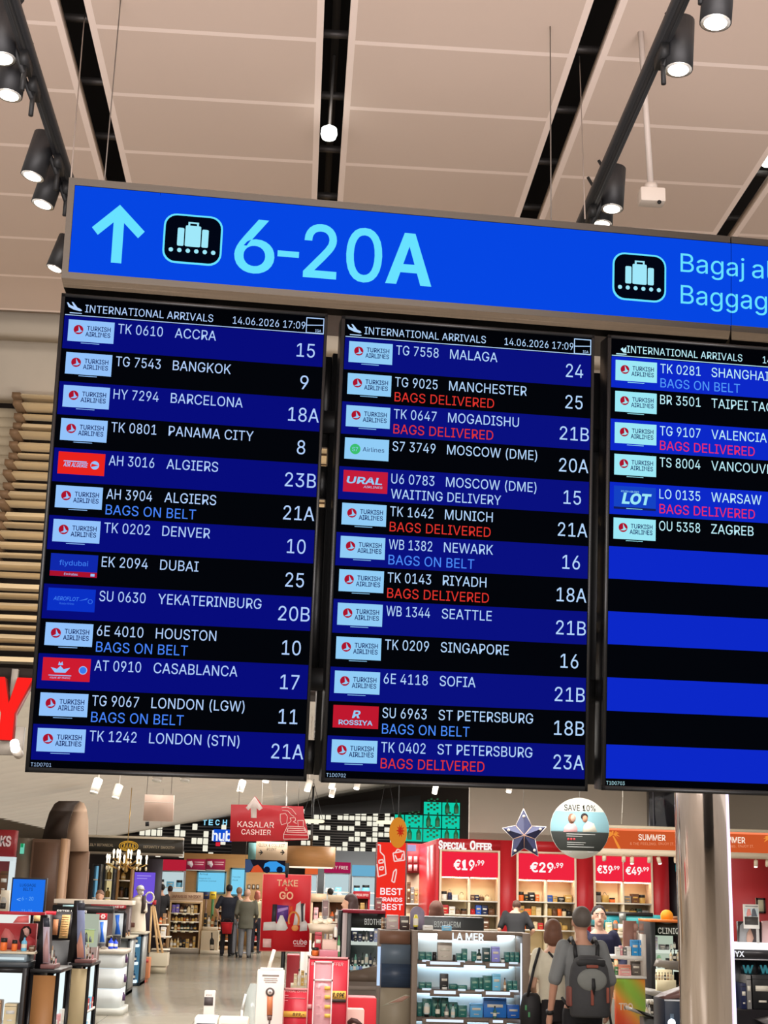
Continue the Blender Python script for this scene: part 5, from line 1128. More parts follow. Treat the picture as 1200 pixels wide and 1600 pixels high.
# red campaign display behind the tray
r = thing('campaign_display', 'red campaign display with a portrait of a dark haired woman behind the tray', 'display', (wx(25, 12.5), 12.5, zt_ - .2))
Yd = 12.42
x0, z0, x1, z1 = fr(-40, 1442, 56, 1484, Yd)
MB().box(x0, Yd, z0 - .12, x1, Yd + .06, z1).build('photo_panel', [M((172, 52, 56), .45)], r)
rect(r, Yd, (-40, 1429, 46, 1442), E((244, 246, 240), .9), 'lit_header', .004, .05); poly(r, Yd - .004, [(20, 1442), (28, 1432), (45, 1430), (45, 1442)], M((238, 120, 120), .5), 'red_print'); 
rect(r, Yd, (-40, 1424, 70, 1429), M((196, 40, 56), .5), 'red_rail', .01, .05)
poly(r, Yd, [(30, 1470), (33, 1452), (38, 1447), (45, 1447), (49, 1452), (49, 1458), (45, 1460), (42, 1464), (40, 1474), (33, 1476)], M((44, 26, 28), .5), 'hair_print'); poly(r, Yd, [(36, 1452), (42, 1449), (46, 1453), (46, 1459), (43, 1464), (39, 1461)], M((226, 176, 166), .5), 'face_print', .005)
poly(r, Yd, [(34, 1484), (38, 1468), (45, 1462), (55, 1468), (56, 1478), (50, 1484)], M((200, 70, 76), .5), 'dress_print', .004); poly(r, Yd, [(2, 1462), (8, 1450), (14, 1452), (22, 1462), (26, 1480), (4, 1482)], M((206, 110, 108), .5), 'flower_print', .004)
MB().box(x0, Yd + .06, 0, x1, Yd + .2, z0 - .12).build('stand', [M((30, 26, 28), .4)], r)
# counter tops beyond: fascias with names
Yb = 16.5
r = thing('makeup_counter', 'black make-up counter with a red rail and an open tester tray of orange shades', 'counter', (wx(70, Yb), Yb, 0))
x0, z0, x1, z1 = fr(46, 1425, 110, 1470, Yb)
MB().box(x0, Yb, 0, x1, Yb + .5, z0).build('base', [M((34, 32, 34), .4)], r); MB().box(x0, Yb + .4, z0, x1, Yb + .46, z1).build('back_board', [M((46, 42, 44), .4)], r)
rect(r, Yb, (26, 1424, 80, 1430), M((206, 40, 58), .5), 'red_rail', -.3, .06); wr(r, Yb + .29, 'SHISEIDO', 50, 1429, 3.2, (250, 220, 220), 22, .02)
poly(r, Yb, [(93, 1430), (106, 1430), (101, 1467), (87, 1467)], M((232, 190, 128), .5), 'shade_card', -.2); rect(r, Yb, (78, 1437, 86, 1462), M((196, 130, 90), .5), 'portrait_card', -.2); rect(r, Yb, (47, 1430, 58, 1440), M((240, 200, 140), .5), 'yellow_card', -.2)
for k in range(9): rect(r, Yb, (92.5 - k * .45, 1433 + k * 3.6, 104 - k * .5, 1434 + k * 3.6), M((206, 150, 96), .5), 'shade_line', -.197)
Ye = 22
r = thing('makeup_fascia', 'black fascia with white lettering over the back make-up shelf', 'fascia', (wx(130, Ye), Ye, 0))
x0, z0, x1, z1 = fr(82, 1415, 176, 1426, Ye)
MB().box(x0, Ye, z0, x1, Ye + .3, z1).build('panel', [M((26, 26, 28), .4)], r); wr(r, Ye, 'ESTEE LAUDER', 89, 1425.5, 4, (246, 246, 244), 47, .04); rect(r, Ye, (98, 1414, 128, 1417), M((190, 230, 240), .4), 'pale_strip')
MB().box(x0 + .1, Ye + .1, 0, x1 - .1, Ye + .3, z0).build('counter_base', [M((70, 66, 66), .5)], r)
Ye = 24.65
r = thing('long_shelf_counter', 'long white topped counter with a red fascia between the arch and the statue', 'counter', (wx(150, Ye), Ye, 0))
x0, z0, x1, z1 = fr(84, 1406, 207, 1413, Ye)
MB().box(x0, Ye, z0, x1, Ye + .5, z1, bev=.01).build('worktop', [M((242, 228, 212), .4)], r); MB().box(x0 + .05, Ye + .06, 0, x1 - .05, Ye + .5, z0).build('front_panel', [M((92, 76, 74), .5)], r)
rect(r, Ye, (142, 1413.5, 197, 1419), M((176, 52, 62), .5), 'red_fascia', .0, .05); wr(r, Ye, 'GIORGIO ', 147, 1418, 3, (236, 130, 130), 22, .02); wr(r, Ye, 'MAKE UP', 172, 1418, 3, (250, 240, 240), 22, .03)

B_, bx0, bx1, bD, bz = gond('display_counter', 'black framed counter with a caramel end panel beside the low lit counter', 'counter', 44, 91, 108, 1514, 12.0, M((176, 124, 76), .5, noise=.1, scale=4))
side_goods(bx1, 12.0, bD, (.08, .28, .55), ['red', 'pink', 'white'], 'the caramel counter', 'cartons in the caramel counter', 3)
C_, cx0, cx1, cD, cz = gond('display_counter', 'black framed counter with a cream end panel beside the white round corner stand', 'counter', 104, 138.5, 152, 1505, 14.2, M((214, 194, 152), .5, noise=.06, scale=4))
side_goods(cx1, 14.2, cD, (.08, .28, .55), ['white', 'light blue', 'red', 'grey'], 'the cream counter', 'cartons in the cream counter', 4)
for (x1_, Yq, D_, z_, px_, pt, pb, lab_, cols_) in ((bx1, 12.0, bD, bz, (57, 80), 1430, 1510, 'tall black tester stand with a tilted pink photo strip on the caramel counter', ((200, 184, 200), (190, 150, 150), (150, 126, 150))), (cx1, 14.2, cD, cz, (107, 135), 1407, 1497, 'tall black tester stand with a tilted pink photo strip on the cream counter', ((150, 160, 200), (220, 160, 140), (226, 180, 160)))):
    r = thing('tester_stand', lab_, 'display stand', (x1_ - .12, Yq + .2, z_))
    xa = wx(px_[0], Yq + .1, 1470); xb = wx(px_[1], Yq + .1, 1470); ztop_ = W(px_[0] + 5, pt, Yq + .1).z; w_ = xb - xa
    MB().prism([(xa - .0, z_), (xa + .02, ztop_), (xa + .03 + w_ * .25, ztop_), (xa + w_ * .75, z_)], Yq + .12, Yq + .42).build('body', [M((22, 20, 24), .35)], r)
    q = [(xa + w_ * .30, ztop_ - .02), (xa + w_ * .72, ztop_ - .02), (xa + w_ * 1.0, z_ + .04), (xa + w_ * .55, z_ + .04)]
    MB().prism(q, Yq + .112, Yq + .12).build('photo_strip', [M(cols_[0], .4)], r)
    MB().prism([(q[0][0] + .0, q[0][1]), (q[1][0], q[1][1]), (q[1][0] + .01, q[1][1] - .07), (q[0][0] + .01, q[0][1] - .07)], Yq + .11, Yq + .112).build('dark_band', [M((60, 62, 74), .4)], r)
    MB().prism([(q[3][0] - w_ * .08, z_ + .16), (q[3][0] + w_ * .1, z_ + .30), (q[2][0] - w_ * .12, z_ + .12), (q[2][0] - .01, z_ + .045), (q[3][0], z_ + .045)], Yq + .11, Yq + .112).build('product_print', [M(cols_[1], .4)], r)
    MB().box(xa + w_ * .5, Yq + .02, z_, xa + w_ * 1.5, Yq + .30, z_ + .035, bev=.008).build('tray', [M((126, 84, 82), .4)], r)
    for k in range(4): product(('bottle', 'tube', 'bottle', 'jar')[k], ('pink', 'tan', 'brown', 'pink')[k], xa + w_ * (.88 + .15 * k), xa + w_ * (.98 + .15 * k), z_ + .036, (.09, .14, .11, .06)[k], Yq + .12, .05, '%s tester, %s on the tray of the stand on the %s counter' % (('pink', 'tan', 'brown', 'rose')[k], ORD[k], 'caramel' if Yq == 12 else 'cream'), 'bottle', 'testers on the counter trays')
product('bottle', (224, 222, 196), wx(100, 13.2, 1470), wx(110, 13.2, 1470), cz, .19, 14.3, .1, 'cream pump bottle standing between the two tall tester stands', 'bottle')
r = thing('glass_case', 'pale green glass display case with grey bottle pictures behind the cream counter', 'display case', (wx(137, 16.2), 16.2, 0))
x0, z0, x1, z1 = fr(121, 1428, 152, 1480, 16.2)
MB().box(x0, 16.25, z0, x1, 16.3, z1).build('back_panel', [E((196, 206, 186), .75)], r); MB().box(x0, 16.2, 0, x1, 16.5, z0).build('base', [M((84, 60, 54), .4)], r); rect(r, 16.25, (122, 1453, 147, 1473), E((206, 216, 150), .8), 'yellow_panel'); rect(r, 16.25, (121, 1451.5, 150, 1453), M((120, 150, 120), .4), 'shelf_edge', .03, .03)
for a, h_ in ((127, 7), (133, 12), (139, 6)): poly(r, 16.25, [(a, 1472), (a, 1472 - h_), (a + 2, 1470 - h_ - 2), (a + 4, 1472 - h_), (a + 4.5, 1472)], M((110, 120, 126), .4), 'bottle_print', .006)
r = thing('red_corner_sign', 'small red counter sign with a white flower mark near the blue bottles', 'sign', (wx(158, 18.6), 18.6, 0)); x0, z0, x1, z1 = fr(150, 1427, 167, 1437, 18.6)
MB().box(x0, 18.6, z0, x1, 18.64, z1).build('panel', [M((200, 40, 54), .5)], r); MB().box(x0, 18.62, 0, x0 + .03, 18.64, z0).build('post', [M((210, 210, 205), .4)], r); c_ = W(161, 1432, 18.6)
for t in range(6): MB().ball((c_.x + .02 * math.cos(t * 1.047), 18.598, c_.z + .02 * math.sin(t * 1.047)), (.012, .004, .012), 0, 8, 6).build('petal', [M((244, 220, 220), .5)], r)

# white round-cornered stand D
Y = 20.2
x0, x1 = wx(148, Y, 1560), wx(187, Y, 1560); zt_ = W(168, 1484, Y).z
D_ = thing('curved_display_stand', 'white three tier display stand with rounded corner and blue bottles on top', 'display stand', ((x0 + x1) / 2, Y, 0))
def rr_block(z0, z1, grow=0, m=None, name='tier'):
    mb = MB(); r_ = .12; pts = []
    a, b_, c_, d_ = x0 - grow, Y - grow, x1 + grow, Y + .75 + grow
    for cx, cy, s_ in ((c_ - r_, d_ - r_, 0), (a + .02, d_ - .02, 90), (a + .02, b_ + .02, 180), (c_ - r_, b_ + r_, 270)):
        for k in range(6): t = math.radians(s_ + 18 * k); q = r_ if s_ in (0, 270) else .02; pts.append((cx + q * math.cos(t), cy + q * math.sin(t)))
    lo = [mb.bm.verts.new((p[0], p[1], z0)) for p in pts]; hi = [mb.bm.verts.new((p[0], p[1], z1)) for p in pts]; n = len(pts)
    mb.bm.faces.new(lo[::-1]); mb.bm.faces.new(hi)
    for i in range(n): mb.bm.faces.new((lo[i], lo[(i + 1) % n], hi[(i + 1) % n], hi[i]))
    return mb.build(name, [m], D_)
wm = M((206, 212, 214), .3)
rr_block(0, .09, .05, M((186, 186, 178), .4), 'base'); rr_block(.09, .335, 0, wm); rr_block(.345, .60, 0, wm); rr_block(.61, zt_ - .05, 0, wm); rr_block(zt_ - .05, zt_, .04, M((176, 168, 156), .4), 'top')
for z in (.33, .6): rr_block(z + .002, z + .012, -.01, E((220, 236, 244), 1.0), 'light_gap')
for k, z in enumerate((.16, .40, .66)):
    o = MB().box(x1 - .002, Y + .2, z, x1 + .003, Y + .45, z + .13).build('niche', [M((230, 236, 238), .4)], D_); mb = MB(); mb.lathe([(.03, 0), (.03, .07), (.012, .09), (.012, .11)], x1 + .012, Y + .32, z + .01, 0, 10); mb.build('perfume_flask', [M((70, 40, 80), .3)], D_)
for k, (a, b_, h_, lab_) in enumerate(((165, 173, .17, 'round blue perfume bottle with light cap on the white curved stand'), (171, 179, .145, 'deep blue square perfume bottle on the white curved stand'))): product('bottle', (30, 70, 210), wx(a, Y, 1475), wx(b_, Y, 1475), zt_, h_, Y + .25 + .1 * k, .1, lab_)
MB_ = MB(); MB_.box(wx(156, Y, 1480), Y + .1, zt_, wx(163, Y, 1480), Y + .25, zt_ + .03, bev=.005); solo(MB_, 'tester_block', [M((150, 140, 128), .4)], 'small grey tester block beside the blue bottles', 'block')
# blue poster stands behind
for k, (bx_, Yq, lab_) in enumerate((((153, 1438, 166, 1474), 21.6, 'tall counter poster with a blue wave picture behind the blue bottles'), ((176, 1427, 192, 1462), 23.2, 'tall black framed poster with blue bottle pictures beside the statue'))):
    x0_, z0_, x1_, z1_ = fr(*bx_, Yq)
    r = thing('poster_stand', lab_, 'poster', ((x0_ + x1_) / 2, Yq, 0)); MB().box(x0_, Yq, z0_, x1_, Yq + .05, z1_).build('poster', [M((196, 206, 214), .4)], r)
    a, b_, c_, d_ = bx_; w_ = c_ - a
    poly(r, Yq, [(a + w_ * .25, b_ + 3), (a + w_ * .7, b_ + 2), (a + w_ * .6, b_ + 16), (a + w_ * .8, d_ - 2), (a + w_ * .2, d_ - 2), (a + w_ * .35, b_ + 18)], M((44, 110, 220), .4), 'blue_print')
    if k: rect(r, Yq, (a - 4, b_ - 4, c_ + 4, b_), M((28, 30, 34), .4), 'top_bar', .0, .05); rect(r, Yq, (c_, b_, c_ + 5, d_ + 3), M((30, 28, 34), .4), 'side_bar', .0, .05)
    MB().box(x0_ + .02, Yq, 0, x1_ - .02, Yq + .05, z0_).build('stand', [M((60, 58, 60), .4)], r)

# grey counter E, teal counter F
for (px0, pxf, pyt, pyb, Y, D, zlab, fm, lm, sh_, key) in ((178, 200, 1463, 1557, 23.6, .9, 'slim grey counter with white lit shelf discs behind the white curved stand', M((58, 62, 64), .35), M((168, 172, 170), .4), (.1, .43, .73), 'e'), (203, 220, 1457, 1542, 25.9, .9, 'slim teal lit counter carrying the cream coated statue', M((40, 54, 64), .35), E((84, 132, 160), .8), (.1, .40, .70), 'f')):
    X0, X1 = wx(px0, Y, 1510), wx(pxf, Y, 1510); zt_ = W((px0 + pxf) / 2, pyt, Y).z
    r = thing('slim_counter', zlab, 'counter', ((X0 + X1) / 2, Y, 0))
    MB().box(X0, Y + .12, 0, X1 - .03, Y + .15, zt_ - .03).build('lit_back', [lm], r); MB().box(X1 - .03, Y, 0, X1, Y + D, zt_ - .03).build('side_panel', [fm], r); MB().box(X0 - .15, Y + .15, 0, X0, Y + D, zt_ - .03).build('side_panel', [fm], r)
    MB().box(X0 - .05, Y, zt_ - .07, X1, Y + .02, zt_ - .03).build('top_rail', [fm], r); MB().box(X0 - .15, Y - .02, zt_ - .03, X1 + .04, Y + D, zt_, bev=.006).build('worktop', [M((196, 190, 172), .4)], r); MB().box(X0 - .15, Y + .02, 0, X1, Y + D, .05).build('plinth', [fm], r)
    MB().box(X1 + .001, Y + .05, .1, X1 + .006, Y + D - .05, zt_ - .08).build('side_inlay', [M((150, 154, 152), .35)], r)
    for z in sh_: sh2 = MB().box(X0, Y, z - .05, X1 - .06, Y + .12, z, bev=.01).build('shelf_disc', [E((236, 250, 255), 1.05)], r)
    if key == 'f':
        zf = zt_
        for k, z in enumerate(sh_): product('bottle', (36, 70, 110), X0 + .02, X0 + .10, z, .16, Y + .02, .08, 'dark blue bottle in the teal counter, %s shelf up' % ORD[k], 'bottle')
    else:
        for k in range(6): product('jar', 'tan', wx(180 + 3.3 * k, Y, 1460), wx(182.6 + 3.3 * k, Y, 1460), zt_, .075 + .02 * (k % 2), Y + .2 + .08 * (k % 2), .05, 'amber capped tester jar, %s in the row behind the blue bottles' % ORD[k], 'jar', 'amber tester jars on the grey counter')

# cream coated statue
Ys = 25.9 + .35
sx, zb_ = wx(214, Ys, 1455), zf
st = thing('statue', 'cream statue of a goggled rider in a long coat on the teal counter', 'statue', (sx, Ys, zb_))
hS = W(214, 1383, Ys).z - zb_
mb = MB()
mb.lathe([(.17 * hS / .8, 0), (.155 * hS / .8, .2 * hS), (.13 * hS / .8, .42 * hS), (.14 * hS / .8, .62 * hS), (.11 * hS / .8, .72 * hS), (.05 * hS / .8, .77 * hS), (.045 * hS, .8 * hS)], sx - .01, Ys, zb_, 0, 24)
mb.tube((sx - .13 * hS, Ys, zb_ + .68 * hS), (sx - .2 * hS, Ys - .06, zb_ + .35 * hS), .055 * hS, 0, 12); mb.tube((sx + .12 * hS, Ys, zb_ + .68 * hS), (sx + .17 * hS, Ys - .1, zb_ + .42 * hS), .055 * hS, 0, 12)
mb.tube((sx - .2 * hS, Ys - .06, zb_ + .37 * hS), (sx - .17 * hS, Ys - .12, zb_ + .15 * hS), .045 * hS, 0, 12)
fuse(mb, .018, 'coat_body', [M((216, 206, 188), .6)], st)
for ob in st.children: ob.location = -Vector(st.location)
mb = MB(); mb.ball((sx + .01, Ys, zb_ + .885 * hS), (.075 * hS, .085 * hS, .1 * hS), 0, 18, 12); mb.ball((sx + .06 * hS, Ys - .05, zb_ + .83 * hS), (.04 * hS, .03 * hS, .05 * hS), 0); mb.build('head', [M((206, 200, 188), .5)], st)
mb = MB(); mb.ball((sx + .005, Ys + .01, zb_ + .93 * hS), (.088 * hS, .09 * hS, .075 * hS), 0, 18, 12); mb.build('cap', [M((190, 190, 182), .5)], st)
mb = MB(); mb.path([(sx + .01 + .09 * hS * math.cos(t), Ys - .005 + .1 * hS * math.sin(t), zb_ + .905 * hS) for t in [2 * math.pi * i / 20 for i in range(21)]], .012, 0); mb.build('goggle_strap', [M((140, 128, 112), .5)], st)
mb = MB(); mb.box(sx + .06, Ys - .12, zb_ + .4 * hS, sx + .13, Ys - .06, zb_ + .78 * hS); mb.build('dark_scarf', [M((64, 52, 50), .6)], st)
mb = MB(); mb.box(sx - .17, Ys - .17, zb_ + .1 * hS, sx - .03, Ys - .10, zb_ + .2 * hS, bev=.01); mb.build('brown_case', [M((92, 54, 44), .5)], st)
mb = MB(); cw = (sx + .2 * hS + .03, zb_ + .74 * hS); mb.path([(cw[0] + .075 * math.cos(t), Ys - .1, cw[1] + .09 * math.sin(t)) for t in [2 * math.pi * i / 20 for i in range(21)]], .016, 0, 8); mb.build('wheel_ring', [M((214, 208, 196), .4)], st)

# orange carton stack beside the teal counter
for k, (bx_, lab_) in enumerate((((221.5, 1496, 233, 1529), 'tan cardboard box with a red flap, upper of two beside the teal counter'), ((220.5, 1529, 229, 1542), 'dark tan cardboard box under the other one beside the teal counter'))):
    Yq = 26.9; x0_, z0_, x1_, z1_ = fr(*bx_, Yq)
    if k: z0_, z1_ = 0, zlow
    else: zlow = z0_
    mb = MB(); mb.box(x0_, Yq, z0_ + .001, x1_, Yq + .3, z1_ - .001, 0, bev=.006); mb.box(x0_ + .02, Yq - .002, z1_ - .09, x1_ - .02, Yq, z1_ - .03, 1); solo(mb, 'cardboard_box', [M((190, 122, 80) if not k else (150, 92, 60), .6), M((176, 60, 54), .6)], lab_, 'box')

# podium with ladder shelf
Y = 29.6
x0, z0, x1, z1 = fr(232, 1489, 265.5, 1522, Y)
pd = thing('podium', 'plain beige two step podium on the aisle floor under the ladder shelf', 'podium', ((x0 + x1) / 2, Y, 0))
MB().box(x0, Y, .14, x1 - .06, Y + .5, z1, bev=.006).build('body', [M((206, 196, 172), .5)], pd); MB().box(x0 + .03, Y + .03, 0, x1 - .1, Y + .5, .14).build('base', [M((186, 176, 152), .5)], pd)
ld = thing('ladder_shelf', 'pale wooden ladder shelf with white shelves standing on the beige podium', 'shelf', ((x0 + x1) / 2, Y + .1, z1))
lw = M((230, 192, 140), .5, noise=.1, scale=6); zt_ = W(240, 1412, Y).z
for a, b_ in (((233, 1489), (237, 1416)), ((254, 1489), (241, 1416)), ((247, 1487), (239, 1414))):
    p, q = W(*a, Y + .06), W(*b_, Y + .06); p.z = z1; MB().tube(p, q, .022, 0, 8).build('leg', [lw], ld)
for py, a, b_ in ((1446, 241, 262), (1465, 238, 266), (1485, 236, 264)):
    zz = W(250, py, Y).z; MB().box(wx(a, Y, py), Y + .09, max(zz, z1 + .02), wx(b_, Y, py), Y + .32, max(zz, z1 + .02) + .025).build('shelf', [M((244, 236, 220), .4)], ld)
MB().box(wx(237.5, Y, 1415), Y + .02, zt_ - .02, wx(243, Y, 1415), Y + .12, zt_ + .07).build('red_top_block', [M((196, 44, 56), .5)], ld)
zz1, zz2 = W(250, 1446, Y).z + .026, W(250, 1465, Y).z + .026
fill(wx(246, Y), wx(262, Y), zz1, Y + .12, .15, .14, .24, ['box', 'bottle'], ['orange', 'tan', 'orange'], 'the upper ladder shelf', 'goods on the ladder shelf', .06, .08, .02, 8)
fill(wx(241, Y), wx(264, Y), zz2, Y + .12, .15, .16, .22, ['box', 'bottle', 'box'], ['white', 'grey', 'cream', 'light blue'], 'the middle ladder shelf', 'goods on the ladder shelf', .08, .12, .02, 9)

# whisky shelf
Y = 38.2
X0, X1 = wx(263, Y), wx(313, Y); ztw = W(290, 1409, Y).z
zsh = [W(290, p, Y).z for p in (1481, 1454, 1439.5, 1426.5)]
ws = cabinet('whisky_shelf', 'wooden bottle shelf with a JAPANESE WHISKY board on top', 'shelf', X0, X1, Y, .45, ztw, zsh, (M((200, 168, 124), .5), M((150, 112, 78), .6), M((226, 206, 166), .5)), side=.04, base=.13)
MB().box(X0, Y - .02, 0, X1, Y, .13).build('grey_kickboard', [M((160, 150, 136), .5)], ws)
sg = board('whisky_sign', 'beige JAPANESE WHISKY board on top of the bottle shelf', 'sign', (265.5, 1394, 317, 1408.7), Y + .02, .06, (206, 176, 146)); wr(sg, Y + .02, 'JAPANESE WHISKY', 268, 1402.5, 4.5, (130, 84, 62), 46, .03); rect(sg, Y + .02, (265.5, 1407, 317, 1408.7), M((232, 210, 186), .5), 'bottom_rail')
for k, z in enumerate(zsh):
    MB()
    rows_ = [(['bottle', 'bottle', 'box'], ['gold', 'brown', 'cream', 'black'], .2, .30, .06, .09), (['bottle'], ['dark green', 'black', 'brown', 'amber', 'cream'], .15, .19, .07, .08), (['bottle', 'jar'], ['amber', 'gold', 'brown'], .11, .15, .06, .08), (['box', 'bottle', 'box'], ['gold', 'black', 'grey', 'purple', 'cream', 'brown'], .18, .22, .07, .1)][k]
    kd, cl, h0, h1, w0, w1 = rows_
    fill(X0 + .05, X1 - .05, z, Y + .04, .12, h0, h1, kd, cl, 'the %s row of the whisky shelf' % ('bottom', 'lower', 'upper', 'top')[k], 'bottles on the whisky shelf', w0, w1, .012, 50 + k)
    for q in range(3):
        xx = X0 + .12 + q * (X1 - X0 - .2) / 3; MB().box(xx, Y - .012, z - .05, xx + .11, Y - .005, z - .0).build('price_card', [M((250, 240, 206), .5)], ws)
ec = thing('wine_display', 'beige end display with a dark wine bottle picture beside the whisky shelf', 'display', (wx(327, Y), Y, 0))
x0, z0, x1, z1 = fr(313.5, 1452, 341, 1486, Y)
MB().box(x0 + .01, Y, .1, x1, Y + .4, z1 - .04, bev=.006).build('body', [M((214, 200, 172), .5)], ec); MB().box(x0 + .02, Y + .08, z1 - .04, x1 - .04, Y + .36, z1 + .06).build('top_tray', [M((220, 206, 180), .5)], ec); MB().box(x0 + .01, Y - .08, 0, x1 + .08, Y + .42, .1).build('base', [M((222, 212, 190), .5)], ec)
poly(ec, Y, [(328, 1485), (328, 1469), (330, 1465), (330, 1457), (332, 1457), (332, 1465), (334.5, 1469), (334.5, 1485)], M((34, 32, 28), .4), 'bottle_picture'); rect(ec, Y, (328.5, 1476, 334, 1483), M((200, 190, 170), .5), 'label_picture', .005)
fill(x0 + .03, x1 - .05, z1 + .061, Y + .15, .12, .24, .36, ['bottle', 'bottle', 'box'], ['dark green', 'black', 'amber', 'white'], 'the top of the wine display', 'bottles on the wine display', .07, .09, .02, 61)
for k, (bx_, col, Yq, lab_) in enumerate((((328, 1393, 338, 1405), (240, 206, 60), 39.6, 'yellow square sign above the wine display'), ((318, 1394, 327, 1405), (44, 50, 90), 39.7, 'navy square sign beside the whisky board'))):
    x0_, z0_, x1_, z1_ = fr(*bx_, Yq); r = thing('shelf_sign', lab_, 'sign', ((x0_ + x1_) / 2, Yq, 0)); MB().box(x0_, Yq, z0_, x1_, Yq + .04, z1_).build('panel', [M(col, .5)], r); MB().box(x0_ + .05, Yq, 0, x1_ - .05, Yq + .04, z0_).build('stand', [M((60, 110, 60) if not k else (120, 90, 70), .5)], r)
    rect(r, Yq, (bx_[0] + 2, bx_[1] + 4, bx_[2] - 2, bx_[1] + 6), M((120, 100, 60), .5), 'text_line')
# back gondolas behind the couple
for k, (px0, px1, pyt, Yq, lab_, cols_) in enumerate(((338, 362, 1403, 41, 'wooden shelf with spirits between the wine display and the queue', ['gold', 'brown', 'amber', 'cream']), (394, 412, 1405, 41.3, 'wooden shelf with bright cartons behind the red poster', ['cream', 'orange', 'yellow', 'red']), (213, 262, 1402, 42, 'dark shelf of bottles behind the statue', ['brown', 'black', 'gold', 'tan']))):
    X0, X1 = wx(px0, Yq), wx(px1, Yq); zt_ = W((px0 + px1) / 2, pyt, Yq).z; zz = [.25, .52, .79, 1.05]
    cabinet('bottle_shelf', lab_, 'shelf', X0, X1, Yq, .4, zt_ if zt_ > 1.3 else 1.45, zz, (M((170, 130, 88), .5), M((140, 104, 72), .6), M((220, 200, 164), .5)))
    for q, z in enumerate(zz): fill(X0 + .04, X1 - .04, z, Yq + .05, .12, .13, .19, ['bottle', 'box'], cols_, 'the %s shelf of the %s' % (('lowest', 'lower', 'upper', 'top')[q], ('unit by the wine display', 'unit behind the red poster', 'unit behind the statue')[k]), 'bottles on the back shelves', .07, .1, .03, 70 + 5 * k + q)

# fascia BOLDLY BOTANICAL, chandelier, purple poster
Y = 31
x0, z0, x1, z1 = fr(117, 1310, 285.5, 1332, Y)
bf = thing('botanical_fascia', 'long dark fascia with pale lettering and a gold emblem above the chandelier', 'fascia', ((x0 + x1) / 2, Y, z0))
MB().box(x0, Y, z0, x1, Y + .35, z1).build('panel', [M((58, 56, 50), .4)], bf); MB().box(x0, Y - .04, z1, x1, Y + .35, z1 + .05).build('top_rail', [M((226, 216, 196), .4)], bf); MB().box(x0, Y - .04, z0 - .05, x1, Y + .35, z0).build('bottom_rail', [M((150, 140, 126), .4)], bf)
wr(bf, Y, 'BOLDLY', 131, 1321.5, 4, (206, 190, 160), 19, 0); wr(bf, Y, 'BOTANICAL', 152, 1322, 4, (206, 190, 160), 25, 0); wr(bf, Y, 'DEFIANTLY', 224, 1325, 4, (206, 190, 160), 25, 0); wr(bf, Y, 'SMOOTH', 251, 1326, 4, (206, 190, 160), 21, 0)
mb = MB(); c_ = W(201, 1322, Y)
for rx_, rz_ in ((.2, .1), (.16, .075)): mb.path([(c_.x + rx_ * math.cos(t), Y - .012, c_.z + rz_ * math.sin(t)) for t in [2 * math.pi * i / 28 for i in range(29)]], .009, 0)
for t in (-.09, -.03, .03, .09): mb.path([(c_.x + t - .02, Y - .012, c_.z - .05), (c_.x + t, Y - .012, c_.z + .05), (c_.x + t + .02, Y - .012, c_.z - .05)], .008, 0)
mb.build('gold_emblem', [E((226, 170, 60), .8)], bf)
for a in (150, 250): hang(bf, Y, a, 1310)
MB().box(x0 - .16, Y - .02, z0 + .02, x0 - .01, Y + .3, z1 - .02).build('lit_end_face', [E((214, 224, 255), 1.2)], bf)
Y = 29
ch = thing('chandelier', 'gold chandelier with glowing candle bulbs hanging below the dark fascia', 'chandelier', tuple(W(197, 1366, Y)))
c_ = W(197, 1352, Y); gold = M((196, 160, 92), .3, .8)
mb = MB(); mb.lathe([(.02, -.14), (.05, -.1), (.03, -.04), (.06, 0), (.03, .06), (.02, .25)], c_.x, Y, c_.z, 0, 14); mb.tube((c_.x, Y, c_.z + .25), (c_.x, Y, zc(c_.x, Y)), .008, 0, 6); mb.build('stem', [gold], ch)
for k in range(14):
    t = 2 * math.pi * k / 14; R_ = .40 if k % 2 == 0 else .26; zz = 0 if k % 2 == 0 else .1
    ex_, ey_ = c_.x + R_ * math.cos(t), Y + R_ * math.sin(t)
    mb = MB(); mb.path([(c_.x, Y, c_.z), (c_.x + .5 * R_ * math.cos(t), Y + .5 * R_ * math.sin(t), c_.z - .07 + zz), (ex_, ey_, c_.z + .02 + zz)], .011, 0, 6); mb.lathe([(.03, 0), (.035, .01)], ex_, ey_, c_.z + .02 + zz, 0, 8); o = mb.build('arm', [gold], ch)
    mb = MB(); mb.lathe([(.014, 0), (.014, .08), (.02, .1), (.026, .13), (.012, .18)], ex_, ey_, c_.z + .03 + zz, 0, 10); b2 = mb.build('candle_bulb', [E((255, 236, 206), 2.2)], ch)
    mb = MB(); mb.ball((ex_, ey_, c_.z - .06 + zz), (.022, .022, .045), 0, 8, 6); mb.build('crystal_drop', [M((236, 222, 190), .1, .2)], ch)
r = board('purple_poster', 'glowing violet poster behind the statue head', 'poster', (209, 1363, 241, 1412), 39.5, .08, None, mat=E((122, 92, 230), .85)); rect(r, 39.5, (214, 1368, 236, 1369), E((190, 170, 250), .9), 'text_line'); rect(r, 39.5, (214, 1372, 230, 1373), E((190, 170, 250), .9), 'text_line')
p0 = W(225, 1412, 39.5); MB().box(p0.x - .25, 39.52, 0, p0.x + .25, 39.56, p0.z).build('stand', [M((50, 40, 60), .5)], r)
mb = MB(); x0, z0, x1, z1 = fr(225, 1342, 252, 1412, 40.2); mb.box(x0, 40.2, 0, x1, 40.4, z1); solo(mb, 'dark_partition', [M((52, 46, 54), .5)], 'dark upright partition behind the violet poster', 'partition')

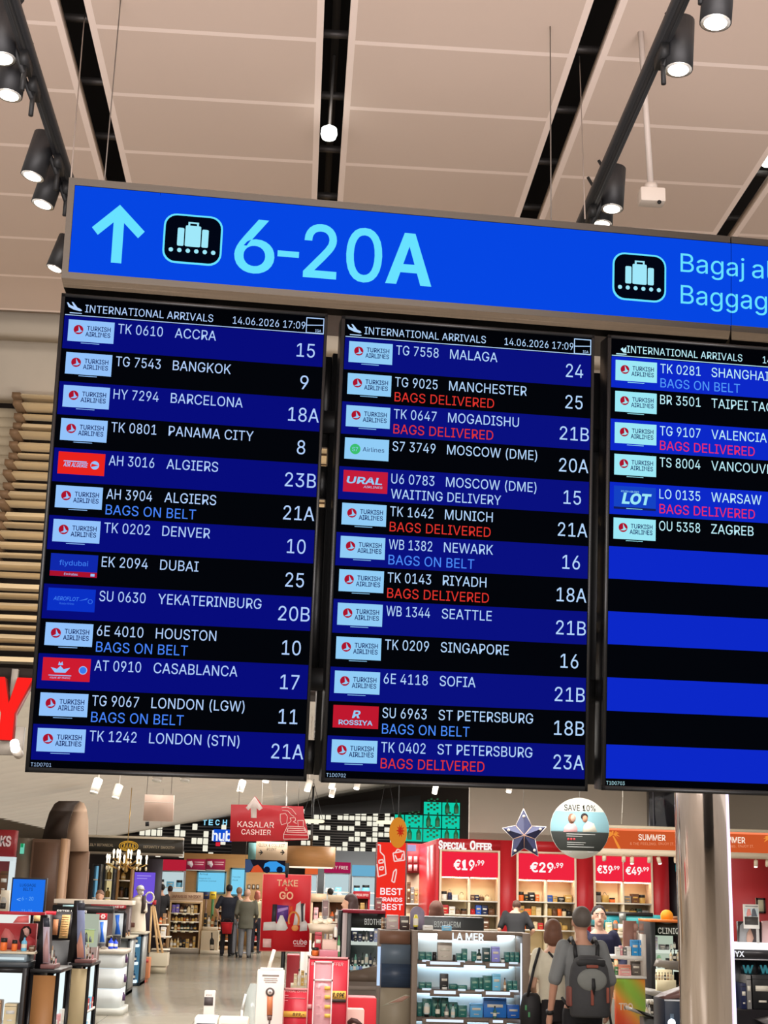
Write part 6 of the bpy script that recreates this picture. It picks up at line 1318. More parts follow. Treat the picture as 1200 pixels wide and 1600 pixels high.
# timber arch, cupboard and cabinets below it
Y = 27
ar = thing('timber_arch', 'dark brown curved timber arch rising above the wooden cupboard', 'arch', (wx(100, Y), Y, 0))
def arch_pts(): return [(66, 1311), (70, 1293), (77, 1270), (85, 1256), (92, 1251.5), (123, 1251.5), (116, 1258), (110, 1272), (105, 1290), (102, 1311)]
poly(ar, Y, arch_pts(), M((50, 38, 31), .6, noise=.15, scale=4), 'curved_band', 0, .12)
poly(ar, Y, [(102, 1311), (105, 1290), (110, 1272), (116, 1258), (123, 1251.5), (129, 1254), (133, 1264), (135.5, 1280), (136, 1330), (97, 1330)], M((206, 176, 152), .55, noise=.08, scale=3), 'inner_panel', -.13, .1)
z_ = W(100, 1311, Y).z; MB().box(wx(68, Y, 1311), Y + .1, 0, wx(100, Y, 1311), Y + .8, z_).build('leg', [M((66, 48, 38), .6)], ar); MB().box(wx(104, Y, 1330), Y + .2, 0, wx(135, Y, 1330), Y + .5, W(115, 1329, Y).z).build('support', [M((120, 92, 72), .6)], ar)
Y = 26
x0, z0, x1, z1 = fr(45, 1311, 97, 1440, Y)
cb = thing('wooden_cupboard', 'tall brown wooden cupboard below the timber arch', 'cupboard', ((x0 + x1) / 2, Y, 0))
MB().box(x0, Y, 0, x1 - .08, Y + .85, z1, bev=.008).build('body', [M((104, 78, 62), .55, noise=.12, scale=3, kind='wood')], cb); MB().box(x1 - .08, Y - .005, 0, x1, Y + .6, z1 + .02).build('light_edge', [M((170, 134, 104), .5)], cb); MB().box(x0 + .04, Y - .004, 1.0, x1 - .12, Y, z1 - .06).build('door', [M((98, 72, 58), .5, noise=.12, scale=3, kind='wood')], cb)
x0, z0, x1, z1 = fr(21, 1309, 45, 1440, Y)
gc = thing('grey_column', 'grey square column with a small green exit sign beside the cupboard', 'column', ((x0 + x1) / 2, Y, 0)); MB().box(x0, Y + .1, 0, x1 - .01, Y + .6, z1).build('shaft', [M((124, 114, 102), .6)], gc); rect(gc, Y + .1, (32, 1318, 38, 1334), E((120, 220, 190), .8), 'exit_sign', .03, .03); rect(gc, Y + .1, (33, 1318, 37, 1324), E((30, 150, 90), .9), 'green_field', .035, .005)
Y = 29.5
X0, X1 = wx(97, Y, 1380), wx(134, Y, 1380); zz = [W(115, p, Y).z for p in (1409, 1385)]
cabinet('perfume_cabinet', 'wooden perfume cabinet with dark bottles under the pale arch panel', 'cabinet', X0, X1, Y, .4, W(115, 1357, Y).z, [.5, .9] + zz, (M((150, 112, 84), .5), M((92, 66, 54), .6), M((226, 208, 180), .5)))
for q, z in enumerate(zz): fill(X0 + .05, X1 - .05, z, Y + .05, .12, .16, .27, ['bottle', 'box', 'box'], ['brown', 'red', 'tan', 'white', 'black'], 'the %s shelf of the perfume cabinet' % ('lower', 'upper')[q], 'perfumes in the wooden cabinet', .07, .11, .03, 90 + q)
fill(X0 + .05, X1 - .05, W(115, 1357, Y).z, Y + .05, .12, .2, .36, ['bottle', 'bottle'], ['pink', 'tan', 'cream'], 'the top of the perfume cabinet', 'perfumes in the wooden cabinet', .07, .1, .05, 93)
for k, (a, b_, cl, lab_) in enumerate(((142, 156, E((120, 180, 210), .8), 'black framed glass door showcase with cool blue light'), (160, 178, E((226, 206, 150), .8), 'black framed glass door showcase with warm yellow light'), (182, 206, M((180, 150, 100), .5), 'wooden showcase with small ornaments beside the violet poster'))):
    Yq = 33 + k * .6; X0, X1 = wx(a, Yq, 1380), wx(b_, Yq, 1380); r = cabinet('glass_showcase', lab_, 'showcase', X0, X1, Yq, .4, W(150, (1350, 1345, 1352)[k], Yq).z, [.5, .95, 1.4, 1.8], (M((30, 30, 34), .4) if k < 2 else M((150, 112, 70), .5), cl, M((190, 200, 200), .4)), side=.05)
    for q, z in enumerate((.95, 1.4, 1.8)): fill(X0 + .06, X1 - .06, z, Yq + .08, .12, .16, .26, ['bottle', 'jar'], [['blue', 'white', 'grey'], ['gold', 'amber', 'cream'], ['brown', 'black', 'gold']][k], 'the %s of the %s showcase' % (('lower shelf', 'middle shelf', 'upper shelf')[q], ('blue', 'yellow', 'wooden')[k]), 'goods in the glass showcases', .09, .13, .06, 200 + 7 * k + q)

# red brand front at the frame edge, info screen
Y = 24
r = board('shop_fascia', 'dark red shop front with big pale letters at the frame edge', 'shop front', (-40, 1296, 22, 1338), Y, .3, (142, 30, 38)); wr(r, Y, 'ARKS', -19, 1321, 15, (232, 214, 220), 36, .04, .02)
x0, z0, x1, z1 = fr(-40, 1338, 18, 1400, Y); MB().box(x0, Y + .25, 0, x1, Y + .3, z1).build('back_panel', [M((120, 40, 44), .5)], r); MB().box(x1 - .05, Y, 0, x1, Y + .3, z1).build('lit_post', [E((226, 238, 240), .9)], r); MB().box(x0, Y - .02, z1 - .07, x1, Y + .3, z1).build('lit_rail', [E((226, 238, 240), .8)], r)
for z in (.6, 1.1, 1.5): MB().box(x0, Y + .02, z - .03, x1 - .05, Y + .25, z).build('shelf', [white_p], r)
fill(wx(-10, Y), x1 - .06, 1.5, Y + .06, .12, .3, .46, ['box'], ['red', 'pink', 'brown'], 'the top shelf of the red shop front', 'cartons in the red shop front', .12, .16, .04, 301); fill(wx(-10, Y), x1 - .06, 1.1, Y + .06, .12, .2, .3, ['box', 'bottle'], ['cream', 'red', 'white'], 'the middle shelf of the red shop front', 'cartons in the red shop front', .1, .14, .04, 302)
Y = 15
x0, z0, x1, z1 = fr(16.5, 1371.5, 71.5, 1428, Y)
r = thing('luggage_screen', 'bright blue LUGGAGE BELTS screen with an arrow and belts 6 - 20', 'screen', ((x0 + x1) / 2, Y, 0))
MB().box(x0, Y, z0, x1, Y + .06, z1, bev=.004).build('housing', [M((20, 22, 30), .4)], r); rect(r, Y, (18.5, 1374, 69, 1427), E((32, 116, 240), .95), 'screen'); MB().box((x0 + x1) / 2 - .06, Y + .06, 0, (x0 + x1) / 2 + .06, Y + .1, z0 + .1).build('post', [M((30, 30, 34), .4)], r); MB().box((x0 + x1) / 2 - .2, Y - .05, 0, (x0 + x1) / 2 + .2, Y + .25, .03).build('foot', [M((30, 30, 34), .4)], r)
dk = (20, 60, 130)
wr(r, Y - .003, 'LUGGAGE', 31, 1385, 4.5, dk, 25, .01, 0, .9); wr(r, Y - .003, 'BELTS', 36, 1391.5, 4.5, dk, 15, .01, 0, .9); wr(r, Y - .003, '<', 26, 1408, 7, (140, 196, 255), 6, 0, 0, 1); wr(r, Y - .003, '6 - 20', 34, 1406.5, 5.5, (110, 180, 250), 18, 0, 0, 1); wr(r, Y - .003, '21-25', 33, 1425.5, 4.5, (110, 180, 250), 17, 0, 0, 1)
r = board('cash_machine_poster', 'small cream poster with a person picture beside the blue screen', 'poster', (0, 1391, 14, 1426), 14, .03, (226, 216, 196)); poly(r, 14, [(1, 1410), (3, 1402), (8, 1402), (11, 1410)], M((196, 196, 190), .5), 'shirt_print'); rect(r, 14, (0, 1411, 9, 1420), M((50, 48, 46), .5), 'dark_print'); p0 = W(7, 1426, 14); MB().box(p0.x - .03, 14.0, 0, p0.x + .03, 14.03, p0.z).build('post', [M((200, 196, 188), .4)], r)
# ================================================================ middle: lit counter, black units, red boards
Y = 13
wood_g = M((128, 112, 98), .5, noise=.1, scale=5, kind='woodh'); lm_back = M((206, 214, 210), .5)
x0, x1 = wx(643, Y, 1530), wx(829, Y, 1530); zt_ = W(736, 1456, Y).z
lm = thing('skincare_counter', 'tall lit LA MER counter with three shelves of teal cartons', 'counter', ((x0 + x1) / 2, Y, 0))
xi0, xi1 = wx(652, Y, 1530), wx(814, Y, 1530); D = .42
zs_ = [W(732, p, Y).z for p in (1503, 1548, 1592)]
MB().box(x0, Y, 0, xi0, Y + D, zt_, bev=.004).build('side_panel', [wood_g], lm); MB().box(xi1 + .012, Y, 0, x1, Y + D, zt_, bev=.01).build('side_panel', [wood_g], lm)
MB().box(xi0, Y, W(730, 1460, Y).z, xi1 + .012, Y + D, zt_).build('top', [wood_g], lm); MB().box(wx(684, Y, 1462), Y - .004, W(730, 1469.5, Y).z, wx(777, Y, 1462), Y + .05, zt_ - .002).build('header_panel', [M((146, 120, 102), .5, noise=.08, scale=5, kind='woodh')], lm)
MB().box(xi0, Y + D - .02, 0, xi1 + .012, Y + D, zt_ - .03).build('back_panel', [lm_back], lm)
MB().box(xi1, Y + .01, zs_[2] - .03, xi1 + .009, Y + .03, W(815, 1474, Y).z).build('glowing_strip', [E((214, 232, 255), 1.6)], lm)
MB().box(xi0, Y + .02, 0, xi1, Y + D - .02, zs_[2] - .15).build('plinth', [wood_g], lm)
for z in zs_:
    sh_ = MB().box(xi0, Y + .03, z - .03, xi1, Y + D - .02, z).build('shelf', [M((120, 108, 100), .4)], lm)
    MB().box(xi0, Y + D - .06, z - .045, xi1, Y + D - .03, z - .031).build('shelf_light', [E((206, 232, 255), 9)], sh_)
MB().box(xi0, Y + D - .06, W(730, 1460, Y).z - .03, xi1, Y + D - .03, W(730, 1460, Y).z - .012).build('strip_light', [E((226, 236, 246), 8)], lm)
for (a, b_, w_, h_, row) in ((672, 1505, 47, 4.5, 0), (765, 1507.5, 24, 5, 0), (678, 1550.5, 34, 5, 1), (759, 1552, 38, 5, 1), (666, 1595, 58, 4, 2), (770, 1596, 16, 4, 2)):
    q = MB().box(wx(a - 6, Y, b_), Y + .0, wz(b_ + h_ * .9, Y, a) - .008, wx(a + w_ + 6, Y, b_), Y + .03, zs_[row] - .003).build('tray_front', [M((132, 118, 108), .4)], lm)
    rect(lm, Y, (a, b_ - h_ / 2, a + w_, b_ + h_ / 2), E((226, 240, 255), 1.1), 'lit_name_strip', .003, .003)
for a, b_, w_, row in ((660, 1501.5, 12, 0), (715, 1502.5, 12, 0), (743, 1503, 11, 0), (796, 1505, 14, 0), (660, 1546, 14, 1), (716, 1547, 12, 1), (743, 1548, 14, 1), (797, 1549, 14, 1)): rect(lm, Y, (a, b_ - 1.6, a + w_, b_ + 1.6), E((226, 240, 252), .9), 'price_card', -.024, .004)
wr(lm, Y - .004, 'LA MER', 706.5, 1468.5, 11, (240, 250, 255), 49, .02, .02, 1.15, 'lit_lettering')
def lp(row, items, rowname):
    n = {}
    for k, it in enumerate(items):
        kd, a, b_, h_, col, dy = it[:6]; lab_ = it[6] if len(it) > 6 else None
        z = zs_[row] + .0006
        xa, xb = wx(a, Y + .05 + dy, 1520), wx(b_, Y + .05 + dy, 1520); hz = h_ / F * Y
        nm = lab_ or '%s %s, %s along the %s shelf of the LA MER counter' % (col if isinstance(col, str) else 'blue', {'box': 'carton'}.get(kd, kd), ORD[k], rowname)
        product(kd, col, xa + .001, xb - .001, z, hz, Y + .05 + dy, .07 if kd == 'box' else xb - xa, nm, group='skincare on the LA MER counter', lab=(150, 190, 170) if col == 'teal' else None)
T = 'teal'
lp(0, [('box', 654, 663.8, 12, T, .05), ('box', 664.2, 674.5, 12, T, .05), ('jar', 675, 682.5, 12, 'black', .04), ('box', 683, 706, 26, (206, 196, 182), .1, 'pale framed jar picture on the upper shelf of the LA MER counter'), ('jar', 707, 712, 9, 'black', .04), ('box', 713, 721, 11, T, .05), ('box', 721.5, 730, 18, T, .05), ('box', 737, 744.5, 14.5, T, .05), ('bottle', 745, 752.5, 18, 'dark green', .03), ('box', 754, 766, 20, (30, 70, 70), .09), ('box', 768, 781, 22, (150, 150, 226), .05, 'violet and white picture card on the upper shelf of the LA MER counter'), ('jar', 783, 789, 6, 'white', .0), ('box', 788.5, 796, 14.5, T, .08), ('box', 796.7, 803.5, 14.5, T, .08), ('box', 804.3, 811.5, 14.5, T, .08)], 'upper')
lp(1, [('box', 655, 664.8, 9.5, T, .05), ('box', 665.5, 675, 9.5, T, .05), ('box', 688, 701, 22, (50, 46, 46), .08, 'dark upright card behind the white jar on the middle shelf'), ('jar', 691, 700, 5.5, 'white', .0), ('box', 702.5, 715, 7.5, T, .1), ('box', 715.5, 730.5, 7, T, .02), ('box', 736, 748, 18, T, .05), ('box', 748.5, 754.5, 18, T, .05), ('box', 755.2, 768.5, 21, T, .05), ('box', 769.5, 782.5, 24, (120, 200, 236), .03, 'pale blue glowing card on the middle shelf of the LA MER counter'), ('bottle', 787, 791.5, 19, 'tan', .0), ('box', 792.5, 800.5, 14.5, T, .06), ('box', 801, 808.5, 14.5, T, .06)], 'middle')
lp(2, [('box', 653, 660.5, 20, T, .1), ('box', 661, 675.5, 25, T, .12), ('box', 676, 689.5, 27, T, .12), ('box', 690, 701.5, 27, T, .12), ('box', 702, 716, 21, T, .12), ('box', 716.7, 730.5, 17, T, .1), ('tube', 663, 673.5, 19.5, (210, 226, 222), .02, 'clear tube standing before the teal cartons of the lowest LA MER shelf'), ('bottle', 681.5, 689, 26, 'dark green', .01), ('bottle', 695.5, 702.5, 19, 'grey', .01), ('bottle', 705.5, 712.5, 19, (190, 214, 214), .01, 'clear bottle standing before the teal cartons of the lowest LA MER shelf'), ('box', 735, 755, 20, (90, 168, 222), .1, 'pale blue gift box on the lowest LA MER shelf'), ('box', 756, 792, 28, (44, 120, 206), .12, 'large blue gift box with a bottle picture on the lowest LA MER shelf'), ('box', 792.7, 812, 19, (30, 100, 190), .1, 'blue gift box next to the light strip on the lowest LA MER shelf'), ('bottle', 771, 777, 18, (60, 110, 96), .01, 'green bottle before the large blue gift box')], 'lowest')

# brown unit with the sea picture
Yu = 13.1
x0, x1 = wx(592, Yu, 1530), wx(640.5, Yu, 1530); zt_ = W(617, 1453.5, Yu).z
br = thing('sea_panel_unit', 'brown wooden unit with a dark sea picture and sand coloured lower panel', 'unit', ((x0 + x1) / 2, Yu, 0))
MB().box(x0, Yu + .02, 0, x1, Yu + .4, zt_, bev=.004).build('body', [M((118, 104, 94), .5)], br)
rect(br, Yu, (593.5, 1455, 641, 1474.5), M((122, 88, 70), .5, noise=.15, scale=6, kind='woodh'), 'wood_panel', .0, .02)
sea = M((70, 88, 108), .4, noise=.35, scale=14, kind='woodh'); rect(br, Yu, (595.5, 1476, 641.5, 1506), M((92, 106, 120), .4, noise=.05, scale=2), 'sky_picture', .0, .02); rect(br, Yu, (595.5, 1506, 641.5, 1542.5), M((48, 62, 82), .4, noise=.5, scale=16, kind='woodh'), 'sea_picture', .0, .02)
rect(br, Yu, (593.5, 1544, 641.5, 1640), M((150, 138, 118), .5, noise=.06, scale=4), 'sand_panel', .0, .02); poly(br, Yu, [(596, 1572), (616, 1562), (634, 1554), (641, 1556), (634, 1564)], M((190, 186, 166), .5), 'pale_streak', .002); poly(br, Yu, [(606, 1568), (632, 1556), (641, 1557), (628, 1565)], M((178, 138, 122), .5), 'pink_streak', .004)
rect(br, Yu, (589.5, 1479, 594, 1540), E((190, 216, 250), 1.1), 'glowing_strip', .004, .02)
topz = zt_ + .0006
def onprod(kd, col, a, b_, pyt, pyb, Yp, nm, cat, z): return product(kd, col, wx(a, Yp, 1440), wx(b_, Yp, 1440), z, (pyb - pyt) / F * Yp, Yp, .05, nm, cat)
fr_ = [(586.5, 596, 1414, 1432, (160, 90, 90), 'small dusky pink card on the back edge above the BIOTHER unit'), (604, 623, 1432, 1453, (190, 170, 166), 'pale picture card with dark prints on the sea picture unit'), (624.5, 640, 1433, 1453, (60, 44, 40), 'dark brown card on the sea picture unit beside the pale card')]
for a, b_, t_, u_, col, nm in fr_[1:]: onprod('box', col, a, b_, t_, u_, Yu + .2, nm, 'card', topz)
for k in range(3):
    product('box', ('tan', 'brown', 'grey')[k], wx(596 + 2.6 * k, Yu + .25, 1450), wx(598.3 + 2.6 * k, Yu + .25, 1450), topz, .1, Yu + .25, .05, 'thin %s carton beside the pale picture card' % ('tan', 'brown', 'grey')[k], 'box')
# top of the lit counter: mirror, yellow tube, cards
zt2 = W(736, 1456, Y).z + .0006
r = thing('arched_mirror', 'grey violet arched mirror board behind the yellow tube', 'mirror', (wx(652, Y + .3), Y + .3, zt2)); xm_ = wx(652, Y + .3, 1440); rw_ = wx(663, Y + .3, 1440) - xm_; hh_ = 34 / F * Y
mb = MB(); mb.prism([(xm_ - rw_, zt2), (xm_ + rw_, zt2), (xm_ + rw_, zt2 + hh_ - rw_)] + [(xm_ + rw_ * math.cos(t), zt2 + hh_ - rw_ + rw_ * math.sin(t)) for t in [math.pi * i / 14 for i in range(1, 14)]] + [(xm_ - rw_, zt2 + hh_ - rw_)], Y + .3, Y + .33); mb.build('panel', [M((148, 138, 158), .4)], r)
mb = MB(); mb.box(xm_ - rw_, Y + .28, zt2, xm_ + rw_, Y + .35, zt2 + .012); mb.build('foot', [M((110, 100, 112), .4)], r)
onprod('tube', 'yellow', 646, 654, 1431, 1453, Y + .15, 'bright yellow tube standing on the corner of the LA MER counter', 'tube', zt2)
for k, (a, b_, cl) in enumerate(((661, 677, 'white'), (691, 706, 'light blue'))): onprod('box', cl, a, b_, 1448, 1455, Y + .12, ('small white card on top of the LA MER counter', 'small pale card on top of the LA MER counter')[k], 'card', zt2)
# black sign unit behind
Yb = 14.2
x0, z0, x1, z1 = fr(655, 1433, 756, 1470, Yb)
r = thing('black_brand_unit', 'black unit with silver BIOTHERM letters showing above the LA MER counter', 'unit', ((x0 + x1) / 2, Yb, 0)); MB().box(x0, Yb, z0 - .1, x1, Yb + .35, z1, bev=.004).build('fascia', [M((26, 28, 28), .3)], r); MB().box(x0 + .03, Yb + .05, 0, x1 - .03, Yb + .35, z0 - .1).build('body', [M((40, 40, 42), .4)], r); wr(r, Yb, 'BIOTHERM', 678.5, 1448.5, 9, (196, 204, 204), 41, .0)

# BIOTHER unit with dark bottles
Y = 14
x0, x1 = wx(534, Y, 1480), wx(601, Y, 1480); zt_ = W(568, 1427, Y).z
xa = wx(548, Y, 1480)
bu = thing('black_brand_unit', 'black open unit with BIOTHER letters and dark bottles beside the sea picture', 'unit', ((x0 + x1) / 2, Y, 0))
MB().box(x0 + .045, Y, .0, xa, Y + .4, zt_, bev=.003).build('side_panel', [M((24, 24, 26), .35)], bu); MB().box(x0, Y - .02, .3, x0 + .043, Y + .3, zt_).build('pale_post', [M((206, 190, 190), .35)], bu); MB().box(x0 - .04, Y, .2, x0 - .002, Y + .3, zt_ + .02).build('dark_post', [M((34, 34, 36), .4)], bu)
MB().box(xa, Y + .36, .3, x1, Y + .4, zt_).build('back_panel', [M((70, 76, 76), .5)], bu); MB().box(xa, Y, W(570, 1450, Y).z, x1, Y + .4, zt_).build('fascia', [M((28, 32, 32), .3)], bu); MB().box(x0, Y - .02, zt_, x1, Y + .4, zt_ + .03).build('red_top_edge', [M((146, 30, 50), .4)], bu)
wr(bu, Y, 'BIOTHER', 569.5, 1444.5, 9, (210, 216, 216), 32.5, .0)
zz = [W(575, p, Y).z for p in (1472, 1511)]
for z in zz: MB().box(xa, Y + .02, z - .03, x1, Y + .36, z).build('shelf', [E((226, 236, 226), .75)], bu)
MB().box(xa, Y + .1, W(570, 1455, Y).z, x1, Y + .3, W(570, 1450.5, Y).z).build('glowing_strip', [E((236, 244, 236), 1.2)], bu)
zl = W(570, 1533, Y).z; mb = MB(); mb.prism([(wx(545, Y), zl), (x1, zl), (x1, zl + .16), (wx(560, Y), zl + .1), (wx(545, Y), zl + .07)], Y - .08, Y + .3); mb.build('curved_counter', [M((112, 96, 84), .45)], bu)
MB().box(wx(545, Y), Y - .1, 0, x1, Y + .35, zl).build('base', [M((116, 104, 96), .5)], bu); rect(bu, Y - .1, (544, 1541, 600, 1547), M((150, 138, 130), .4), 'base_trim', .004, .003)
for k, (a, b_, h_, kd, cl) in enumerate(((549, 559, 19, 'box', 'navy'), (553, 558, 11, 'box', 'black'), (559.5, 565.5, 11, 'box', 'navy'), (566, 570.5, 16, 'bottle', 'black'), (571, 575, 16, 'bottle', 'grey'), (577, 583, 15, 'box', 'navy'), (584, 590, 24, 'box', (150, 160, 196)))):
    product(kd, cl, wx(a, Y + .05 + .1 * (k == 0), 1465) + .002, wx(b_, Y + .05 + .1 * (k == 0), 1465) - .002, zz[0] + .0006, h_ / F * Y, Y + .05 + .1 * (k == 0), .05, 'dark skincare item, %s along the upper shelf of the BIOTHER unit' % ORD[k], 'box' if kd == 'box' else 'bottle', 'dark skincare on the BIOTHER unit')
for k, (a, b_, h_, kd, cl) in enumerate(((549, 553, 12, 'box', 'black'), (553, 558.5, 20, 'bottle', (110, 170, 150)), (559.5, 563.5, 13, 'box', 'black'), (564.5, 569, 20, 'bottle', 'dark green'), (570, 576, 18, 'tube', (190, 214, 210)), (577, 581.5, 20, 'bottle', 'navy'), (583, 588, 14, 'bottle', 'grey'))):
    product(kd, cl, wx(a, Y + .06, 1495) + .002, wx(b_, Y + .06, 1495) - .002, zz[1] + .0006, h_ / F * Y, Y + .06, .05, 'skincare item, %s along the lower shelf of the BIOTHER unit' % ORD[k], 'box' if kd == 'box' else 'bottle', 'skincare on the lower BIOTHER shelf')
for k in range(4): product('box', ('light blue', 'white', 'light blue', 'blue')[k], wx(546 + 5 * k, Y - .05, 1530), wx(550.5 + 5 * k, Y - .05, 1530), zl + .105 + .0 * k, .03, Y - .06, .05, 'flat %s sample pack, %s on the curved counter of the BIOTHER unit' % (('pale blue', 'white', 'light blue', 'blue')[k], ORD[k]), 'box', 'sample packs on the curved counter')
onprod('box', fr_[0][4], *fr_[0][:4], Y + .2, fr_[0][5], 'card', zt_ + .0306)

# red block in front, boards, boxes, table
Yt = 9.0; ztab = .74
tb = thing('display_table', 'white promotion table carrying white boxes and red price boards at the bottom edge', 'table', (0, Yt, 0))
tx0, tx1 = wx(296, Yt, 1600), wx(592, Yt, 1600)
MB().box(tx0, Yt - .55, ztab - .04, tx1, Yt + .45, ztab, bev=.006).build('tabletop', [M((226, 220, 210), .4)], tb)
for a in (tx0 + .06, tx1 - .06):
    for b_ in (Yt - .48, Yt + .38): MB().box(a - .03, b_ - .03, 0, a + .03, b_ + .03, ztab - .04).build('leg', [M((190, 186, 180), .4)], tb)
def tbox(name, bx_, Yp, d, col, label, cat, writing=(), bev=.006, to=ztab):
    x0, z0, x1, z1 = fr(*bx_, Yp); r = thing(name, label, cat, ((x0 + x1) / 2, Yp, to)); MB().box(x0, Yp, to + .0005, x1, Yp + d, z1, bev=bev).build('body', [M(col, .45)], r)
    for t in writing: wr(r, Yp, *t)
    return r, z1
r, zh_ = tbox('hair_dryer_box', (400, 1516, 443, 1610), 8.6, .10, (232, 222, 214), 'tall white carton with a copper hair dryer picture', 'box')
rect(r, 8.6, (410, 1523, 436, 1525), M((150, 140, 134), .5), 'title_line'); rect(r, 8.6, (413, 1528, 433, 1528.8), M((200, 190, 186), .5), 'text_line'); rect(r, 8.6, (412, 1531, 434, 1531.8), M((200, 190, 186), .5), 'text_line'); rect(r, 8.6, (414, 1534, 432, 1534.8), M((200, 190, 186), .5), 'text_line')
poly(r, 8.6, [(417.5, 1551), (426.5, 1551), (425.5, 1587), (417, 1587)], M((214, 128, 84), .4), 'dryer_handle_picture'); poly(r, 8.6, [(417.2, 1586), (425.3, 1586), (424.2, 1594), (418, 1594)], M((120, 92, 84), .4), 'dryer_foot_picture'); poly(r, 8.6, [(420, 1594), (422.5, 1594), (421.5, 1606), (419, 1606)], M((90, 76, 72), .4), 'cord_picture')
for rr_, m_, o_ in ((7, M((96, 84, 80), .4), .005), (4, M((236, 224, 216), .4), .007), (1.8, M((150, 140, 136), .4), .009)): poly(r, 8.6, [(422 + rr_ * math.cos(t), 1550 + rr_ * math.sin(t)) for t in [2 * math.pi * i / 22 for i in range(22)]], m_, 'dryer_head_picture', o_)
th = thing('card_holder', 'white T shaped card holder lying on the hair dryer carton', 'holder', (wx(424, 8.65, 1512), 8.65, zh_)); pa, pb = W(407, 1510, 8.65), W(443, 1509, 8.65)
mb = MB(); mb.box(pa.x, 8.62, zh_ + .001, pb.x, 8.66, zh_ + .012, bev=.003); mb.build('bar', [M((236, 230, 220), .4)], th); mb = MB(); p1_, p2_ = W(420, 1512, 8.64), W(428.5, 1484, 8.66); p1_.z = zh_ + .008; mb.tube(p1_, p2_, .011, 0, 10); mb.build('stick', [M((236, 226, 216), .4)], th)
r, z_ = tbox('white_carton', (318, 1548, 335.5, 1600), 9.2, .06, (226, 218, 210), 'slim white carton with a small dark photo, standing apart on the table', 'box'); rect(r, 9.2, (319, 1558, 333, 1571), M((84, 76, 76), .5), 'photo_print'); wr(r, 9.2, 'PIXI', 322, 1556, 2.5, (130, 110, 110), 9, 0)
for k, (bx_, nm) in enumerate((((303, 1590, 340, 1610), 'low white carton with a dark edge at the bottom edge of the picture'), ((341, 1592, 388, 1610), 'low cream carton next to the low white one'))):
    r, z_ = tbox('white_carton', bx_, 8.5, .2, ((240, 236, 226), (242, 232, 214))[k], nm, 'box', bev=.01); rect(r, 8.5, (bx_[0] + 4, 1599, bx_[2] - 4, 1610), M((60, 58, 70) if k == 0 else (214, 206, 190), .5), 'edge_print')
x0, z0, x1, z1 = fr(389, 1538, 400, 1606, 9.15); r = thing('clear_cover', 'clear plastic cover beside the hair dryer carton', 'cover', ((x0 + x1) / 2, 9.15, ztab)); mb = MB(); mb.prism([(wx(378, 9.15, 1600), ztab + .001), (x1, ztab + .001), (x1, z1), (x0, z1), (wx(384, 9.15, 1560), W(384, 1553, 9.15).z)], 9.15, 9.3); mb.build('shell', [glass((214, 226, 222), .45)], r)
mb = MB(); mb.path([W(384, 1553, 9.14), W(378, 1578, 9.14), (wx(378, 9.15, 1600), 9.14, ztab + .01)], .008); mb.build('edge', [M((232, 236, 232), .3)], r)
def redboard(bx_, Yp, label, price=None):
    x0, z0, x1, z1 = fr(*bx_, Yp); r = thing('price_board', label, 'sign', ((x0 + x1) / 2, Yp, ztab)); MB().box(x0, Yp, ztab + .001, x1, Yp + .012, z1).build('panel', [M((196, 44, 60), .4)], r)
    mb = MB(); f_ = .012
    for q in ((x0, z1 - f_, x1, z1), (x0, ztab + .1, x0 + f_ * .6, z1), (x1 - f_ * .6, ztab + .1, x1, z1)): mb.box(q[0], Yp - .004, q[1], q[2], Yp, q[3])
    mb.build('pale_border', [M((226, 150, 150), .4)], r); return r
r = redboard((442, 1544, 484, 1610), 8.75, 'red SPECIAL OFFER price board with a yellow strip behind the clear price holder'); wr(r, 8.75, 'SPECIAL OFFER', 443, 1550, 3, (240, 190, 190), 36, 0); rect(r, 8.75, (443, 1580, 480, 1589), M((238, 186, 80), .5), 'yellow_strip', .006); wr(r, 8.75 - .006, '899,-', 457, 1587, 4.5, (70, 50, 30), 18, .02, 0, 0, 'price_lettering', .15)
for yy_ in (1555, 1559, 1563): rect(r, 8.75, (443, yy_, 443 + (8, 34, 7)[(yy_ - 1555) // 4], yy_ + .8), M((236, 170, 176), .5), 'text_line')
r = redboard((480, 1495, 544, 1610), 8.45, 'large red SPECIAL OFFER price board with a yellow 9,99€ strip'); wr(r, 8.45, 'SPECIAL OFFER', 486, 1508, 5, (240, 190, 190), 50, 0, 0, 0, 'lettering', .1); rect(r, 8.45, (508, 1548, 540.5, 1561), M((238, 190, 84), .5), 'yellow_strip', .006); wr(r, 8.45 - .006, '9,99€', 519, 1558, 7, (40, 34, 30), 18.5, .03, 0, 0, 'price_lettering', .15); rect(r, 8.45, (508, 1561, 540.5, 1566), M((60, 46, 42), .5), 'dark_strip', .006); rect(r, 8.45, (481, 1569, 487, 1576), M((226, 160, 160), .5), 'pale_square', .006)
MB().box(wx(479, 8.45, 1590), 8.44, ztab + .001, wx(545, 8.45, 1590), 8.465, ztab + .1).build('grey_holder', [M((110, 96, 96), .4)], r)
x0, z0, x1, z1 = fr(489, 1502, 519, 1610, 8.3); r = thing('price_holder', 'clear plastic price holder with small yellow tags before the red board', 'holder', ((x0 + x1) / 2, 8.3, ztab)); MB().box(x0, 8.3, ztab + .001, x1, 8.33, z1).build('sleeve', [glass((232, 190, 196), .45)], r)
mb = MB()
for q in ((x0, ztab, x0 + .006, z1), (x1 - .006, ztab, x1, z1), (x0, z1 - .008, x1, z1), (x0, W(500, 1533, 8.3).z, x1, W(500, 1530, 8.3).z)): mb.box(q[0], 8.294, q[1], q[2], 8.3, q[3])
mb.build('bright_edge', [M((244, 214, 214), .3)], r)
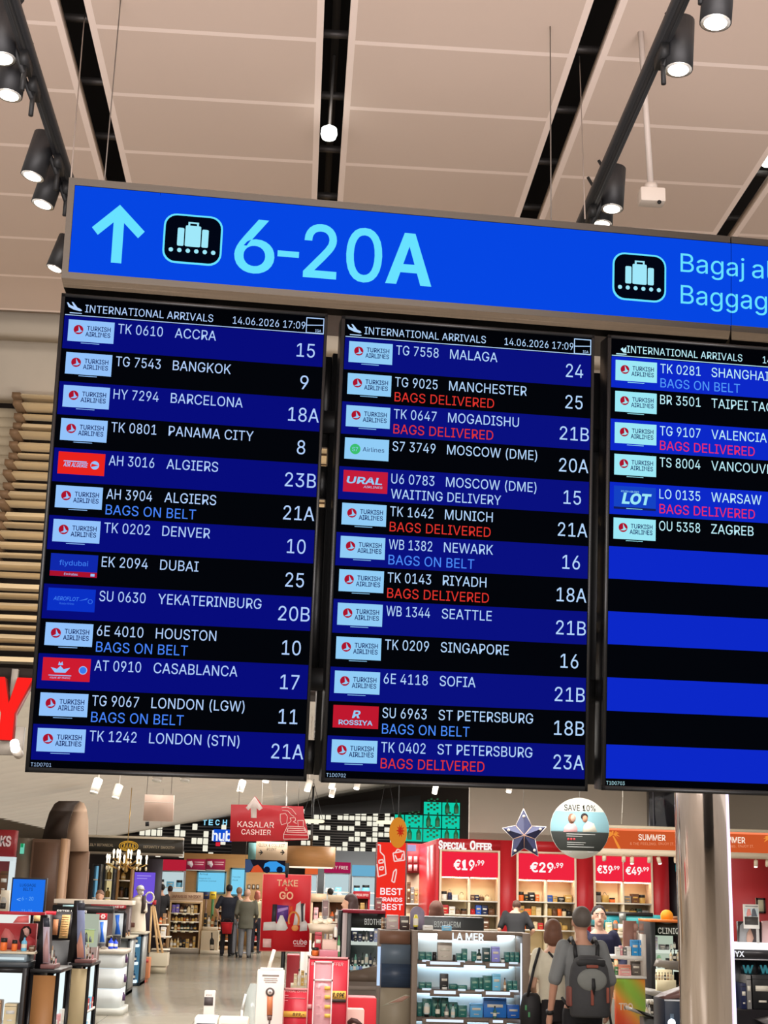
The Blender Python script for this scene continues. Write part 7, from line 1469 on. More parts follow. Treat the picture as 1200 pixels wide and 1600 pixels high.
for yy_ in (1541, 1555, 1570, 1584): rect(r, 8.3, (507, yy_, 516, yy_ + 6), M((238, 184, 84), .5), 'yellow_tag', .008); rect(r, 8.3, (494, yy_, 501, yy_ + .8), M((240, 190, 190), .5), 'text_line', .008)
r, z_ = tbox('red_carton_block', (543, 1559, 588, 1610), 9.0, .2, (196, 34, 46), 'plain red block beside the carton with a face', 'block')
r, z_ = tbox('face_carton', (526, 1577, 569, 1610), 8.6, .12, (232, 190, 178), 'pink carton with a close-up eye picture', 'box'); poly(r, 8.6, [(541, 1597), (549, 1590), (558, 1592), (566, 1599), (566, 1604), (553, 1598), (545, 1602)], M((80, 52, 48), .5), 'eye_print'); rect(r, 8.6, (527, 1592, 537, 1598), M((150, 60, 60), .5), 'lip_print')
r, z_ = tbox('pink_box', (499, 1485, 528, 1497), 10.8, .2, (206, 120, 134), 'dusty pink flat box on the wooden plinth behind the red board', 'box', to=W(514, 1496.5, 10.8).z); zpk = W(514, 1496.5, 10.8).z
r = thing('gift_plinth', 'low wooden plinth with toiletries behind the large red board', 'plinth', (wx(510, 10.9), 10.9, 0)); MB().box(wx(484, 10.75), 10.75, 0, wx(532, 10.75), 11.2, zpk, bev=.006).build('body', [M((176, 150, 120), .5, noise=.1, scale=4)], r); MB().box(wx(483, 10.73), 10.73, zpk - .06, wx(533, 10.73), 10.75, zpk - .03).build('trim', [M((214, 196, 168), .5)], r)
Yp = 11.0
for k, (kd, cl, a, b_, t_, u_, nm, ct) in enumerate((('box', (176, 34, 50), 492, 503, 1458, 1482, 'deep red box beside the cream bowl', 'box'), ('tube', 'white', 521, 527, 1453, 1472, 'white tube standing on the pink tray', 'tube'), ('bottle', 'green', 527.5, 532, 1457, 1482, 'green capped bottle at the end of the toiletries plinth', 'bottle'), ('jar', 'orange', 488, 499, 1482, 1494, 'orange jar in front of the deep red box', 'jar'), ('jar', 'cream', 507, 518, 1478, 1486, 'small cream jar before the pink tray', 'jar'))):
    product(kd, cl, wx(a, Yp, 1470), wx(b_, Yp, 1470), zpk + .0006 if k != 1 else zpk + .1206, (u_ - t_ + (10 if k in (0, 2) else 0)) / F * Yp, Yp + (.08 if k == 0 else 0), .06, nm, ct)
mb = MB(); mb.box(wx(503.5, Yp + .05, 1470), Yp + .05, zpk + .0008, wx(527, Yp + .05, 1470), Yp + .18, zpk + .12, bev=.01); solo(mb, 'pink_tray', [M((226, 192, 176), .5)], 'pale pink gift block on the toiletries plinth', 'block')
r = thing('cream_bowl', 'cream wavy bowl with white soaps above the deep red box', 'bowl', (wx(502, Yp + .3), Yp + .3, zpk)); c_ = W(503, 1450, Yp + .3); MB().lathe([(.012, 0), (.03, .25), (.09, c_.z - zpk - .04), (.115, c_.z - zpk + .03), (.10, c_.z - zpk + .03)], c_.x, Yp + .3, zpk, 0, 18).build('bowl', [M((240, 222, 196), .5)], r)
for k in range(4): MB().ball((c_.x - .05 + .035 * k, Yp + .29, c_.z + .045 + .01 * (k % 2)), (.03, .03, .022), 0, 10, 8).build('soap', [M((246, 236, 214), .5)], r)
r = thing('acrylic_sign_stand', 'small red card in a clear upright holder behind the cream bowl', 'sign', (wx(508, 12.2), 12.2, 0)); x0, z0, x1, z1 = fr(504, 1407, 513, 1431, 12.2); MB().box(x0, 12.2, z0, x1, 12.22, z1).build('card', [M((178, 40, 52), .5)], r); MB().box(x0 - .006, 12.195, z0 - .06, x1 + .006, 12.2, z1 + .01).build('sleeve', [glass((236, 230, 228), .3)], r); MB().box(x0 + .01, 12.2, 0, x1 - .01, 12.23, z0).build('post', [M((150, 150, 158), .3)], r); rect(r, 12.194, (505.5, 1417, 511.5, 1419), M((236, 200, 200), .5), 'text_line')

# TAKE & GO poster stand
Y = 14.3
r = thing('poster_stand', 'red TAKE & GO poster on a black stand with gadgets pictured', 'poster', (wx(445, Y), Y, 0))
poly(r, Y, [(412, 1366), (486, 1368), (482, 1486), (406, 1485)], M((206, 22, 36), .4), 'poster', 0, .02)
poly(r, Y + .004, [(411, 1365), (487, 1367), (483, 1487.3), (405, 1486.3)], M((236, 130, 120), .4), 'poster_edge', 0, .012)
c_ = W(448, 1368, Y); MB().box(c_.x - .02, Y + .03, 0, c_.x + .02, Y + .06, c_.z + .12).build('post', [M((24, 24, 26), .4)], r); MB().box(c_.x - .2, Y - .1, 0, c_.x + .2, Y + .25, .025, bev=.005).build('base', [M((24, 24, 26), .4)], r); MB().box(c_.x - .012, Y - .012, c_.z - .02, c_.x + .012, Y + .03, c_.z + .07).build('clip', [black], r)
oc = (246, 190, 150); wr(r, Y, 'TAKE', 432.5, 1384, 9.5, oc, 33, .03); wr(r, Y, '&', 445, 1391.5, 5, oc, 5, .02); wr(r, Y, 'GO', 436, 1404.5, 11, oc, 22, .03); wr(r, Y, 'cube', 458, 1475.5, 8.5, (236, 214, 214), 21.5, .01); rect(r, Y, (459, 1477.5, 477, 1479), M((226, 170, 170), .5), 'text_line')
for pts, cl, nm, o_ in (([(426, 1413), (433, 1413), (431, 1444), (424, 1441)], (50, 48, 54), 'console_picture', .003), ([(433, 1414), (451, 1415), (450, 1440), (432, 1440)], (96, 56, 140), 'tablet_picture', .004), ([(434, 1420), (450, 1417), (450, 1421), (434, 1426)], (190, 150, 220), 'tablet_glare', .006), ([(453, 1416), (458, 1416), (457, 1427), (452, 1427)], (226, 80, 40), 'orange_box_picture', .003), ([(463, 1413), (470, 1408), (472, 1446), (458, 1446)], (232, 226, 224), 'white_console_picture', .004), ([(470, 1412), (475, 1411), (474, 1440), (471, 1440)], (60, 58, 66), 'dark_fin_picture', .005), ([(474, 1416), (477, 1411), (476, 1440), (474, 1440)], (236, 230, 228), 'side_fin_picture', .006),
                        ([(412, 1441), (430, 1440), (434, 1448), (434, 1453), (411, 1454)], (224, 216, 212), 'headset_picture', .006), ([(431, 1446), (438, 1430), (442, 1430), (450, 1450), (446, 1454), (432, 1454)], (240, 236, 232), 'cloth_picture', .007), ([(469, 1442), (477, 1438), (480, 1442), (480, 1454), (468, 1455)], (220, 214, 212), 'controller_picture', .007), ([(411, 1466.5), (424, 1467), (423.5, 1480.5), (410.5, 1480)], (236, 190, 186), 'pale_square', .003)): poly(r, Y, pts, M(cl, .45), nm, o_)
mb = MB(); mb.path([(W(459 + 8 * math.cos(t), 1438 + 13 * math.sin(t), Y).x, Y - .009, W(459 + 8 * math.cos(t), 1438 + 13 * math.sin(t), Y).z) for t in [math.pi * (.85 + i * 1.35 / 14) for i in range(15)]], .010, 0); c2 = W(461, 1450, Y); mb.ball((c2.x, Y - .012, c2.z), (.035, .006, .03), 0); mb.build('headphone_picture', [M((226, 140, 70), .4)], r)
for k, (bx_, Yp, cl, nm) in enumerate((((448, 1492, 468, 1520), 15.2, (150, 34, 44), 'dark red floor bin under the TAKE & GO poster'),)):
    x0, z0, x1, z1 = fr(*bx_, Yp); r = thing('floor_bin', nm, 'bin', ((x0 + x1) / 2, Yp, 0)); MB().box(x0, Yp, .08, x1, Yp + .25, z1, bev=.01).build('body', [M(cl, .5)], r); MB().box(x0 + .01, Yp + .01, 0, x1 - .01, Yp + .24, .08).build('base', [M((60, 52, 52), .5)], r)
x0, z0, x1, z1 = fr(470, 1470, 486, 1508, 14.9); r = thing('white_stand', 'white cylinder stand half hidden behind the TAKE & GO poster', 'stand', ((x0 + x1) / 2, 14.9, 0)); MB().lathe([((x1 - x0) / 2, .06), ((x1 - x0) / 2, z1)], (x0 + x1) / 2, 15.0, 0, 0, 24).build('body', [M((230, 228, 220), .4)], r); MB().lathe([((x1 - x0) / 2 - .01, 0), ((x1 - x0) / 2 - .01, .06)], (x0 + x1) / 2, 15.0, 0, 0, 24).build('base', [M((120, 110, 104), .4)], r)
r = thing('toiletry_table', 'low table of cream cartons behind the hair dryer carton', 'table', (wx(470, 12), 12, 0)); zt_ = W(470, 1541, 12).z; MB().box(wx(458, 12), 12, zt_ - .03, wx(482, 12), 12.4, zt_).build('top', [M((214, 200, 170), .5)], r); MB().box(wx(460, 12), 12.03, 0, wx(480, 12), 12.37, zt_ - .03).build('body', [M((120, 104, 92), .5)], r)
for k in range(4): product('box' if k % 2 == 0 else 'bottle', ('cream', 'white', 'gold', 'cream')[k], wx(459 + 5.5 * k, 12.05, 1530), wx(464 + 5.5 * k, 12.05, 1530), zt_ + .0006, (.09, .13, .12, .1)[k], 12.05, .05, '%s item, %s on the low table behind the hair dryer carton' % (('cream', 'white', 'gold', 'pale')[k], ORD[k]), 'box', 'cartons on the low toiletry table')

# small shop furniture between poster and totem
for k, (bx_, Yp, head, nm, cols_) in enumerate((((552, 1394, 578, 1424), 24, (186, 36, 48), 'small red headed perfume stand in front of the blue topped shelf', ['brown', 'red', 'gold', 'tan']), ((486, 1398, 510, 1440), 22, (190, 160, 130), 'pale wooden gondola of cartons beyond the TAKE & GO poster', ['cream', 'white', 'pink', 'tan']), ((512, 1400, 545, 1440), 25, (206, 186, 160), 'cream gondola of cartons in front of the magenta headed shelf', ['white', 'cream', 'pink', 'orange']))):
    X0, X1 = wx(bx_[0], Yp, 1410), wx(bx_[2], Yp, 1410); zt_ = W(bx_[0], bx_[1], Yp).z
    r = cabinet('goods_gondola', nm, 'shelf', X0, X1, Yp, .35, zt_, [.45, .85, zt_ - .42], (M(head, .5), M((150, 110, 84), .6), M((236, 214, 180), .5)), side=.03)
    MB().box(X0, Yp - .02, zt_ - .1, X1, Yp + .02, zt_ + .02).build('header', [M(head, .5)], r)
    if k == 0: t_ = MB(); t_.text('SPECIAL OFFER', X0 + .03, zt_ - .06, .035, Yp - .022, w=(X1 - X0) - .06, bold=.02); t_.build('lettering', [M((246, 220, 220), .5)], r)
    fill(X0 + .04, X1 - .04, zt_ - .42, Yp + .05, .12, .14, .26, ['bottle', 'box'], cols_, 'the upper shelf of the %s gondola' % ('red headed', 'pale wooden', 'cream')[k], 'goods on the small gondolas', .05, .08, .02, 400 + k); fill(X0 + .04, X1 - .04, .85, Yp + .05, .12, .1, .16, ['box', 'bottle'], cols_, 'the lower shelf of the %s gondola' % ('red headed', 'pale wooden', 'cream')[k], 'goods on the small gondolas', .05, .08, .02, 410 + k)

# ================================================================ right side of the counter
Y = 15
x0, x1 = wx(1012, Y), wx(1066, Y); zt_ = W(1040, 1441, Y).z
cl = thing('black_brand_unit', 'black open unit with CLINIQ letters and pale green cartons beside the column', 'unit', ((x0 + x1) / 2, Y, 0)); xa = wx(1020, Y); zf_ = W(1040, 1462, Y).z
MB().box(x0, Y - .1, .0, xa, Y + .4, zt_, bev=.003).build('side_panel', [M((34, 36, 38), .35)], cl); MB().box(xa, Y, zf_, x1, Y + .4, zt_).build('fascia', [M((24, 34, 28), .35)], cl); MB().box(xa, Y + .38, 0, x1, Y + .4, zf_).build('back_panel', [E((206, 222, 200), .7)], cl); MB().box(x0, Y - .1, zt_, x1, Y + .4, zt_ + .025).build('orange_top_edge', [M((226, 120, 50), .5)], cl)
wr(cl, Y, 'CLINIQUE', 1028, 1458.5, 9, (226, 236, 228), 46, .01)
zz = [W(1040, p, Y).z for p in (1485, 1513)]
for z in zz: MB().box(xa, Y, z - .03, x1, Y + .38, z).build('shelf', [E((236, 246, 230), .8)], cl)
MB().box(xa, Y - .1, 0, x1, Y + .36, W(1040, 1545, Y).z).build('base', [M((70, 68, 66), .5)], cl)
for k, (a, b_, h_, kd, c3) in enumerate(((1021, 1028, 19, 'box', (214, 206, 222)), (1031, 1040, 8, 'box', 'grey'), (1041, 1047, 8, 'jar', 'grey'), (1048, 1052, 9, 'tube', 'white'), (1053, 1057, 12, 'tube', 'grey'))): product(kd, c3, wx(a, Y + .08, 1480), wx(b_, Y + .08, 1480), zz[0] + .0006, h_ / F * Y, Y + .08, .06, 'pale skincare item, %s along the upper shelf of the CLINIQ unit' % ORD[k], 'box', 'skincare on the CLINIQ unit')
for k, (a, b_, h_, kd, c3) in enumerate(((1021, 1026, 16, 'tube', (160, 206, 164)), (1027, 1035, 18, 'tube', (150, 200, 156)), (1042, 1047, 14, 'box', 'black'), (1048, 1056, 18, 'box', 'black'))): product(kd, c3, wx(a, Y + .1, 1505), wx(b_, Y + .1, 1505), zz[1] + .0006, h_ / F * Y, Y + .1, .06, 'green or dark item, %s along the lower shelf of the CLINIQ unit' % ORD[k], 'box', 'items on the lower CLINIQ shelf')
# grey tester bar in front
Yq = 14.2
r = thing('tester_bar', 'grey curved tester bar with stepped cream bottle tray before the CLINIQ unit', 'counter', (wx(1045, Yq), Yq, 0)); zb_ = W(1040, 1546, Yq).z
MB().prism([(wx(1010, Yq), zb_ - .05), (wx(1078, Yq), zb_ - .12), (wx(1078, Yq), zb_ - .06), (wx(1010, Yq), zb_)], Yq - .2, Yq + .4).build('worktop', [M((150, 146, 140), .35)], r); MB().box(wx(1012, Yq), Yq - .1, 0, wx(1076, Yq), Yq + .4, zb_ - .12).build('body', [M((58, 50, 48), .45)], r)
for k in range(3): MB().box(wx(1023 + 3 * k, Yq), Yq - .05 + .07 * k, zb_ - .06, wx(1052, Yq), Yq + .02 + .07 * k, zb_ + .09 + .045 * k).build('bottle_step', [M((240, 228, 190), .45)], r)
MB().prism([(wx(1033, Yq), W(1033, 1512, Yq).z), (wx(1075, Yq), W(1075, 1520, Yq).z), (wx(1075, Yq), W(1075, 1505, Yq).z), (wx(1037, Yq), W(1037, 1502, Yq).z)], Yq + .2, Yq + .34).build('raised_tray', [M((126, 118, 110), .4)], r); MB().box(wx(1050, Yq), Yq + .25, zb_ - .06, wx(1060, Yq), Yq + .32, W(1055, 1515, Yq).z).build('tray_post', [M((90, 84, 80), .4)], r)
for k in range(6): product('bottle', ('cream', 'tan', 'cream', 'black', 'tan', 'cream')[k], wx(1024.5 + 4.6 * k, Yq - .04, 1530), wx(1028 + 4.6 * k, Yq - .04, 1530), zb_ + .0906, .07, Yq - .045, .04, 'small foundation bottle, %s along the stepped cream tray' % ORD[k], 'bottle', 'foundation bottles on the stepped tray')
for k in range(4): product('bottle', ('cream', 'black', 'cream', 'grey')[k], wx(1047 + 5.5 * k, Yq + .22, 1495), wx(1051.5 + 5.5 * k, Yq + .22, 1495), W(1055, 1504, Yq).z + .006, .1, Yq + .22, .04, 'pump bottle, %s along the raised grey tray' % ORD[k], 'bottle', 'pump bottles on the raised tray')
r = thing('brush_rack', 'white rail of small white swatches on the front of the grey tester bar', 'rack', (wx(1025, Yq - .3), Yq - .3, 0)); MB().box(wx(1010, Yq - .3), Yq - .3, 0, wx(1040, Yq - .3), Yq - .22, zb_ - .12).build('support', [M((60, 54, 52), .5)], r); MB().box(wx(1010, Yq - .3), Yq - .32, zb_ - .12, wx(1042, Yq - .3), Yq - .22, zb_ - .08).build('rail', [M((190, 186, 176), .4)], r)
for k in range(7): MB().box(wx(1013 + 4 * k, Yq - .32), Yq - .33, zb_ - .115, wx(1015.5 + 4 * k, Yq - .32), Yq - .32, zb_ - .085).build('swatch', [M((240, 236, 226), .4)], r)
# orange and green promotion stand
Y = 12.9
r = thing('promotion_counter', 'orange and green gradient promotion counter with white letters TRO', 'counter', (wx(986, Y), Y, 0)); x0, z0, x1, z1 = fr(963.5, 1529, 1009, 1640, Y)
gm = bpy.data.materials.new('gradient_print'); gm.use_nodes = True; nt = gm.node_tree; b = nt.nodes['Principled BSDF']; tc = nt.nodes.new('ShaderNodeTexCoord'); mp = nt.nodes.new('ShaderNodeMapping'); gr = nt.nodes.new('ShaderNodeTexWave'); gr.inputs['Scale'].default_value = .62; gr.inputs['Distortion'].default_value = 1.2; gr.inputs['Detail'].default_value = 1; gr.inputs['Phase Offset'].default_value = 2.2
mp.inputs['Rotation'].default_value = (0, math.radians(38), 0); cr = nt.nodes.new('ShaderNodeValToRGB'); cr.color_ramp.elements[0].color = (*lin((240, 84, 44)), 1); cr.color_ramp.elements[1].color = (*lin((150, 196, 70)), 1); e_ = cr.color_ramp.elements.new(.5); e_.color = (*lin((246, 160, 60)), 1)
nt.links.new(tc.outputs['Object'], mp.inputs[0]); nt.links.new(mp.outputs[0], gr.inputs['Vector']); nt.links.new(gr.outputs['Fac'], cr.inputs[0]); nt.links.new(cr.outputs[0], b.inputs['Base Color'])
MB().box(x0, Y, 0, x1, Y + .3, z1).build('printed_panel', [gm], r); MB().box(x0 - .1, Y - .02, z1, x1 + .01, Y + .36, z1 + .02).build('top', [M((244, 240, 232), .4)], r); wr(r, Y, 'TRO', 967, 1577.5, 10, (250, 224, 200), 22, .04)
MB().box(x1 - .005, Y + .02, z1 + .02, x1 + .02, Y + .34, W(1009, 1460, Y).z).build('side_board', [M((214, 206, 196), .4)], r)
zsh2 = W(985, 1494, Y).z; MB().prism([(wx(961, Y), zsh2 - .03), (x1, zsh2 - .04), (x1, zsh2), (wx(961, Y), zsh2)], Y + .05, Y + .34).build('shelf', [M((246, 242, 234), .4)], r); zt_ = W(1000, 1440, Y).z
x2 = wx(986, Y); MB().box(x2, Y + .28, zsh2 + .001, x1, Y + .33, zt_).build('brown_board', [M((150, 106, 92), .5)], r)
for a, b_ in ((990, 1443), (998.5, 1443), (990, 1457), (998.5, 1457)): rect(r, Y + .28, (a, b_, a + 7, b_ + 11), M((176, 134, 118), .5), 'board_print')
for k, (a, b_, h_, c3) in enumerate(((963, 969, 12, 'white'), (969.5, 973, 14, 'pink'), (974, 979, 12, 'grey'), (979.5, 986, 13, 'white'), (987, 998, 23, (50, 150, 214)), (998.5, 1008, 23, (44, 140, 208)))): product('box', c3, wx(a, Y + .1, 1485), wx(b_, Y + .1, 1485), zsh2 + .0006, h_ / F * Y, Y + .1, .07, ('white carton at the open end of the upper promotion shelf', 'thin pink carton on the upper promotion shelf', 'grey carton in the middle of the upper promotion shelf', 'white carton touching the bright blue boxes', 'bright blue box on the upper promotion shelf, beside the white carton', 'bright blue box on the upper promotion shelf, beside the side board')[k], 'box')
zlow_ = z1 + .0206
for k, (a, b_, h_, c3) in enumerate(((949.5, 954, 20, 'white'), (954.5, 960, 18, 'cream'), (961, 966, 12, 'green'), (966.5, 986, 15, (232, 150, 120)), (968.5, 986.5, 9, (236, 170, 166)), (987.5, 1001, 20, (112, 104, 96)))):
    dy = 0 if k == 4 else .12; product('box', c3, wx(a, Y + .02 + dy, 1520), wx(b_, Y + .02 + dy, 1520), zlow_, h_ / F * Y, Y + .02 + dy, .07, ('tall white carton at the open end of the lower promotion shelf', 'cream carton second on the lower promotion shelf', 'thin green carton on the lower promotion shelf', 'salmon carton behind the low pink carton', 'low pink carton at the front of the promotion counter', 'grey brown carton on the lower promotion shelf')[k], 'box')
Y = 12.6
r = thing('white_pedestal', 'white pedestal beside the gradient promotion counter', 'pedestal', (wx(948, Y), Y, 0)); x0, z0, x1, z1 = fr(938, 1560, 961, 1640, Y); MB().box(x0, Y, 0, x1, Y + .2, z1, bev=.01).build('body', [M((226, 224, 210), .4)], r)
mb = MB(); c_ = wx(953, Y); rr_ = wx(961, Y) - c_; mb.lathe([(rr_, 0), (rr_, 31 / F * Y), (rr_ * .96, 32 / F * Y)], c_, Y + .1, z1 + .0006, 0, 24); mb.lathe([(rr_ * 1.02, 22 / F * Y), (rr_ * 1.02, 23 / F * Y)], c_, Y + .1, z1, 1, 24); solo(mb, 'white_canister', [M((232, 226, 200), .4), M((206, 190, 150), .4)], 'cream cylinder canister standing on the white pedestal', 'canister')
product('box', 'white', wx(939.5, Y, 1555), wx(944.5, Y, 1555), z1 + .0006, 14 / F * Y, Y + .05, .05, 'small white carton beside the cream canister', 'box')
# teal counters and shelf of orange boxes behind the attendant
Y = 21
r = thing('teal_counter', 'long teal counter front behind the woman in navy', 'counter', (wx(985, Y), Y, 0)); x0, z0, x1, z1 = fr(930, 1431, 1034, 1450, Y)
MB().box(x0, Y, 0, x1, Y + .3, z0 + .02).build('base', [M((130, 120, 110), .5)], r); MB().box(x0, Y - .02, z0, wx(968, Y), Y + .3, z1).build('teal_panel', [M((44, 140, 150), .45)], r); MB().box(wx(979, Y), Y - .02, z0 + .03, x1, Y + .3, z1 + .02).build('teal_panel', [M((66, 156, 158), .45)], r); MB().box(x0, Y - .03, z1, wx(1020, Y), Y + .3, z1 + .05).build('black_top', [M((26, 24, 24), .4)], r)
wr(r, Y - .02, '20%', 947, 1441, 4, (150, 210, 214), 10, 0); 
r = thing('tilted_mirror', 'grey upright mirror stand on the teal counter', 'mirror', (wx(973, 20.6), 20.6, 0)); x0, z0, x1, z1 = fr(968, 1427, 978, 1444, 20.6); MB().box(x0, 20.6, z0, x1, 20.63, z1).build('mirror', [M((112, 112, 106), .3, .3)], r); MB().box(x0 - .02, 20.58, z0 - .1, x1 + .02, 20.72, z0).build('foot', [M((236, 222, 190), .4)], r); MB().box(x0 + .02, 20.62, 0, x1 - .02, 20.7, z0 - .1).build('post', [M((190, 170, 140), .4)], r)
Y = 17.5
X0, X1 = wx(944, Y), wx(976, Y); zz = [W(960, p, Y).z for p in (1514, 1483, 1459)]
cabinet('promotion_shelf', 'white shelf of orange cartons behind the promotion counter', 'shelf', X0, X1, Y, .3, zz[2] + .02, zz[:2] + [zz[2] - .02], (M((232, 214, 186), .5), M((60, 150, 150), .5), M((248, 226, 190), .5)), side=.02)
for q, z in enumerate([zz[0], zz[1], zz[2] + .02]): fill(X0 + .03, X1 - .03, z, Y + .04, .08, .09, .14, ['box', 'box', 'tube'], [['orange', 'red', 'orange'], ['orange', 'cream', 'orange'], ['orange', 'blue', 'cream']][q], 'the %s of the orange carton shelf' % ('lower shelf', 'middle shelf', 'top')[q], 'orange cartons on the white shelf', .05, .09, .015, 500 + q)
Y = 17
r = thing('orange_disc_sign', 'round orange disc sign standing on the black CLINIQ unit', 'sign', (wx(1043, 15.2), 15.2, W(1040, 1441, 15).z + .026)); c_ = W(1042.5, 1431.5, 15.2); rr_ = wx(1052, 15.2) - wx(1042.5, 15.2); mb = MB(); mb.tube((c_.x, 15.2, c_.z), (c_.x, 15.23, c_.z), rr_, 0, 36); mb.build('disc', [M((246, 166, 40), .5)], r); MB().box(c_.x - .03, 15.19, W(1040, 1441, 15).z + .026, c_.x + .03, 15.24, c_.z - rr_ * .8).build('foot', [M((226, 140, 40), .5)], r); MB().box(wx(1053, 15.25), 15.24, W(1040, 1441, 15).z + .026, wx(1063, 15.25), 15.3, W(1058, 1432, 15.2).z).build('brown_card', [M((140, 104, 70), .5)], r)
# dark gadget case at the bottom edge
Y = 11.2
r = thing('gadget_case', 'black and navy case with a glowing white lamp at the bottom edge beside the column', 'case', (wx(1058, Y), Y, 0)); x0, z0, x1, z1 = fr(1039, 1562, 1085, 1640, Y); MB().box(x0, Y, 0, x1, Y + .35, z1, bev=.01).build('body', [M((30, 42, 60), .3)], r); MB().prism([(x0, z1), (x1, z1 + .02), (x1, z1 + .09), (x0 + .05, z1 + .03)], Y, Y + .3).build('sloping_top', [M((110, 80, 76), .35)], r); MB().box(x0, Y - .005, z1 - .012, x1, Y, z1).build('bright_edge', [M((210, 214, 220), .3)], r); c_ = W(1049, 1598, Y); MB().ball((c_.x, Y - .01, c_.z), (.03, .01, .03), 0).build('lamp', [E((250, 252, 255), 3)], r); rect(r, Y, (1047, 1584, 1053, 1596), M((90, 110, 130), .3), 'flask_print')
Y = 12.1
r = thing('grey_cabinet', 'grey cabinet with black make-up bottles on top, beside the gradient counter', 'cabinet', (wx(1024, Y), Y, 0)); x0, z0, x1, z1 = fr(990, 1588, 1039, 1640, Y); MB().prism([(wx(988, Y), z1 + .06), (wx(1005, Y), z1), (wx(1038, Y), z1), (wx(1038, Y), z1 - .02), (wx(988, Y), z1 + .03)], Y - .02, Y + .3).build('top_plate', [M((176, 172, 164), .35)], r); MB().box(wx(1010, Y), Y + .02, 0, wx(1038, Y), Y + .3, z1 - .02).build('body', [M((104, 104, 102), .4)], r)
for k, (a, b_, h_, kd, c3) in enumerate(((1009.5, 1013.5, 14, 'bottle', 'cream'), (1014, 1017.5, 17, 'bottle', 'white'), (1018, 1022, 13, 'bottle', 'black'), (1023, 1029, 19, 'box', 'black'), (1029.5, 1036, 22, 'box', 'black'))): product(kd, c3, wx(a, Y + .08, 1575), wx(b_, Y + .08, 1575), z1 + .0006, h_ / F * Y, Y + .08, .05, '%s make-up %s, %s along the grey cabinet top' % (c3, {'box': 'carton'}.get(kd, kd), ORD[k]), 'bottle', 'make-up on the grey cabinet')

# beyond the column
Y = 24
x0, z0, x1, z1 = fr(1150, 1336, 1300, 1440, Y); mb = MB(); mb.box(x0, Y + .6, 0, x1, Y + .8, z1 + .15); solo(mb, 'red_wall', [M((160, 34, 40), .45)], 'dark red wall behind the column under the orange fascia', 'wall panel')
r = board('framed_certificate', 'pale framed sheet on the dark red wall', 'picture', (1181.5, 1403, 1196, 1427), Y + .56, .04, (190, 186, 160), frame=(M((50, 36, 34), .5), .03))
Y = 11.6
r = thing('service_poster', 'white poster of two people above the grey haired portrait', 'poster', (wx(1173, Y), Y, 0)); x0, z0, x1, z1 = fr(1162, 1413, 1186, 1451, Y); MB().box(x0, Y, z0, x1, Y + .012, z1).build('sheet', [M((236, 232, 222), .5)], r); MB().box(x1 - .02, Y + .012, W(1180, 1475, 11.4).z + .001, x1, Y + .03, z1 - .01).build('post', [M((180, 176, 170), .4)], r)
rect(r, Y, (1164.5, 1415, 1184, 1417), M((150, 150, 146), .5), 'title_line'); rect(r, Y, (1163.5, 1419, 1184.5, 1432), M((206, 222, 224), .5), 'photo_field'); poly(r, Y, [(1166, 1428), (1168, 1420), (1172, 1420), (1174, 1430), (1167, 1432)], M((224, 150, 140), .5), 'pink_figure', .005); poly(r, Y, [(1174, 1432), (1175, 1421), (1178, 1419), (1180, 1422), (1183, 1432)], M((90, 96, 104), .5), 'dark_haired_figure', .005); rect(r, Y, (1163.5, 1432.5, 1184.5, 1445), M((66, 62, 58), .5), 'dark_field')
Y = 11.9
r = thing('portrait_display', 'display board with a portrait of a silver haired person beside the column', 'display', (wx(1172, Y), Y, 0)); x0, z0, x1, z1 = fr(1154, 1440, 1190, 1476, Y); MB().box(x0, Y, z0, x1, Y + .05, z1).build('board', [M((58, 50, 50), .4)], r)
poly(r, Y, [(1155, 1475), (1156, 1446), (1162, 1440.5), (1170, 1444), (1172, 1456), (1168, 1475)], M((150, 150, 150), .5), 'hair_print'); poly(r, Y, [(1167, 1458), (1172, 1450), (1175, 1458), (1177.5, 1466), (1175, 1472), (1168, 1475), (1166, 1468)], M((196, 158, 140), .5), 'face_print', .005)
MB().prism([(wx(1189, Y), z0), (wx(1215, Y), z0), (wx(1215, Y), W(1200, 1438, Y).z), (wx(1190, Y), W(1190, 1439, Y).z)], Y - .03, Y).build('pink_board', [M((206, 172, 170), .45)], r)
Y = 11.4
r = thing('makeup_island', 'black make-up island with a bright white light band beyond the column', 'counter', (wx(1185, Y), Y, 0)); x0, z0, x1, z1 = fr(1140, 1476, 1260, 1499, Y)
MB().box(x0, Y, z0, x1, Y + .6, z1 - .03).build('fascia', [M((40, 38, 42), .3)], r); MB().box(x0, Y - .01, W(1180, 1484, Y).z, x1, Y + .6, z1).build('light_band', [E((255, 250, 250), 1.4)], r); MB().box(x0, Y - .005, z0 - .01, x1, Y + .02, z0).build('silver_edge', [M((190, 190, 196), .3, .6)], r)
wr(r, Y, 'NYX', 1141, 1494, 8, (250, 250, 255), 22, .04, 0, 1)
zb_ = W(1180, 1578, Y).z; MB().box(x0, Y + .3, zb_, x1, Y + .35, z0).build('back_panel', [M((46, 46, 52), .4)], r); MB().box(x0, Y - .1, 0, x1, Y + .6, zb_).build('base', [M((30, 28, 32), .35)], r); MB().prism([(wx(1166, Y), W(1166, 1590, Y).z), (wx(1215, Y), W(1215, 1578, Y).z), (wx(1215, Y), W(1215, 1596, Y).z), (wx(1190, Y), W(1190, 1604, Y).z)], Y - .35, Y - .1).build('angled_top', [M((120, 116, 116), .35)], r)
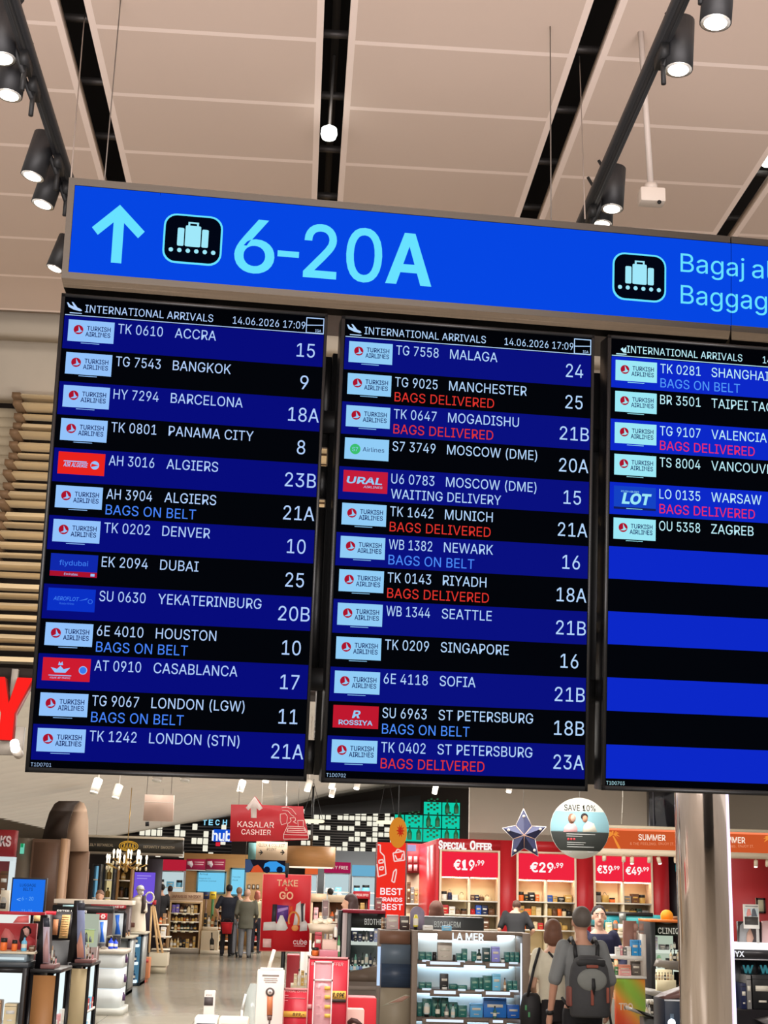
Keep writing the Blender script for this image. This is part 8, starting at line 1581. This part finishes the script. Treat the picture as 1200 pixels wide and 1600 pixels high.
for k, (a, b_) in enumerate(((1157, 1180), (1184, 1212))):
    rect(r, Y + .3, (a, 1503, b_, 1524), M((34, 44, 52), .3), 'brand_panel', .01, .01); poly(r, Y + .29, [(a + 3, 1508), (a + 6, 1508), (a + 8, 1515), (a + 10, 1508), (a + 13, 1508), (a + 15, 1515), (a + 17, 1508), (a + 20, 1508), (a + 16, 1521), (a + 13, 1521), (a + 11.5, 1514), (a + 10, 1521), (a + 7, 1521)], E((60, 130, 140), .7), 'zigzag_mark')
for k, (a, b_, t_, c3, nm) in enumerate(((1158, 1166, 1540, 'navy', 'dark tester box nearest the column on the make-up island'), (1167, 1174, 1528, 'grey', 'pale topped tester box on the make-up island'), (1176, 1206, 1527, 'black', 'large black tester case on the make-up island'))): product('box', c3, wx(a, Y + .05, 1550), wx(b_, Y + .05, 1550), zb_ + .0006, (1577 - t_) / F * Y, Y + .05, .2, nm, 'box')
# ================================================================ people
def seg(mb, pts, seg_=12):
    """chain of (point, radius) limbs with round joints"""
    for (p, r1), (q, r2) in zip(pts, pts[1:]): mb.tube(p, q, r1, 0, seg_, r2)
    for p, r_ in pts: mb.ball(p, r_, 0, 10, 8)
def rings(mb, rs, n=20):
    """stack of ellipses: z, rx, ry, cx, cy"""
    R_ = [[mb.bm.verts.new((cx + rx * math.cos(2 * math.pi * i / n), cy + ry * math.sin(2 * math.pi * i / n), z)) for i in range(n)] for z, rx, ry, cx, cy in rs]
    for a, b_ in zip(R_, R_[1:]):
        for i in range(n): mb.bm.faces.new((a[i], a[(i + 1) % n], b_[(i + 1) % n], b_[i]))
    mb.bm.faces.new(R_[0][::-1]); mb.bm.faces.new(R_[-1])
SKIN = (206, 160, 134)
def person(label, px, Y, H, rz, pose=None, shirt=(60, 60, 64), trousers=(30, 30, 34), hair=(40, 30, 26), shoes=(30, 28, 28), sleeve=.55, hairlen=.0, wide=1.0, vox=.014, female=False, face=False, skin=SKIN, lean=0, z0=0, fingers=True, coat=0):
    """local frame: the figure faces +Y; rz turns it"""
    s = H / 1.72; P = dict(la=(-.30, .02, .98), le=(-.27, -.03, 1.12), ra=(.30, .02, .98), re=(.27, -.03, 1.12), lw=None, rw=None, lf=(-.10, 0), rf=(.10, 0), lk=None, rk=None, head=(0, .02), turn=0, tilt=0)
    if pose: P.update(pose)
    root = thing('person', label, 'person', (wx(px, Y), Y, z0))
    sw = (.185 if not female else .16) * wide
    V3 = lambda t: Vector(t) * s
    L = lambda z: lean * max(0, z - .95)            # forward lean of the upper body
    hipL, hipR = V3((-.085, 0, .90)), V3((.085, 0, .90)); fl, frt = P['lf'], P['rf']
    anL, anR = V3((fl[0], fl[1], .08)), V3((frt[0], frt[1], .08)); knL = V3(P['lk']) if P['lk'] else (hipL + anL) / 2 + V3((0, .03, .04)); knR = V3(P['rk']) if P['rk'] else (hipR + anR) / 2 + V3((0, .03, .04))
    shL, shR = V3((-sw, L(1.40), 1.40)), V3((sw, L(1.40), 1.40))
    elL, elR, wrL, wrR = V3(P['le']), V3(P['re']), V3(P['la']), V3(P['ra'])
    neck, hc = V3((0, L(1.45), 1.45)), V3((P['head'][0], L(1.60) + P['head'][1], 1.605 - abs(lean) * .12))
    def torso(mb, g=0, z1=1.46, z0_=.86):
        rs = [(.86, .155, .105), (.95, .160, .11), (1.05, .142 if female else .155, .098), (1.15, .14 if female else .16, .1), (1.27, .162 if female else .178, .112), (1.36, .172 if female else .185, .105), (1.42, .12, .085), (1.47, .06, .06)]
        rings(mb, [(z * s, (rx * wide + g) * s, (ry * wide + g) * s, 0, L(z) * s) for z, rx, ry in rs if z0_ - .001 <= z <= z1 + .011])
    body = MB(); torso(body, -.008)
    for sh_, el, wr_ in ((shL, elL, wrL), (shR, elR, wrR)): seg(body, [(sh_, .046 * s), (el, .038 * s), (wr_, .025 * s)])
    for hp, kn, an in ((hipL, knL, anL), (hipR, knR, anR)): seg(body, [(hp, .078 * s), (kn, .052 * s), (an, .036 * s)]); seg(body, [(an, .034 * s), (an + V3((0, .13, -.045)), .028 * s)])
    seg(body, [(neck - V3((0, .0, .04)), .052 * s), (hc - V3((0, .0, .05)), .05 * s)])
    T = Matrix.Rotation(P['turn'], 3, 'Z') @ Matrix.Rotation(P['tilt'], 3, 'X')
    hp_ = lambda x, y, z: hc + T @ V3((x, y, z))
    body.ball(hc + T @ V3((0, -.012, .022)), (.074 * s, .092 * s, .095 * s), 0, 18, 14); body.ball(hp_(0, .022, -.045), (.056 * s, .062 * s, .068 * s), 0, 16, 12)
    seg(body, [(hp_(0, .082, .01), .011 * s), (hp_(0, .098, -.022), .015 * s)], 8); body.ball(hp_(0, .07, -.085), (.022 * s, .018 * s, .016 * s), 0)
    for e in (-1, 1): body.ball(hp_(e * .076, -.005, -.01), (.010 * s, .022 * s, .03 * s), 0)
    for sd, el, wr_ in ((-1, elL, wrL), (1, elR, wrR)):
        d = (wr_ - el).normalized(); side = Vector((0, 1, 0)) - d * d.y
        side = side.normalized() if side.length > .1 else Vector((1, 0, 0)); nrm = d.cross(side) * sd
        pal = wr_ + d * .05 * s; seg(body, [(wr_, .024 * s), (pal, .03 * s), (wr_ + d * .085 * s, .026 * s)])
        if fingers:
            for k in range(4):
                b0 = wr_ + d * .085 * s + side * (.028 - .0187 * k) * s; ln_ = (.07, .078, .072, .056)[k] * s
                m1 = b0 + d * ln_ * .55 - nrm * .006 * s; m2 = m1 + d * ln_ * .4 - nrm * .024 * s
                seg(body, [(b0, .0098 * s), (m1, .0092 * s), (m2, .008 * s)], 8)
            t0 = wr_ + d * .03 * s + side * .028 * s; t1 = t0 + d * .03 * s + side * .022 * s - nrm * .01 * s; seg(body, [(t0, .012 * s), (t1, .0105 * s), (t1 + d * .028 * s, .009 * s)], 8)
    ey = [hp_(e * .03, .078, .012) for e in (-1, 1)]; mo = hp_(0, .083, -.052); br = [hp_(e * .03, .084, .034) for e in (-1, 1)]
    def paint(c):
        if not face: return 0
        c = Vector(c)
        if min((c - e).length for e in ey) < .010 * s: return 1
        q = T.inverted() @ (c - hc)
        if abs(q.x) < .02 * s and abs(q.z + .052 * s) < .005 * s and q.y > .05 * s: return 2
        if .012 * s < abs(q.x) < .045 * s and abs(q.z - .034 * s) < .0035 * s and q.y > .05 * s: return 1
        return 0
    def fin(o): o.location = (0, 0, 0); return o
    fin(fuse(body, vox if not face else .006, 'body', [M(skin, .55), M((46, 34, 30), .5), M((176, 92, 88), .5)], root, 2, paint))
    sh = MB(); torso(sh, .012, 1.43, .86 if coat else .95 if female else .86)
    if coat: rings(sh, [(coat * s, (.17 * wide) * s, .13 * s, 0, 0), (.87 * s, (.172 * wide) * s, .125 * s, 0, 0)])
    for sh_, el, wr_ in ((shL, elL, wrL), (shR, elR, wrR)):
        e1 = sh_.lerp(el, min(1, sleeve / .5)) if sleeve <= .5 else el
        pts = [(sh_, .064 * s), (e1, .06 * s)] if sleeve <= .5 else [(sh_, .064 * s), (el, .052 * s), (el.lerp(wr_, sleeve * 2 - 1), .042 * s)]
        seg(sh, pts)
    fin(fuse(sh, vox, 'shirt', [M(shirt, .75, noise=.06, scale=30)], root, 3))
    tr = MB(); rings(tr, [(.80 * s, .15 * wide * s, .115 * s, 0, 0), (.90 * s, .165 * wide * s, .122 * s, 0, 0), (1.0 * s, .158 * wide * s, .118 * s, 0, L(1.0) * s)])
    for hp, kn, an in ((hipL, knL, anL), (hipR, knR, anR)): seg(tr, [(hp - V3((0, 0, .03)), .088 * s), (kn, .066 * s), (an + V3((0, 0, .02)), .06 * s)])
    fin(fuse(tr, vox, 'trousers', [M(trousers, .8, noise=.08, scale=20)], root, 3))
    for an in (anL, anR):
        m = MB(); c = an; m.ball((c.x, c.y + .05 * s, .045 * s), (.045 * s, .13 * s, .05 * s), 0, 14, 8); m.box(c.x - .042 * s, c.y - .075 * s, .0, c.x + .042 * s, c.y + .17 * s, .022 * s, 1, bev=.008); m.build('shoe', [M(shoes, .5), M((190, 186, 180), .6)], root, True)
    hm = MB(); hm.ball(hc + T @ V3((0, -.024, .036)), (.083 * s, .097 * s, .096 * s), 0, 18, 14)
    if hairlen:
        hm.ball(hc + T @ V3((0, -.045, -.02)), (.088 * s, .075 * s, .11 * s), 0, 18, 14)
        rings(hm, [((hc.z - hairlen * s), .085 * s, .05 * s, hc.x, hc.y - .05 * s), (hc.z - hairlen * .5 * s, .095 * s, .07 * s, hc.x, hc.y - .045 * s), (hc.z, .09 * s, .08 * s, hc.x, hc.y - .03 * s)])
    if face:
        for v in hm.bm.verts:
            q = T.inverted() @ (v.co - hc)
            if q.z < .088 * s - .9 * abs(q.x) and q.y > .015 * s: v.co = hc + T @ Vector((q.x * 1.0, .02 * s, q.z))
    else:
        for v in hm.bm.verts:
            q = T.inverted() @ (v.co - hc)
            if q.z < .035 * s and q.y > .0: v.co = hc + T @ Vector((q.x * .96, .0, q.z))
    fin(fuse(hm, vox * .8, 'hair', [M(hair, .6, noise=.2, scale=40)], root, 2))
    root.rotation_euler.z = rz
    return root, dict(s=s, hc=hc, wrL=wrL, wrR=wrR, shL=shL, shR=shR)

# grey shirted man with the backpack, seen from behind
man, J = person('man in grey T-shirt and black trousers with a dark backpack, seen from behind', 909, 11.7, 1.65, .05, dict(la=(-.265, .05, .86), le=(-.245, -.02, 1.12), ra=(.25, .10, .92), re=(.24, -.01, 1.12), lf=(-.12, .0), rf=(.12, .04)), shirt=(116, 118, 118), trousers=(24, 24, 28), hair=(84, 76, 70), sleeve=.46, wide=.86, vox=.011, skin=(186, 138, 114))
s = J['s']
def pbox(name, c, sz, m, parent, bev=.02):
    mb = MB(); mb.box(c[0] - sz[0], c[1] - sz[1], c[2] - sz[2], c[0] + sz[0], c[1] + sz[1], c[2] + sz[2], 0, bev=bev); return mb.build(name, [m], parent, True)
bpk = thing('backpack', 'dark grey backpack with rust straps worn by the man in grey', 'backpack', tuple(man.location)); bpk.rotation_euler.z = .05
bm_ = M((58, 58, 60), .8, noise=.15, scale=30); rust = M((128, 66, 52), .7); bk = M((26, 26, 28), .6)
mb = MB(); rings(mb, [(z * s, rx * s, ry * s, 0, -.235 * s) for z, rx, ry in ((.86, .15, .07), (.88, .165, .09), (1.0, .175, .105), (1.15, .17, .105), (1.25, .155, .095), (1.32, .12, .08), (1.345, .07, .05))], 24); mb.build('main_bag', [bm_], bpk, True)
mb = MB(); mb.ball((0, -.325 * s, 1.155 * s), (.125 * s, .035 * s, .092 * s), 0, 24, 14); mb.build('neck_pillow', [M((112, 114, 110), .8, noise=.08, scale=40)], bpk, True)
mb = MB(); mb.prism([(-.012 * s, 1.17 * s), (.012 * s, 1.17 * s), (.02 * s, 1.10 * s), (.004 * s, 1.04 * s), (-.012 * s, 1.09 * s)], -.366 * s, -.352 * s); mb.build('pillow_slit', [bk], bpk, True)
pbox('top_flap', (0, -.24 * s, 1.29 * s), (.12 * s, .085 * s, .03 * s), bk, bpk); pbox('rust_handle', (0, -.335 * s, 1.262 * s), (.05 * s, .012 * s, .012 * s), rust, bpk, .006)
for a, z in ((-.005, 1.02), (.125, 1.04)): pbox('rust_strap', (a * s, -.342 * s, z * s), (.012 * s, .008 * s, .06 * s), rust, bpk, .004)
pbox('side_pocket', (-.165 * s, -.22 * s, 1.02 * s), (.02 * s, .06 * s, .08 * s), M((120, 66, 56), .7), bpk)
for e in (-1, 1):
    mb = MB(); mb.path([(e * .09 * s, -.16 * s, 1.30 * s), (e * .10 * s, -.135 * s, 1.42 * s), (e * .10 * s, -.03 * s, 1.475 * s), (e * .105 * s, .10 * s, 1.42 * s), (e * .11 * s, .145 * s, 1.28 * s)], .018 * s, 0, 8); mb.build('shoulder_strap', [bk], bpk, True)
    mb = MB(); mb.path([(e * .16 * s, -.17 * s, .93 * s), (e * .20 * s, -.1 * s, 1.0 * s)], .012 * s, 0, 6); mb.build('lower_strap', [bk], bpk, True)
mb = MB(); mb.path([(.165 * s, -.2 * s, .95 * s), (.19 * s, -.2 * s, .8 * s), (.185 * s, -.2 * s, .74 * s)], .01 * s, 0, 6); mb.build('loose_strap', [bk], bpk, True)
d = (J['wrL'] - Vector((-.31, -.02, 1.12)) * s).normalized(); mb = MB(); mb.tube(J['wrL'] - d * .03, J['wrL'] + d * .0, .034 * s, 0, 18); mb.build('wrist_watch', [bk], man, True)

# woman in white top with black bag
wom, J = person('woman with a brown bob in white top and black trousers, seen from behind', 864, 12.4, 1.535, -.12, dict(la=(-.17, .16, 1.02), le=(-.2, -.03, 1.12), ra=(.2, .08, .92), re=(.2, -.0, 1.1)), shirt=(214, 206, 184), trousers=(30, 26, 28), hair=(104, 68, 50), sleeve=.3, hairlen=.10, female=True, vox=.011, wide=.9)
s = J['s']; hb = thing('handbag', 'black shoulder bag hanging beside the woman in white', 'bag', tuple(wom.location)); hb.rotation_euler.z = -.12
mb = MB(); rings(mb, [(z * s, rx * s, ry * s, -.215 * s, -.06 * s) for z, rx, ry in ((.74, .08, .05), (.76, .10, .065), (.9, .105, .07), (1.02, .085, .05), (1.05, .06, .03))], 18); mb.build('bag_body', [M((26, 24, 26), .6)], hb, True)
mb = MB(); mb.path([(-.25 * s, -.11 * s, 1.02 * s), (-.19 * s, -.135 * s, 1.28 * s), (-.135 * s, -.08 * s, 1.455 * s), (-.15 * s, .09 * s, 1.4 * s), (-.23 * s, .03 * s, 1.03 * s)], .014 * s, 0, 8); mb.build('strap', [M((26, 24, 26), .6)], hb, True)
mb = MB(); mb.path([(-.05 * s, -.1 * s, 1.43 * s), (.07 * s, -.135 * s, 1.3 * s), (.18 * s, -.1 * s, 1.12 * s), (.2 * s, .0, 1.0 * s)], .011 * s, 0, 8); mb.build('cross_strap', [M((30, 28, 30), .6)], hb, True)
for a, z in ((.0, .86), (-.03, .92)): pbox('green_tag', (-.235 * s + a * s, -.125 * s, z * s), (.008, .004, .02), M((70, 140, 90), .5), hb, .002)

person('woman in navy uniform facing the camera with dark tied hair', 936, 15.6, 1.64, math.pi - .1, dict(la=(-.22, .2, 1.02), ra=(.22, .2, 1.02), turn=.0), shirt=(34, 36, 66), trousers=(30, 30, 44), hair=(30, 22, 22), sleeve=.9, female=True, face=True, skin=(224, 180, 158), vox=.012)
person('man in black T-shirt leaning down at the special offer shelves', 807, 26, 1.70, -.08, dict(la=(-.27, .42, 1.02), le=(-.30, .16, 1.12), ra=(.27, .42, 1.02), re=(.32, .14, 1.12), head=(.05, .13), tilt=-.7), shirt=(18, 18, 22), trousers=(40, 40, 48), hair=(84, 58, 46), sleeve=.42, lean=.75, vox=.018, wide=.98)
person('woman whose brown hair shows above the BIOTHERM letters', 681, 15.6, 1.64, .2, shirt=(60, 40, 44), trousers=(30, 30, 34), hair=(92, 54, 40), sleeve=.9, hairlen=.2, female=True, vox=.018)
person('woman with a long dark ponytail seen in profile behind the BIOTHER unit', 546, 18.4, 1.68, .9, dict(turn=.5), shirt=(150, 40, 52), trousers=(30, 30, 34), hair=(52, 30, 28), sleeve=.9, hairlen=.2, female=True, vox=.018)
person('man in black polo shirt at the cashier queue carrying the red basket', 355, 37.0, 1.76, .15, dict(la=(-.2, .1, .92), le=(-.3, 0, 1.14)), shirt=(22, 26, 40), trousers=(26, 24, 30), hair=(20, 18, 22), sleeve=.42, vox=.022)
person('person in beige jacket queueing between the two men', 371, 37.8, 1.70, -.2, dict(la=(-.42, .1, .96), le=(-.36, .0, 1.14)), shirt=(176, 164, 146), trousers=(120, 124, 132), hair=(140, 116, 100), sleeve=.95, vox=.022)
person('man in olive jacket and grey trousers at the end of the queue', 384, 36.4, 1.66, .0, dict(la=(-.24, .2, .98), ra=(.26, .2, .98)), shirt=(84, 84, 72), trousers=(104, 108, 112), hair=(186, 150, 128), sleeve=.95, wide=1.15, vox=.02, coat=.74)
person('dark haired man standing beyond the violet poster', 249, 41.4, 1.72, .6, shirt=(24, 22, 26), trousers=(30, 30, 34), hair=(26, 20, 20), sleeve=.9, vox=.025, fingers=False)
person('bald person in dark clothes behind the long white topped counter', 152, 25.6, 1.60, math.pi, shirt=(52, 30, 30), trousers=(30, 30, 34), hair=(120, 88, 70), sleeve=.9, vox=.022, face=False, fingers=False)
person('shopper in a cream top and grey cap by the cream gondola', 528, 33, 1.64, math.pi, shirt=(214, 186, 156), trousers=(60, 56, 60), hair=(180, 170, 166), sleeve=.4, vox=.022, female=True)
person('dark haired shopper far back near the magenta headed shelf', 514, 38, 1.74, .4, shirt=(40, 34, 36), trousers=(30, 30, 34), hair=(24, 18, 18), sleeve=.9, vox=.025, fingers=False)
person('shopper in pale clothes half hidden by the TAKE & GO poster', 400, 39.5, 1.62, -.3, shirt=(206, 196, 160), trousers=(44, 44, 56), hair=(170, 96, 80), sleeve=.9, hairlen=.12, female=True, vox=.025)
person('shopper in dark top at the shelf near the whisky board', 262, 43, 1.68, .2, shirt=(30, 26, 28), trousers=(30, 30, 34), hair=(50, 32, 28), sleeve=.9, vox=.025, fingers=False)

# shopping basket and trolley of the queue
Y = 36.6; r = thing('shopping_basket', 'red shopping basket held low beside the man in black polo', 'basket', tuple(W(354, 1459, Y)))
c0, c1 = W(347.5, 1459, Y), W(361, 1459, Y); za = W(354, 1459, Y).z; zb_ = W(354, 1442, Y).z; a0, a1 = wx(345.5, Y, 1442), wx(363, Y, 1442)
mb = MB(); v = [mb.bm.verts.new(p) for p in [(c0.x, Y, za), (c1.x, Y, za), (c1.x, Y + .25, za), (c0.x, Y + .25, za), (a0, Y - .04, zb_), (a1, Y - .04, zb_), (a1, Y + .29, zb_), (a0, Y + .29, zb_)]]
for q in ((0, 3, 2, 1), (0, 1, 5, 4), (1, 2, 6, 5), (2, 3, 7, 6), (3, 0, 4, 7)): mb.bm.faces.new([v[i] for i in q])
mb.build('body', [M((206, 36, 48), .45)], r)
mb = MB(); mb.path([(a0, Y - .04, zb_), (a1, Y - .04, zb_), (a1, Y + .29, zb_), (a0, Y + .29, zb_), (a0, Y - .04, zb_)], .012, 0); mb.build('rim', [M((170, 28, 40), .45)], r)
mb = MB(); mb.path([(a0 + .02, Y + .12, zb_), (a0 + .06, Y + .12, zb_ + .09), (a1 - .06, Y + .12, zb_ + .09), (a1 - .02, Y + .12, zb_)], .01, 0); mb.build('handle', [M((40, 30, 32), .4)], r)
Y = 36.85; r = thing('luggage_trolley', 'small grey trolley pushed by the man in olive jacket', 'trolley', (wx(384, Y), Y, 0))
for a in (370, 391): p = W(a, 1487, Y); mb = MB(); mb.tube((p.x - .02, Y, .07), (p.x + .02, Y, .07), .07, 0, 16); mb.build('wheel', [M((30, 30, 32), .5)], r)
mb = MB(); xa, xb = wx(370, Y), wx(391, Y); mb.path([(xa, Y, .08), (xa, Y + .5, .1), (xb, Y + .5, .1), (xb, Y, .08), (xb, Y - .02, .95), (xa, Y - .02, .95), (xa, Y, .08)], .016, 0); mb.path([(xa, Y + .25, .1), (xb, Y + .25, .1)], .014, 0); mb.build('frame', [M((120, 120, 124), .35, .5)], r)
